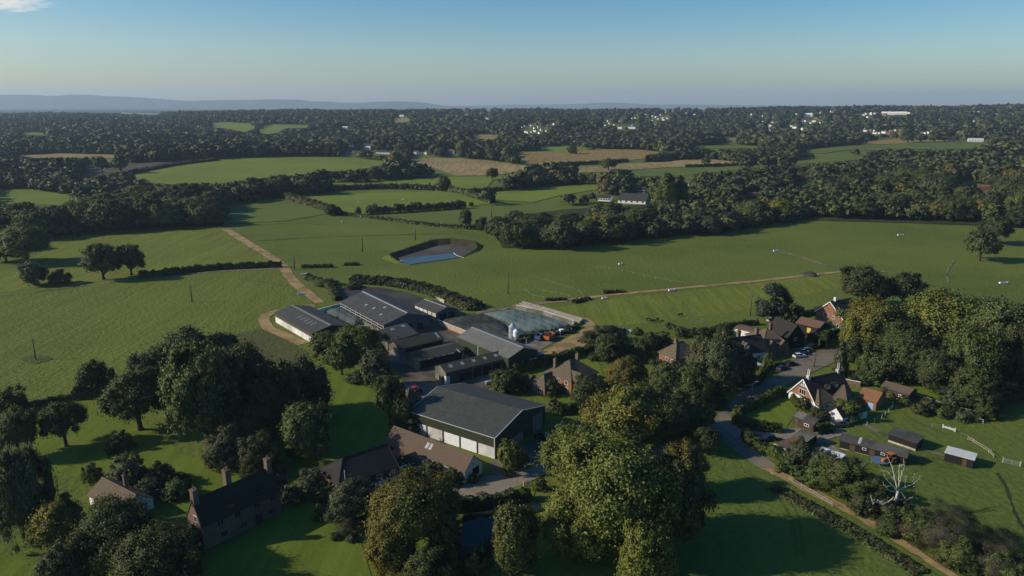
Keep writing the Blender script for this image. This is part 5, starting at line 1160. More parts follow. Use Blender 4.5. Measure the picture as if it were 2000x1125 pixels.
for a in (6.2, 12.5, 17.5):
    q = MB(); q.prism([(-.8, 0), (.8, 0), (.8, 1.1), (0, 1.7), (-.8, 1.1)], -1.0, 1.4); d = q.build('dormer', M['tile_dark'], b.o, (a, 1.3, b.ze + .5)); g = MB(); g.box(-.55, .55, -1.05, -.98, .25, 1.05); g.build('pane', M['glass'], d)
q = MB(); q.slab([(-3.2, .6, 2.4), (.0, .6, 3.9), (.0, b.W - .8, 3.9), (-3.2, b.W - .8, 2.4)], .2); q.box(-2.9, -.01, .9, b.W - 1.1, -.1, 2.3); q.build('lean_to', M['tile_dark'], b.o)
# 5 outbuilding
b = Bld('outbuilding', 'small brown roofed outbuilding with a thin chimney in the left garden', (173, 965), (238, 1000), 2.4, W=6.4, rise=2.3)
b.wall('white_wall'); b.roof('tile_old', .35, .2, cap='tile_old'); b.chimney(b.L * .45, b.W * .75, .6, .6, b.zr + 1.6, 'brick_old', 1)
for a in (2.5, 5.0): b.window('F', a, .9, 1.2, 1.1, 2)
# 6 farm sheds
b = Bld('shed', 'white walled grey shed at the bend of the looping track', (537, 610), (610, 651), 3.9, C=(685, 637), rv=635, cat='shed')
b.wall('panel', gmat='black_board'); b.roof('grey_sheet', .3, .3); b.boxp('slatted_vent', .05, b.L - .05, -.06, .02, 2.3, 3.6, 'boards')
q = MB(); q.slab([(-.3, b.W / 2 - .75, b.zr + .02), (b.L + .3, b.W / 2 - .75, b.zr + .02), (b.L + .3, b.W / 2, b.zr + .30), (-.3, b.W / 2, b.zr + .30)], .1); q.slab([(-.3, b.W / 2 + .75, b.zr + .02), (b.L + .3, b.W / 2 + .75, b.zr + .02), (b.L + .3, b.W / 2, b.zr + .30), (-.3, b.W / 2, b.zr + .30)], .1); q.build('ridge_vent', M['pale_sheet_roof'], b.r)
for k in range(5): b.slope('roof_light', b.L * (.42 + k * .085), b.L * (.42 + k * .085) + 1.1, .35, .72, 'dull_light', .01)
b = Bld('shed', 'widest dark roofed cattle shed with an open railed side', (666, 589), (750, 634), 4.4, W=19, rv=612, cat='shed')
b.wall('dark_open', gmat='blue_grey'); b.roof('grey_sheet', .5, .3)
q = MB(); n = 26
for k in range(n): q.box(b.L * k / n + .1, b.L * (k + .6) / n + .1, b.W / 2 - .35, b.W / 2 + .35, b.zr + .02, b.zr + .24)
q.build('ridge_vent', M['trim'], b.r)
b.boxp('low_wall', -.1, b.L, -.25, .03, 0, 1.6, 'conc_wall')
for zz in (2.5, 3.5): b.boxp('rail', 0, b.L, -.22, -.08, zz, zz + .14, 'trim')
for k in range(9): b.boxp('post', b.L * k / 8 - .1, b.L * k / 8 + .1, -.30, -.12, 1.6, 4.3, 'trim')
b.boxp('low_wall', -.1, b.L * .5, -.6, -.3, 0, 1.2, 'conc_wall')
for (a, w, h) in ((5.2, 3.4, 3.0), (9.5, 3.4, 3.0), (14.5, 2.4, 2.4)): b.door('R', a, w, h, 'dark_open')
for (f, t) in ((.36, .38), (.52, .42), (.74, .30), (.62, .7)): b.slope('roof_light', b.L * f, b.L * f + 1.1, t, t + .12, 'rooflight', .01)
b = Bld('shed', 'small grey shed with open gable standing behind the cattle shed', (810, 595), (852, 611), 3.6, W=9.5, rv=600, cat='shed')
b.wall('panel', gmat='blue_grey'); b.roof('grey_sheet', .4, .3)
q = MB()
for k in range(16): q.box(b.L * k / 16, b.L * (k + .55) / 16, b.W / 2 - .3, b.W / 2 + .3, b.zr + .02, b.zr + .2)
q.build('ridge_vent', M['trim'], b.r); b.door('R', 3.0, 3.0, 2.8); b.door('R', 7.0, 2.6, 2.8)
for k in range(6): b.boxp('post', b.L * k / 5 - .1, b.L * k / 5 + .1, -.14, .0, 0, 3.4, 'dark_steel')
b = Bld('old_barn', 'old barn with patched grey roof at the head of the row', (757, 668), (815, 651), 3.2, W=13, rv=631, cat='barn')
b.wall('conc_wall'); b.roof('asbestos', .3, .3)
for (f, t) in ((.42, .72), (.80, .74)): b.slope('roof_light', b.L * f, b.L * f + 1.6, t, t + .17, 'rooflight', .01)
b.boxp('valley_flashing', b.L * .32, b.L * .32 + .3, .2, b.W / 2, b.ze + .9, b.ze + 1.0, 'dark_steel', b.r)
b = Bld('old_barn', 'mossy roofed open barn, second of the old row', (779.5, 681), (866, 661), 3.3, W=7.0, rv=647, cat='barn')
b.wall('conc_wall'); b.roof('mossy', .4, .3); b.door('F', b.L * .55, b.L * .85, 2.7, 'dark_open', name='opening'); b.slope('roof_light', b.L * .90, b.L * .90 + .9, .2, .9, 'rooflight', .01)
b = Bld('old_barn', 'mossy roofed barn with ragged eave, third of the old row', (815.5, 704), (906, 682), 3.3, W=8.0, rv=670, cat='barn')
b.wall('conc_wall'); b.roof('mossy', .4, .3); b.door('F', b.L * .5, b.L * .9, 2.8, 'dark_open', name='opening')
rn = random.Random(4); q = MB()
for k in range(14): x = b.L * rn.uniform(.1, .75); q.box(x, x + rn.uniform(.4, 1.2), -.62, -.38, b.ze - .35, b.ze - .1 + rn.uniform(-.1, .05))
q.build('broken_gutter', M['rooflight'], b.o); b.slope('flue', b.L * .86, b.L * .86 + .35, -.3, .25, 'trim', .02)
b = Bld('old_barn', 'open fronted barn with five skylights facing the concrete yard', (871, 727), (987, 699), 4.0, W=6.5, rv=685, cat='barn')
b.wall('conc_wall'); b.roof('mossy', .35, .25)
for k in range(5): b.slope('skylight', b.L * (.10 + k * .19), b.L * (.10 + k * .19) + 1.1, .38, .72, 'rooflight', .01)
b.boxp('front_boards', .1, b.L * .42, -.06, .02, .1, 3.6, 'boards'); 
for (x0, x1) in ((.22, .41), (.44, .58), (.60, .75), (.77, .90)): b.door('F', b.L * (x0 + x1) / 2, b.L * (x1 - x0), 3.0 if x0 > .3 else 2.4, 'dark_open', name='opening', out=.08)
for f in (.43, .59, .76, .91): b.boxp('post', b.L * f - .12, b.L * f + .12, -.22, -.04, 0, 3.8, 'wood_fence')
b.door('L', 1.8, 1.0, 2.2, 'dark_open'); b.boxp('corner_wall', -.06, 1.2, -.10, 1.0, 0, 2.6, 'panel')
b = Bld('shed', 'pale ribbed roof shed with green walls in front of the silo', (894, 657.5), (993, 699), 5.0, C=(1055, 685), rv=679, cat='shed')
b.wall('clad_green', gmat='clad_shade'); b.roof('pale_sheet_roof', .3, .3)
q = MB()
for k in range(26): q.box(b.L * k / 26, b.L * (k + .5) / 26, b.W / 2 - .25, b.W / 2 + .25, b.zr + .04, b.zr + .2)
q.build('ridge_vent', M['trim'], b.r)
for k in range(8): b.slope('roof_light', b.L * (.15 + k * .075), b.L * (.15 + k * .075) + .8, .35, .78, 'dull_light', .01)
b.boxp('lower_wall', b.L - .02, b.L + .08, b.W * .35, b.W - .05, 0, 2.6, 'panel')
for a in (.56, .82): b.door('R', b.W * a, .9, 2.2, 'dark_open', out=.12)
b.boxp('drain_pipe', b.L * .42, b.L * .42 + .12, -.12, .0, 0, 4.8, 'old_white')
# 7 hipped brick house in the middle
b = Bld('house', 'hipped brown roof brick house with two chimneys in the middle garden', (1116, 745), (1166, 727), 4.5, CA=(1082, 721), rise=4.0)
b.hip = True; b.wall('brick_warm'); b.hiproof('tile_old', .9, .9, .45); b.chimney(b.L * .15, b.W * .80, .8, .8, b.zr + .2, 'brick_old', 1); b.chimney(b.L * .82, b.W * .6, .8, 1.0, b.zr + .6, 'brick_old', 1)
for a in (2, 5): b.window('L', a, 2.9, 1.2, 1.2, 2); b.window('L', a, .9, 1.4, 1.2, 2)
for a in (2, 5.5): b.window('F', a, 3.1, 1.2, 1.2, 2)
q = MB(); q.prism([(-1.7, 0), (1.7, 0), (1.7, 4.9), (0, 6.6), (-1.7, 4.9)], -1.2, 2.5); q.build('gable_bay', M['brick_warm'], b.o, (2.4, 0, 0)); q = MB(); q.slab([(-2.0, -1.5, 4.65), (0, -1.5, 6.75), (0, 2.6, 6.75), (-2.0, 2.6, 4.65)], .12); q.slab([(2.0, -1.5, 4.65), (0, -1.5, 6.75), (0, 2.6, 6.75), (2.0, 2.6, 4.65)], .12); q.build('bay_roof', M['tile_old'], b.o, (2.4, 0, 0))
b = Bld('house_wing', 'low hipped brown wing with white windows in front of the brick house', (1064, 758), (1098, 745), 2.6, W=6.0, rise=2.6)
b.hip = True; b.wall('brick_warm'); b.hiproof('tile_old', .9, .5, .35); b.window('L', 2.0, .8, 1.6, 1.2, 2); b.window('L', 4.4, .8, 1.2, 1.2, 2); b.window('F', 2.0, .8, 1.2, 1.2, 2)
# 8 hipped cottage
b = Bld('cottage', 'hipped brown tiled brick cottage left of the cottage row', (1320, 702), (1366, 692), 4.2, CA=(1291, 687), rise=3.8)
b.hip = True; b.wall('brick_warm'); b.hiproof('tile_old', .9, .9, .45); b.chimney(b.L * .42, b.W * .62, 1.0, .9, b.zr + .8, 'brick_old', 2)
for a in (1.6, 4.0): b.window('L', a, 2.5, 1.1, 1.2, 2)
b.window('F', 2.2, 2.4, 1.1, 1.2, 2)
# 9 cottage row
b = Bld('cottage', 'long dark roofed cottage row with three tall chimneys', (1428, 693), (1500, 684), 3.4, W=9.0, rv=653)
b.wall('white_wall', gmat='brick_warm'); b.roof('tile_dark', .4, .2, cap='tile_dark')
for f in (.02, .42, .92): b.chimney(b.L * f, b.W / 2 + .4, 1.0, 1.0, b.zr + 2.0, 'brick_old', 2, b.zr - 1.5)
q = MB(); q.prism([(-.9, 0), (.9, 0), (.9, 1.3), (0, 2.1), (-.9, 1.3)], -1.2, 1.6); d = q.build('dormer', M['tile_old'], b.o, (b.L * .45, 1.6, b.ze + 1.0)); q = MB(); q.box(-.6, .6, -1.26, -1.19, .2, 1.2); q.build('pane', M['old_white'], d)
for a in (2.5, 5, 8, 10.5): b.window('F', a, .9, 1.4, 1.1, 2)
b = Bld('outbuilding', 'long brown tiled low building behind the cottage row', (1434, 640), (1473, 649), 2.8, W=5.5, rv=643.5, cat='outbuilding')
b.wall('white_wall'); b.roof('tile_red', .3, .2)
# 10 hipped house and dark neighbours
b = Bld('house', 'brown hipped tiled house facing the row of parked cars', (1491, 673), (1537, 670), 4.2, W=11, rv=640)
b.hip = True; b.wall('brick_old'); b.hiproof('tile_old', .75, .75, .5); b.chimney(b.L * .8, b.W * .7, .9, .9, b.zr + 1.0, 'brick_old', 2)
for k in (0, 1): 
    q = MB(); q.prism([(-1.9, 0), (1.9, 0), (1.9, 3.4), (0, 5.4), (-1.9, 3.4)], -1.0, 3.0); q.build('gable_bay', M['brick_old'], b.o, (2.6 + 4.2 * k, 0, 0)); q = MB()
    for sg in (-1, 1): q.slab([(sg * 2.2, -1.3, 3.15), (0, -1.3, 5.55), (0, 3.4, 5.55), (sg * 2.2, 3.4, 3.15)], .12)
    q.build('bay_roof', M['tile_red'], b.o, (2.6 + 4.2 * k, 0, 0))
for a in (2.5, 5.5): b.window('L', a, 2.4, 1.0, 1.2, 2)
q = MB(); q.prism([(-.9, 0), (.9, 0), (.9, 2.0), (0, 3.0), (-.9, 2.0)], -1.5, 0); q.build('porch', M['tile_red'], b.o, (b.L - 1.0, 0, 0))
b = Bld('house', 'black boarded gabled house behind the parked cars', (1537, 660), (1572, 655), 4.0, W=10, rv=634, axis='y')
b.wall('black_board'); b.roof('tile_dark', .4, .3); b.window('F', b.L * .5, 2.6, 1.2, 1.1, 2)
b = Bld('shed', 'red-brown tiled dark shed with a yellow notice beside the topiary', (1555, 630), (1600, 641), 4.2, W=7, rv=629, cat='shed')
b.wall('black_board'); b.roof('tile_red', .3, .2); b.boxp('notice', b.L * .50, b.L * .50 + 1.4, -.07, .01, 1.6, 3.4, 'yellow') if 'yellow' in M else None
b = Bld('garage', 'small black gabled carport below the red-brown shed', (1577, 654), (1606, 659), 2.6, W=6, rv=647, axis='y', cat='garage')
b.wall('black_board'); b.roof('tile_dark', .3, .2); b.door('F', b.L / 2, b.L * .7, 2.2, 'dark_open')
# 11 red brick house
b = Bld('house', 'red tile hung house with white barge boards at the pasture edge', (1594, 607), (1646, 622), 4.4, W=11, rv=589, axis='y')
b.wall('brick_warm'); b.roof('tile_dark', .5, .35); b.chimney(2.5, b.c / 2, .8, .8, b.zr + 1.3, 'white', 1)
q = MB(); sl = (b.zr - b.ze) / (b.c / 2)
for c0 in (0, b.L): q.slab([(c0 + (-.55 if c0 == 0 else .55), -.42, b.ze - .5 * sl + .1), (c0 + (-.55 if c0 == 0 else .55), -.36, b.ze - .5 * sl + .1), (b.L / 2, -.36, b.zr + .12), (b.L / 2, -.42, b.zr + .12)], .28)
q.build('barge_board', M['old_white'], b.o); b.window('F', b.L * .38, 3.4, 1.9, 1.3, 3); b.window('F', b.L * .66, 3.2, 1.0, 1.1, 2); b.window('F', b.L * .60, .6, 1.8, 1.2, 2); b.window('F', b.L * .85, .5, 1.0, 1.3, 1)
b.boxp('lower_wall', .1, b.L - .1, -.05, .02, 0, 2.2, 'conc_wall')
q = MB(); q.prism([(-1.6, 0), (1.6, 0), (1.6, 3.6), (0, 5.6), (-1.6, 3.6)], 0, 3); q.build('cross_gable', M['tile_red'], b.o, (b.L * .72, 1.2, 2.6))
# 12 half timbered white house
b = Bld('house', 'half timbered white house with steep black roof and white chimney pots', (1541, 764), (1593, 788), 2.4, W=14, rv=743, axis='y')
b.zr += .4; b.wall('white_wall', gmat='white_wall'); b.roof('tile_dark', .35, .25, cap='tile_dark')
q = MB(); w = b.L; zr = b.zr; ze = b.ze; zm = 2.6; zt = 5.4; f = lambda z: (z - ze) / (zr - ze) * w / 2
q.face([(f(zm) + .1, -.05, zm), (w - f(zm) - .1, -.05, zm), (w - f(zt), -.05, zt), (f(zt), -.05, zt)]); q.build('tile_hanging', M['brick_warm'], b.o)
q = MB()
for x in (-1.0, -.35, .35, 1.0): q.box(w / 2 + x - .07, w / 2 + x + .07, -.07, .01, zt, zt + (1.7 if abs(x) < .5 else .7))
q.box(f(zt), w - f(zt), -.07, .01, zt - .1, zt + .08); q.box(w / 2 - .9, w / 2 + .9, -.075, .01, zt + .75, zt + .87); q.build('timber_frame', M['black_board'], b.o)
b.window('F', w / 2, 3.2, 2.4, 1.6, 3); b.window('F', w * .22, .6, 1.0, 1.2, 2); b.window('F', w * .40, .6, 1.2, 1.2, 2); b.window('F', w * .82, .5, 1.2, 1.0, 2)
q = MB(); sl = (zr - ze) / (w / 2)
for c0 in (0, w): e = -.4 if c0 == 0 else .4; q.slab([(c0 + e, -.36, ze - .4 * sl + .1), (c0 + e, -.30, ze - .4 * sl + .1), (w / 2, -.30, zr + .1), (w / 2, -.36, zr + .1)], .25)
q.build('barge_board', M['old_white'], b.o)
for l in (1.6, b.l - 1.2): b.chimney(l, b.c / 2, .8, .8, b.zr + .8, 'panel', 0, b.zr - 1.0); q = MB(); [q.lathe([(.17, b.zr + .8), (.12, b.zr + 2.5), (.19, b.zr + 2.6), (.1, b.zr + 2.6)], 8, b.c / 2 + dx, l) for dx in (-.25, .25)]; q.build('chimney_pot', M['panel'], b.o)
for (l, t) in ((5.5, .35), (8.5, .55)):
    q = MB(); q.box(b.L * .5 + 1.6, b.L * .5 + 3.0, l, l + 1.6, b.ze + 1.6, b.ze + 3.6); d = q.build('dormer', M['tile_dark'], b.o); q = MB(); q.box(b.L * .5 + 2.98, b.L * .5 + 3.05, l + .2, l + 1.4, b.ze + 2.4, b.ze + 3.4); q.build('pane', M['steel'], d)
b = Bld('house_wing', 'small hipped mottled wing on the right of the half timbered house', (1600, 789), (1634, 781), 2.6, W=6, rise=2.6)
b.hip = True; b.wall('white_wall'); b.hiproof('tile_old', .9, .9, .3)
b = Bld('house_wing', 'grey tiled rear wing behind the half timbered house', (1626, 778), (1653, 784), 3.0, W=7, rise=3.2)
b.hip = True; b.wall('brick_old'); b.hiproof('tile_old', .6, .6, .3)
# 13 sheds and outbuildings by the paddock
b = Bld('outbuilding', 'orange tiled brick outbuilding with a blue door', (1676, 775), (1712, 785), 2.6, C=(1730, 771), rv=766.5, cat='outbuilding')
b.wall('brick_warm'); b.roof('tile_orange', .3, .2); b.door('F', b.L * .72, 1.3, 1.9, 'blue_paint')
b = Bld('shed', 'brown roofed timber shed in the right garden', (1722, 754.5), (1775, 770), 2.5, W=5.4, rv=759, cat='shed')
b.wall('boards'); b.roof('tile_brown', .3, .25); b.window('F', b.L * .72, 1.0, 1.0, .7, 2)
b = Bld('outbuilding', 'small white outbuilding under ivy beside the parked dark car', (1646, 815), (1695, 799), 2.4, W=4.2, rise=2.0, cat='outbuilding')
b.wall('white_wall'); b.roof('tile_dark', .3, .2); b.window('F', b.L * .25, .6, 1.2, 1.2, 2)
b = Bld('shed', 'brown boarded shed with stepped grey felt roof by the gravel drive', (1549, 813), (1589, 829.5), 2.2, W=4.0, rise=1.0, cat='shed')
b.wall('brown_board'); b.roof('felt', .2, .2); b.slope('roof_patch', .1, b.L * .45, .02, .98, 'dull_light', .03); b.window('F', b.L * .68, 1.0, 1.4, .7, 2); b.door('F', b.L * .2, .9, 1.9, 'boards')
b = Bld('garage', 'flat roofed garage with green felt roof', (1548, 852), (1576, 862), 2.3, W=5.0, rise=.35, cat='garage')
b.wall('black_board', mono=True); b.roof('felt_green', .2, .2, mono=True); b.door('F', b.L * .5, b.L * .6, 2.0, 'boards')
b = Bld('garage', 'flat roofed garage with brown felt roof and pale fascia', (1515, 866), (1535, 876.5), 2.2, W=6.4, rise=.2, cat='garage')
b.wall('boards', mono=True); b.roof('felt_brown', .2, .2, mono=True); b.boxp('fascia', -.25, b.L + .25, -.30, -.2, 1.85, 2.2, 'timber')
b = Bld('shed', 'low building covered by a crumpled white tarpaulin', (1590, 889), (1631, 903.5), 1.9, W=4.6, rise=.3, cat='shed')
b.wall('boards', mono=True); b.roof('tarp_white', .3, .3, mono=True)
b = Bld('stable', 'long black stable block with three doors in the paddock', (1641, 857.5), (1771, 891.5), 2.4, W=3.8, rise=.9, cat='stable')
b.wall('black_board'); b.roof('felt', .5, .2); b.slope('roof_patch', b.L * .27, b.L * .27 + .6, .0, .98, 'rooflight', .02)
for f in (.20, .50, .80): b.door('F', b.L * f, 1.2, 2.0, 'brown_board'); 
for f in (.38, .66): b.window('F', b.L * f, 1.2, .9, .6, 1)
b.boxp('kick_board', .1, b.L - .1, -.05, .01, 0, .18, 'timber')
b = Bld('stable', 'open fronted black field shelter above the stable block', (1736, 846), (1791, 864.5), 2.3, W=3.4, rise=.5, cat='stable')
b.wall('black_board', mono=True); b.roof('felt', .4, .2, mono=True); b.door('F', b.L * .25, b.L * .42, 1.5, 'dark_open', z=.4, name='opening'); b.door('F', b.L * .76, b.L * .40, 1.5, 'dark_open', z=.5, name='opening'); b.boxp('lower_boards', .1, b.L - .1, -.1, .0, 0, .6, 'timber')
b = Bld('shed', 'dark shed with pale grey sheet roof alone in the right paddock', (1846, 883.5), (1902.5, 898.5), 2.3, W=3.2, rise=.25, cat='shed')
b.wall('black_board', mono=True); b.roof('pale', .15, .15, mono=True); b.door('F', b.L * .7, .9, 1.9, 'brown_board')
b = Bld('cart_shed', 'small old hut with mossy pyramid roof among the trees by the concrete track', (775, 778), (793, 788), 2.4, W=5.0, rise=3.0, cat='shed')
b.hip = True; b.wall('boards'); b.hiproof('tile_old', .9, .9, .3)
# ---------------------------------------------------------------- poles
def pole(u, vb, vt, label, arm=1.6, post='pole_wood', name='telegraph_pole'):
    P = G(u, vb); h = zat(P, vt); o = empty(name, P); tag(o, label, 'pole', None); r = max(.15, depth(P) * .0009)
    m = MB(); m.tube([(0, 0, -.2), (.03, 0, h * .5), (.02, .02, h)], [r, r * .9, r * .75], 8); m.build('post', M[post], o, smooth=True)
    if arm:
        m = MB(); m.box(-arm / 2, arm / 2, -.06, .06, h - .75, h - .6); c = m.build('crossarm', M[post], o)
        for x in (-.42, .0, .42):
            q = MB(); q.lathe([(.05, h - .6), (.07, h - .5), (.05, h - .4), (.02, h - .36)], 8, x * arm, 0); q.build('insulator', M['steel'], c)
    return o
pole(375, 590, 557, 'wooden pole standing in the tufted pasture near the hedge'); pole(70, 703, 662, 'wooden pole on a bare earth patch in the tufted pasture')
pole(1465, 617, 575, 'wooden pole with a transformer box beside the dark cedar'); pole(575, 526, 500, 'thin pole at the track crossing', .9); pole(708, 492, 464, 'thin pole left of the slurry lagoon', .9)
pole(811, 468, 449, 'thin pole behind the slurry lagoon', .9); pole(992, 573, 535, 'thin pole in the pasture above the sandy path', .9); pole(1590, 717, 690, 'wooden pole beside the parked cars', 1.0); pole(960, 424, 409, 'short pole with white base left of the belt', 0)
P = G(70, 703)
M['trampled'] = grass('trampled_grass', (.056, .062, .020), (.070, .076, .024), (.100, .105, .034), tuft=.7, bd=.5)
patch('bare_earth', [(38, 702), (52, 697), (70, 694), (92, 695), (104, 700), (92, 706), (70, 711), (48, 708)], 'trampled', 'bare trampled patch round the pole foot', 'earth', jit=2.2)
# street lamp
P = G(1467, 785); o = empty('street_lamp', P); tag(o, 'dark street lamp where the lane meets the village road', 'street lamp')
m = MB(); m.tube([(0, 0, 0), (0, 0, 4.5), (.1, 0, 5.6), (.9, 0, 6.0)], [.10, .08, .06, .05], 8); m.build('post', M['dark_steel'], o); m = MB(); m.box(.7, 1.5, -.16, .16, 5.92, 6.08); m.build('lamp_head', M['steel'], o)
P = G(1480, 735); o = empty('signpost', P); tag(o, 'slim signpost on the verge before the cottage gardens', 'signpost'); m = MB(); m.tube([(0, 0, 0), (0, 0, 3.6)], .07, 8); m.build('post', M['dark_steel'], o); m = MB(); m.box(-.4, .4, -.04, .04, 3.0, 3.6); m.build('board', M['old_white'], o)
# ---------------------------------------------------------------- fences
def fence(px, label, h=1.15, gap=3.0, rails=2, mat='wood_fence', name='fence', pw=.12, maxp=40):
    P = [G(*p) for p in px]; o = empty(name, P[0]); tag(o, label, 'fence'); R = MB(); pm = MB(); pm.box(-pw / 2, pw / 2, -pw / 2, pw / 2, 0, h); pme = pm.mesh('post', M[mat])
    pts = []
    for a, b in zip(P[:-1], P[1:]):
        n = max(1, round(np.linalg.norm(b - a) / gap)); pts += [a + (b - a) * i / n for i in range(n)]
    pts.append(P[-1]); st = max(1, math.ceil(len(pts) / maxp))
    for i, p in enumerate(pts):
        if i % st == 0: link('post', pme, o, Vector(p - P[0]))
    for a, b in zip(pts[:-1], pts[1:]):
        for k in range(rails):
            z = h * (.92 - k * .8 / max(1, rails)); R.tube([a - P[0] + [0, .09, z], b - P[0] + [0, .09, z]], .055 if rails > 1 else .012, 4)
    R.build('rails', M[mat], o); return o
fence([(1462, 704), (1480, 714), (1500, 727)], 'white post and rail fence along the cottage front garden', mat='old_white', rails=3)
fence([(1800, 782), (1850, 803), (1920, 828)], 'weathered rail fence along the paddock below the garden', mat='timber'); fence([(1790, 775), (1840, 795), (1912, 812)], 'second rail fence running behind the weathered one', mat='timber')
fence([(1693, 832), (1722, 818), (1742, 800), (1745, 782)], 'row of white posts between ivy outbuilding and paddock', mat='trim', rails=1)
fence([(862, 615), (905, 620), (955, 612), (1000, 606)], 'timber rail fence along the far side of the black clamp', mat='wood_fence')
fence([(1540, 940), (1565, 955), (1588, 968), (1625, 990)], 'grey wooden fence beside the earth lane', mat='timber', rails=2)
fence([(1170, 610), (1130, 570), (1060, 548)], 'thin wire fence with small posts across the pasture', .9, 8, 1, 'trim', pw=.08); fence([(1340, 556), (1280, 545), (1215, 530), (1165, 524)], 'electric fence line in the middle of the right pasture', .9, 8, 1, 'trim', pw=.08)
fence([(1025, 568), (1042, 580), (1062, 583)], 'short white tape fence left of the sandy path head', .8, 6, 1, 'old_white', pw=.08); fence([(1060, 570), (1085, 574), (1112, 579)], 'second short white tape fence near the sandy path head', .8, 6, 1, 'old_white', pw=.08)
fence([(1820, 835), (1855, 840), (1900, 865), (1935, 885)], 'thin wire fence crossing the stable paddock', 1.1, 6, 1, 'timber', pw=.1)
fence([(1890, 860), (1930, 885), (1940, 895)], 'wire fence behind the pale roofed shed', 1.1, 5, 2, 'timber', pw=.1)
def gate(a, b, label, mat='steel', h=1.2):
    A, B = G(*a), G(*b); d = B - A; L = np.linalg.norm(d); o = empty('gate', A, math.atan2(d[1], d[0])); tag(o, label, 'gate')
    m = MB()
    for k in range(5): m.tube([(.1, 0, .2 + k * .24), (L - .1, 0, .2 + k * .24)], .035, 5)
    for x in (.1, L / 2, L - .1): m.tube([(x, 0, .2), (x, 0, h)], .04, 5)
    m.build('frame', M[mat], o)
    for x in (0, L): q = MB(); q.box(x - .1, x + .1, -.1, .1, 0, 1.4); q.build('post', M['timber'], o)
gate((1472, 832), (1501, 839), 'grey metal field gate in the clipped hedge'); gate((1958, 904), (1992, 912), 'grey metal gate standing in the right paddock'); gate((1023, 951), (1038, 946), 'small dark gate at the end of the gravel', 'dark_steel')
# ---------------------------------------------------------------- vehicles
PAINT = {}
def paint(nm, c):
    if nm not in PAINT:
        n = N('car_paint_' + nm); d = n.noise(n.pos(), 2.5, 3); n.bsdf(n.ramp(d, [(.3, tuple(x * .85 for x in c)), (.7, c)]), .28, .5); PAINT[nm] = n.mat
    return PAINT[nm]
def car(u, v, deg, colour, label, kind='hatch', group=None):
    L, W, Hh = (4.2, 1.75, 1.48) if kind == 'hatch' else (4.6, 1.85, 1.7)
    o = empty('parked_car', G(u, v), math.radians(deg)); tag(o, label, 'car', group); m = MB(); hl = L / 2
    low = [(-hl, .32), (-hl + .05, .72), (-hl + .25, .86), (-.5 * hl - .1, .92), (.62 * hl, .96), (hl - .08, .90), (hl, .62), (hl - .03, .30)]
    if kind == 'suv': low = [(x, z + .12 if z > .4 else z) for x, z in low]
    b = len(m.v); k = len(low)
    for sy, ins in ((-1, .1), (-1, 0), (1, 0), (1, .1)):
        for x, z in low: m.v.append((x * (1 - ins * .25), sy * (W / 2 - ins), z if ins == 0 else z + (.02 if z > .5 else -.02)))
    for r in range(3):
        for i in range(k): j = (i + 1) % k; m.f.append([b + r * k + i, b + r * k + j, b + (r + 1) * k + j, b + (r + 1) * k + i]); m.m.append(0)
    m.f += [[b + i for i in range(k)][::-1], [b + 3 * k + i for i in range(k)]]; m.m += [0, 0]
    bo = m.build('body', paint(colour[0], colour[1]), o); b2 = bmesh.new(); b2.from_mesh(bo.data); bmesh.ops.recalc_face_normals(b2, faces=b2.faces); b2.to_mesh(bo.data); b2.free()
    zt = Hh; zb = .92 if kind == 'hatch' else 1.04
    def cabin(pr, wy0, wy1, mt, nm):
        q = MB(); n = len(pr); t = zt
        for s in (-1, 1): q.v += [(x, s * (wy0 + (wy1 - wy0) * (z - zb) / (t - zb)), z) for x, z in pr]
        q.f += [list(range(n)), list(range(n, 2 * n))[::-1]]; q.m += [0, 0]
        for i in range(n): j = (i + 1) % n; q.f.append([i, n + i, n + j, j]); q.m.append(0)
        return q.build(nm, mt, o)
    cabin([(-.46 * hl, zb), (-.12 * hl, zt - .06), (.58 * hl, zt - .06), (.86 * hl, zb)], W / 2 - .08, W / 2 - .26, M['glass'], 'windows')
    q = MB(); q.slab([(-.14 * hl, -W / 2 + .24, zt), (.60 * hl, -W / 2 + .24, zt), (.60 * hl, W / 2 - .24, zt), (-.14 * hl, W / 2 - .24, zt)], .07); q.build('roof', paint(*colour), o)
    for sx in (-.62, .62):
        for sy in (-1, 1):
            q = MB(); q.tube([(sx * hl, sy * (W / 2 - .2), .32), (sx * hl, sy * (W / 2 + .02), .32)], .32, 14); w_ = q.build('wheel', M['rubber'], o); q = MB(); q.tube([(sx * hl, sy * (W / 2 - .02), .32), (sx * hl, sy * (W / 2 + .035), .32)], .19, 10); q.build('rim', M['steel'], w_)
    for sy in (-1, 1):
        q = MB(); q.box(-hl + .0, -hl + .16, sy * W / 2 - sy * .45 - .16, sy * W / 2 - sy * .45 + .16, .64, .78); q.build('headlight', M['old_white'], o); q = MB(); q.box(hl - .1, hl + .01, sy * W / 2 - sy * .28 - .13, sy * W / 2 - sy * .28 + .13, .66, .84); q.build('tail_light', M['red'], o)
    return o
M['red'] = plain('red_paint', (.30, .018, .014), (.42, .03, .02), 2, .45, .4); M['orange'] = plain('orange_paint', (.36, .095, .022), (.45, .14, .03), 2, .55, .3); M['blue'] = plain('blue_plastic', (.06, .11, .20), (.10, .17, .27), 2, .5, .3); M['turq'] = plain('turquoise_plastic', (.10, .36, .36), (.18, .50, .48), .9, .55, .3, c=(.35, .62, .58))
SIL, WHI, BLK, NAV, GRY = ('silver', (.38, .39, .40)), ('white', (.62, .62, .61)), ('black', (.012, .012, .014)), ('navy', (.014, .020, .045)), ('grey', (.10, .105, .11))
car(1561, 698, 195, WHI, 'white car nearest the road end of the parked row'); car(1568, 690, 200, SIL, 'silver car with red tail lamps, second in the parked row'); car(1576, 687, 200, GRY, 'grey car in the middle of the parked row'); car(1588, 681, 205, BLK, 'black car at the topiary end of the parked row', 'suv')
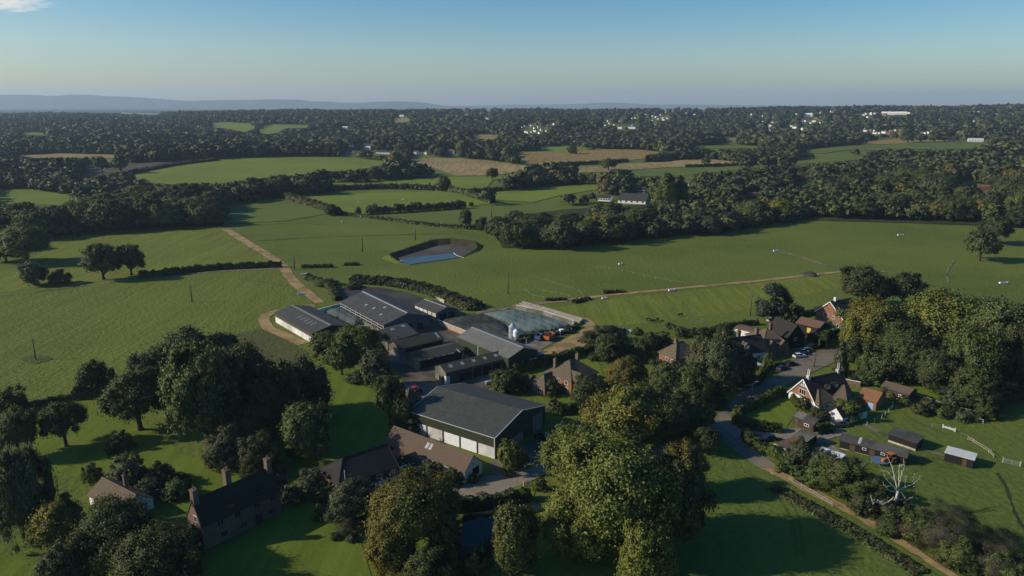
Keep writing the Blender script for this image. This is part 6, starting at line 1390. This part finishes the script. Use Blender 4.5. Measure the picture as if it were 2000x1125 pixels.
car(1528, 722, 215, NAV, 'dark blue car parked by the low garden hedge'); car(1545, 714, 205, BLK, 'black car behind the dark blue one on the roadside')
car(1640, 833, 190, GRY, 'dark car parked beside the ivy covered outbuilding', 'suv'); car(1500, 860, 10, NAV, 'dark blue hatchback on the gravel drive behind the bright hedge'); car(1062, 858, 150, BLK, 'black car in the shade of the green barn gable', 'suv')
car(1508, 628, 200, SIL, 'pale car half hidden under the cedar'); car(1462, 753, 200, SIL, 'silver car under the willow at the roadside'); car(1055, 700, 30, ('blue', (.03, .07, .22)), 'blue car on the sandy yard by the garden hedge')
car(1330, 876, 20, BLK, 'dark car deep in shade on the village road')
def tractor(u, v, deg, mt, label):
    o = empty('tractor', G(u, v), math.radians(deg)); tag(o, label, 'tractor')
    m = MB(); m.prism([(.2, .7), (2.0, .75), (2.05, 1.3), (1.7, 1.5), (.2, 1.6)], -.35, .35); m.build('bonnet', M[mt], o)
    m = MB(); m.prism([(-1.1, 1.0), (.2, 1.0), (.1, 2.4), (-1.0, 2.4)], -.6, .6); c = m.build('cab', M['glass'], o); m = MB(); m.box(-1.15, .2, -.7, .7, 2.41, 2.52); m.build('cab_roof', M[mt], c)
    for x, r, w_ in ((-.75, .8, .42), (1.55, .5, .3)):
        for s in (-1, 1):
            m = MB(); m.tube([(x, s * .65, r), (x, s * (.65 + w_), r)], r, 16); t = m.build('wheel', M['rubber'], o); m = MB(); m.tube([(x, s * (.64 + w_), r), (x, s * (.68 + w_), r)], r * .5, 12); m.build('rim', M[mt], t)
            if x < 0: m = MB(); m.box(x - .6, x + .6, s * .86 - .22, s * .86 + .22, 1.62, 1.70); m.build('mudguard', M[mt], o)
    m = MB(); m.tube([(1.2, .2, 1.4), (1.2, .2, 2.3)], .05, 6); m.build('exhaust', M['dark_steel'], o)
tractor(811, 770, 60, 'red', 'small red tractor on the concrete track behind the green barn'); tractor(1735, 905, 200, 'orange', 'orange tractor beside the stable block and the blue trampoline')
def trailer(u, v, deg, mt, label, L=5.0, W=2.2):
    o = empty('trailer', G(u, v), math.radians(deg)); tag(o, label, 'trailer'); m = MB(); a, b = L / 2, W / 2
    for (x0, x1, y0, y1) in ((-a, a, -b, -b + .1), (-a, a, b - .1, b), (-a, -a + .1, -b + .1, b - .1), (a - .1, a, -b + .1, b - .1)): m.box(x0, x1, y0, y1, .82, 2.1)
    m.box(-a + .1, a - .1, -b + .1, b - .1, .72, .84); m.build('body', M[mt], o); m = MB(); m.box(a, a + 1.4, -.08, .08, .6, .74); m.build('drawbar', M['dark_steel'], o)
    for x in (-.6, .6):
        for s in (-1, 1): m = MB(); m.tube([(x, s * (b - .3), .45), (x, s * (b + .02), .45)], .45, 14); m.build('wheel', M['rubber'], o)
trailer(1073, 664, 60, 'orange', 'orange farm trailer on the weeds beside the clamp'); trailer(1052, 664, 75, 'blue', 'pale blue machine beside the orange trailer', 4.0, 2.0)
# trampoline
o = empty('trampoline', G(1718, 905)); tag(o, 'round blue edged trampoline by the stable block', 'trampoline'); m = MB(); m.lathe([(1.75, .78), (2.0, .80), (2.0, .86), (1.75, .87)], 24); m.build('pad', M['blue'], o); m = MB(); m.lathe([(.01, .80), (1.74, .80), (1.74, .83), (.01, .83)], 24); m.build('mat', M['pale'], o)
for k in range(6): a = k * 1.047; m = MB(); m.tube([(1.85 * math.cos(a), 1.85 * math.sin(a), 0), (1.9 * math.cos(a), 1.9 * math.sin(a), .8)], .04, 6); m.build('leg', M['steel'], o)
# silo
P = G(1001, 661); hs = zat(P, 637); o = empty('silo', P); tag(o, 'grey metal feed silo with conical top behind the pale shed', 'silo')
m = MB(); m.lathe([(1.35, 0), (1.35, hs - .0), (1.36, hs), (.35, hs + 1.0), (.3, hs + 1.2), (.05, hs + 1.25)], 24); m.build('bin', M['steel'], o)
for z in (1.5, 3.0, 4.4): m = MB(); m.lathe([(1.36, z), (1.40, z + .03), (1.40, z + .1), (1.36, z + .13)], 24); m.build('hoop', M['trim'], o)
m = MB(); m.tube([(1.5, -.2, 0), (1.5, -.2, hs)], .05, 6); m.tube([(1.5, .2, 0), (1.5, .2, hs)], .05, 6); m.build('ladder', M['trim'], o)
P = G(1008, 664); o = empty('feed_bin', P); tag(o, 'smaller pale feed bin against the metal silo', 'silo'); m = MB(); m.lathe([(.3, 0), (.4, .6), (1.0, 1.4), (1.0, 3.2), (.4, 3.9), (.1, 4.0)], 16); m.build('bin', M['old_white'], o); m = MB(); m.tube([(0, 0, 3.9), (.1, 0, 5.2)], .1, 6); m.build('pipe', M['trim'], o)
# ---------------------------------------------------------------- silage clamps
def sheet_mound(name, px, hgt, mat, label, seed, rows=0):
    W = [G(*p) for p in px]; c = np.mean(W, 0); n = 40; xs = [p[0] for p in W]; ys = [p[1] for p in W]; rnd = np.random.default_rng(seed)
    gx = np.linspace(min(xs), max(xs), 46); gy = np.linspace(min(ys), max(ys), 46); X, Y = np.meshgrid(gx, gy); poly = [(p[0], p[1]) for p in W]; ins = inside(X.copy(), Y.copy(), poly)
    D = np.full(X.shape, 1e9)
    for i in range(len(W)):
        a = W[i][:2]; b = W[(i + 1) % len(W)][:2]; ab = b - a; t = np.clip(((X - a[0]) * ab[0] + (Y - a[1]) * ab[1]) / (ab @ ab), 0, 1); D = np.minimum(D, np.hypot(X - a[0] - ab[0] * t, Y - a[1] - ab[1] * t))
    Z = hgt * (1 - np.exp(-D / 1.6)) + .04 * np.sin(X * 1.9 + .6 * np.sin(Y)) * np.minimum(1, D) + rnd.normal(size=X.shape) * .03
    if rows: Z += .12 * np.abs(np.sin((X * .8 + Y * .6) * rows))
    V, Fc, idx = [], [], -np.ones(X.shape, int)
    for j in range(X.shape[0]):
        for i in range(X.shape[1]):
            if ins[j, i]: idx[j, i] = len(V); V.append((X[j, i] - c[0], Y[j, i] - c[1], Z[j, i]))
    for j in range(X.shape[0] - 1):
        for i in range(X.shape[1] - 1):
            q = [idx[j, i], idx[j, i + 1], idx[j + 1, i + 1], idx[j + 1, i]]
            if min(q) >= 0: Fc.append(q)
    me = bpy.data.meshes.new(name); me.from_pydata(V, [], Fc); me.materials.append(M[mat]); me.update(); return tag(link(name, me, None, (c[0], c[1], .08)), label, 'sheet')
sheet_mound('silage_sheet', [(634, 611), (682, 601), (700, 612), (722, 634), (690, 640)], 2.2, 'tarp_green', 'dark green netted silage sheet between the two big sheds', 2, 1.6)
sheet_mound('silage_sheet', [(858, 628), (905, 619), (948, 616), (985, 634), (1010, 664), (958, 654), (912, 650)], 1.5, 'tarp_black', 'black silage sheet beside the brick wall', 3, 1.2)
sheet_mound('silage_sheet', [(942, 615), (1005, 606), (1060, 618), (1118, 637), (1085, 647), (1030, 652), (985, 632)], 1.4, 'tarp_teal', 'pale teal silage sheet right of the black one', 4, .9)
sheet_mound('silage_sheet', [(985, 635), (1030, 651), (1062, 650), (1012, 665)], 1.2, 'tarp_black', 'black sheet strip in front of the teal silage sheet', 5, 1.0)
def wall(a, b, h, th, mat, label, name='wall', coping='panel'):
    A, B = G(*a), G(*b); d = B - A; L = np.linalg.norm(d); o = empty(name, A, math.atan2(d[1], d[0])); tag(o, label, 'wall'); m = MB(); m.box(0, L, -th / 2, th / 2, -.1, h); m.build('masonry', M[mat], o)
    m = MB(); n = max(2, int(L / 2.4)); 
    for i in range(n): m.box(L * i / n + .03, L * (i + 1) / n - .03, -th / 2 - .05, th / 2 + .05, h + .003, h + .1 + .03 * ((i * 7) % 3))
    m.build('coping', M[coping], o); return o
wall((854, 634), (911, 657), 2.0, .3, 'brick_clamp', 'pale brick wall edging the muddy yard'); wall((1008, 604), (1062, 616), 1.8, .3, 'conc_wall', 'white topped wall behind the teal sheet'); wall((1062, 616), (1122, 636), 1.8, .3, 'conc_wall', 'white topped wall at the far right end of the teal sheet')
wall((1012, 667), (1118, 642), .5, .2, 'conc_wall', 'low kerb wall in front of the teal sheet'); wall((622, 612), (668, 600), 1.6, .3, 'panel', 'white clamp wall behind the netted sheet'); wall((692, 643), (745, 641), 1.2, .3, 'panel', 'low white wall in front of the cattle shed')
wall((433, 975), (448, 968), 1.6, .4, 'brick_old', 'short brick garden wall by the upright hedge'); wall((1560, 792), (1545, 776), .7, .2, 'brick_old', 'low brick garden wall before the white gable')
wall((1640, 748), (1680, 756), 1.5, .3, 'brick_old', 'brick garden wall behind the half timbered house'); wall((880, 590), (910, 603), 1.0, .4, 'timber', 'pale sleeper wall along the weedy bank'); wall((828, 571), (868, 592), 1.0, .4, 'timber', 'long pale sleeper wall edging the slurry store')
for i in range(5):
    P = G(1028 + i * 22, 672 - i * 5.4); o = empty('post', P); m = MB(); m.box(-.12, .12, -.12, .12, 0, 1.7); me_ = m; ob = m.build('shaft', M['panel'], o); m = MB(); m.box(-.15, .15, -.15, .15, 1.701, 1.78); m.build('cap', M['panel'], o)
    tag(o, f'white concrete post, {ordinal(i)} from the left in front of the teal sheet', 'post', 'white clamp posts')
rn = random.Random(8); K = 0
for i in range(20):
    f = i / 19; u = 1016 + 112 * f; v = 599 + 33 * f ** 1.05 
    for j in (0, 1):
        P = G(u + j * 5 + 2, v + 1 - j * 3.5 - 1); s = rn.uniform(.8, 1.2); o = empty('timber_stack', P, rn.uniform(-.2, .2) - .5); K += 1
        tag(o, f'{ordinal(i)} stack of pale sawn boards from the left in the {"front" if j == 0 else "rear"} row behind the wall', 'timber stack', 'stacks of boards behind the clamp')
        for k in range(3): m = MB(); m.box(-.75 * s + rn.uniform(-.2, .2), .75 * s, -.8, .8, .06 + k * .45, .06 + k * .45 + .36); m.build('board_layer', M['timber'], o)
        m = MB(); [m.box(-.7 * s, .7 * s, y, y + .1, z_, z_ + .085) for y in (-.7, .6) for z_ in (.42, .87)]; m.build('spacer', M['wood_fence'], o)
# ---------------------------------------------------------------- field furniture
def trough(u, v, deg, label, L=3.0, mt='old_white'):
    o = empty('trough', G(u, v), math.radians(deg)); tag(o, label, 'trough'); m = MB(); a, b = L / 2, .45
    for (x0, x1, y0, y1) in ((-a, a, -b, -b + .08), (-a, a, b - .08, b), (-a, -a + .08, -b + .08, b - .08), (a - .08, a, -b + .08, b - .08)): m.box(x0, x1, y0, y1, .12, .8)
    m.box(-a + .08, a - .08, -b + .08, b - .08, .12, .3); m.build('basin', M[mt], o)
    for x in (-a * .7, a * .7): m = MB(); m.box(x - .12, x + .12, -.4, .4, 0, .12); m.build('foot', M['dark_steel'], o)
for t in ((1212, 517, 20, 'white trough alone in the middle of the right pasture', 2.2), (1515, 491, 10, 'white trough at the top of the worn trail', 2.6), (1759, 460, 5, 'long white trough below the right wood', 4.0), (1960, 554, 5, 'white feed trough far right in the pasture', 4.0), (1312, 568, 15, 'white trough beside the sandy path', 3.0), (1180, 584, 15, 'small white trough below the sandy path', 2.0), (1590, 539, 10, 'pale trough by the dark heap on the sandy path', 4.0), (588, 575, 20, 'white trough beside the farm track bend', 3.0), (487, 485, 10, 'small white trough at the upper farm track', 2.0), (594, 537, 20, 'white concrete trough at the top of the brambles', 3.0), (644, 558, 0, 'white trough behind the slurry store brambles', 2.4), (668, 434, 90, 'tiny white trough in the upper pasture', 2.0), (700, 396, 0, 'white trough in the bright green field, left one', 3), (787, 390, 0, 'white trough in the bright green field, right one', 3), (782, 512, 40, 'white inlet block at the corner of the lagoon', 2.0)): trough(*t)
m = MB(); m.lathe([(3.6, 0), (3.2, .7), (2.0, 1.5), (.6, 1.9), (.1, 1.95)], 14); hp = m.build('dung_heap', M['manure'], None, G(1582, 538)); tag(hp, 'dark heap with a pale cap beside the sandy path', 'heap')
ribbon('lagoon_kerb', [(886, 495), (892, 500), (906, 505)], .6, 'old_white', 'curved white kerb at the lagoon edge', 'kerb', rough=0, lift=.4)
def bench(u, v, deg, label):
    o = empty('park_bench', G(u, v), math.radians(deg)); tag(o, label, 'bench'); m = MB(); [m.box(-.9, .9, y, y + .12, .42, .46) for y in (-.25, -.08, .09)]; m.build('seat', M['wood_fence'], o); m = MB(); [m.box(-.9, .9, .24, .28, z, z + .12) for z in (.55, .72)]; m.build('backrest', M['wood_fence'], o)
    for x in (-.8, .8): m = MB(); m.box(x - .04, x + .04, -.25, -.17, 0, .42); m.build('leg', M['wood_fence'], o); m = MB(); m.box(x - .04, x + .04, .28, .36, 0, .86); m.build('leg', M['wood_fence'], o)
bench(938, 969, 30, 'wooden bench at the edge of the gravel forecourt'); bench(134, 793, 10, 'wooden bench on the left lawn near the hedge')
def bin_(u, v, mt, label):
    o = empty('wheelie_bin', G(u, v), .5); tag(o, label, 'bin'); m = MB(); m.prism([(-.27, .08), (.27, .08), (.31, .98), (-.31, .98)], -.3, .3); m.build('body', M[mt], o); m = MB(); m.box(-.34, .34, -.34, .34, .982, 1.06); m.build('lid', M[mt], o); [MBw.build('wheel', M['rubber'], o) for MBw in (lambda a: [a])(tubew())]
def tubew():
    m = MB(); m.tube([(-.3, .3, .09), (.3, .3, .09)], .09, 8); return m
bin_(1524, 839, 'blue', 'blue wheelie bin at the hedge end of the gravel drive'); bin_(1653, 876, 'felt_green', 'green bin at the front of the stable block')
# play frame
o = empty('play_frame', G(1218, 652), .3); tag(o, 'turquoise plastic covered frame on the pasture edge', 'play frame')
for (x, y, w_, h) in ((-2.2, 0, 2.6, 1.3), (.4, .3, 2.6, 1.9), (2.6, -.3, 1.6, 1.2)):
    m = MB(); m.prism([(x - w_ / 2, 0), (x + w_ / 2, 0), (x + w_ / 2 - .2, h * .7), (x, h), (x - w_ / 2 + .2, h * .7)], y - 1.0, y + 1.0); m.build('cover', M['turq'], o)
m = MB(); m.tube([(-3.4, -1.1, 0), (-3.0, -1.0, 1.6), (2.8, -1.0, 1.7), (3.4, -1.1, 0)], .06, 6); m.build('frame', M['old_white'], o)
# small clutter on the farm
o = empty('scrap_trailer', G(1102, 650), .4); tag(o, 'white and grey scrap machine beside the orange trailer', 'machine'); m = MB(); m.box(-2, 2, -.8, .8, .6, .9); m.box(-1.8, -.4, -.7, .7, .903, 1.5); m.build('bed', M['old_white'], o); [(lambda q: (q.tube([(x, -.9, .4), (x, .9, .4)], .4, 12), q.build('wheel', M['rubber'], o)))(MB()) for x in (-1, 1)]
o = empty('bath_tank', G(955, 751), .4); tag(o, 'white tank standing in front of the open fronted barn', 'tank'); m = MB(); m.prism([(-1, .2), (1, .2), (1.1, .9), (.8, 1.1), (-.8, 1.1), (-1.1, .9)], -.5, .5); m.build('body', M['steel'], o); [(lambda q: (q.box(x - .1, x + .1, -.4, .4, 0, .21), q.build('foot', M['dark_steel'], o)))(MB()) for x in (-.7, .7)]
o = empty('jump', G(1853, 840), -.9); tag(o, 'white horse jump in the right paddock', 'horse jump'); m = MB(); m.box(-1.2, 1.2, -.05, .05, .3, .75); m.build('panel', M['trim'], o); [(lambda q: (q.box(x - .15, x + .15, -.08, .08, 0, 1.1), q.build('stand', M['trim'], o)))(MB()) for x in (-1.4, 1.4)]
for k, (u, v, r_, lb) in enumerate(((1620, 995, .2, 'grey rock'),)): pass
# ---------------------------------------------------------------- cattle
def beast(u, v, deg, mt, label, lying=False):
    o = empty('cow', G(u, v), math.radians(deg)); tag(o, label, 'cow', 'dark cattle grazing in the strip field')
    V = [(-.75, 0, 1.12), (-.3, 0, 1.05), (.3, 0, 1.05), (.72, 0, 1.15), (1.05, 0, 1.0), (1.3, 0, .62), (1.45, 0, .30)]; R = [.28, .36, .37, .30, .19, .15, .10]; E = [(i, i + 1) for i in range(6)]
    for x, y, a in ((-.72, .2, 0), (-.72, -.2, 0), (.62, .2, 3), (.62, -.2, 3)):
        b = len(V); V += [(x, y, .72), (x + (.10 if a == 0 else 0), y * 1.05, .42), (x + .02, y * 1.05, .05)]; R += [.16, .085, .07]; E += [(a, b), (b, b + 1), (b + 1, b + 2)]
    b = len(V); V += [(-1.02, 0, 1.05), (-1.08, 0, .55)]; R += [.05, .04]; E += [(0, b), (b, b + 1)]
    b = len(V); V += [(1.22, .22, .78), (1.22, -.22, .78)]; R += [.04, .04]; E += [(5, b), (5, b + 1)]
    me = bpy.data.meshes.new('body'); me.from_pydata(V, E, []); ob = link('body', me, o); me.materials.append(M[mt]); s = ob.modifiers.new('skin', 'SKIN')
    if not me.skin_vertices: bm_ = bmesh.new(); bm_.from_mesh(me); bm_.verts.layers.skin.verify(); bm_.to_mesh(me); bm_.free()
    for i, r in enumerate(R): me.skin_vertices[0].data[i].radius = (r, r)
    me.skin_vertices[0].data[1].use_root = True
    ob.modifiers.new('smooth', 'SUBSURF').levels = 1; ob.modifiers['smooth'].render_levels = 1
M['cow_black'] = plain('black_hide', (.014, .012, .011), (.025, .021, .018), 2, .7, .2, c=(.03, .024, .02)); M['cow_pied'] = plain('pied_hide', (.016, .014, .012), (.03, .026, .022), 1.1, .7, .2, c=(.30, .27, .24))
beast(1267, 627, 150, 'cow_black', 'black cow at the left of the grazing three'); beast(1275, 630, 190, 'cow_pied', 'dark cow with pale patch, middle of the grazing three'); beast(1284, 627, 60, 'cow_black', 'black cow at the right of the grazing three'); beast(1329, 618, 200, 'cow_black', 'black cow grazing alone right of the other three')
# ---------------------------------------------------------------- the dead white tree
def dead_tree():
    B = G(1743, 1012); s = depth(B) / F / 4; o = empty('dead_tree', B); tag(o, 'bleached dead tree with bare white branches beside the stable paddock', 'tree'); X0, Y0 = 975, 690; rn = random.Random(12)
    def p(x, y, dy=0.0): return ((x - X0) * s, dy, max(0, (Y0 - y) * s / .93))
    m = MB(); m.tube([p(975, 690), p(960, 600), p(985, 520), p(985, 470)], [.42, .34, .28, .22], 9); m.build('trunk', M['pale_bark'], o, smooth=True)
    br = [([(985, 475), (930, 415), (870, 365), (835, 310), (800, 262)], -1, .17), ([(975, 450), (960, 390), (945, 320), (925, 265), (908, 240)], 1.2, .15), ([(990, 470), (990, 400), (985, 330), (985, 275)], .4, .16), ([(990, 400), (1015, 360), (1045, 320), (1058, 265)], 1.6, .09),
          ([(990, 475), (1040, 445), (1100, 435), (1150, 405), (1182, 370)], .8, .15), ([(1100, 435), (1150, 455), (1195, 482)], 1.0, .07), ([(975, 480), (910, 455), (870, 425), (835, 395), (790, 365)], -1.5, .10), ([(960, 520), (900, 540), (830, 535), (780, 505), (720, 465)], -2.2, .15), ([(780, 505), (760, 520), (725, 495)], -2.3, .06),
          ([(985, 530), (1030, 555), (1085, 575), (1140, 580), (1200, 585)], 1.8, .14), ([(1085, 575), (1090, 545)], 1.9, .05), ([(965, 560), (935, 590), (905, 625), (875, 668)], -1.6, .10), ([(960, 585), (985, 610), (1030, 612)], -1.0, .07), ([(1040, 445), (1050, 400), (1058, 380)], .9, .06), ([(950, 385), (925, 360), (905, 335)], .8, .06), ([(1000, 410), (1050, 405), (1095, 400)], 1.4, .05), ([(1090, 395), (1120, 380), (1138, 365)], 1.2, .04), ([(1005, 350), (1000, 310), (1012, 285)], .7, .05), ([(1130, 580), (1128, 640)], 1.9, .04), ([(830, 535), (825, 515)], -2.2, .04)]
    for pts, dy, r in br:
        n = len(pts); P = [p(x, y, dy * (i / (n - 1)) ** 1.0 * 1.6 + rn.uniform(-.1, .1)) for i, (x, y) in enumerate(pts)]
        if pts[0][0] in (985, 975, 990, 960, 965): P[0] = (P[0][0], 0, P[0][2])
        S = smooth_line(P, 4); k = len(S); mm = MB(); S = [q_ if i_ in (0,) else (q_[0] + rn.uniform(-.07, .07), q_[1] + rn.uniform(-.1, .1), q_[2] + rn.uniform(-.07, .07)) for i_, q_ in enumerate(S)]; mm.tube(S, [r * .85 * (1 - .8 * i / (k - 1)) for i in range(k)], 7)
        c = mm.build('branch', M['pale_bark'], o, smooth=True)
        for _ in range(7):
            a = S[rn.randint(k // 3, k - 1)]; q = MB(); e = Vector(a) + Vector((rn.uniform(-.9, .9), rn.uniform(-.5, .5), rn.uniform(-.2, .9))); q.tube([a, (Vector(a) + e) / 2 + Vector((0, 0, .1)), e], [r * .25, r * .2, r * .08], 5); q.build('twig', M['pale_bark'], c)
dead_tree()
# leafless branches on the willow drive
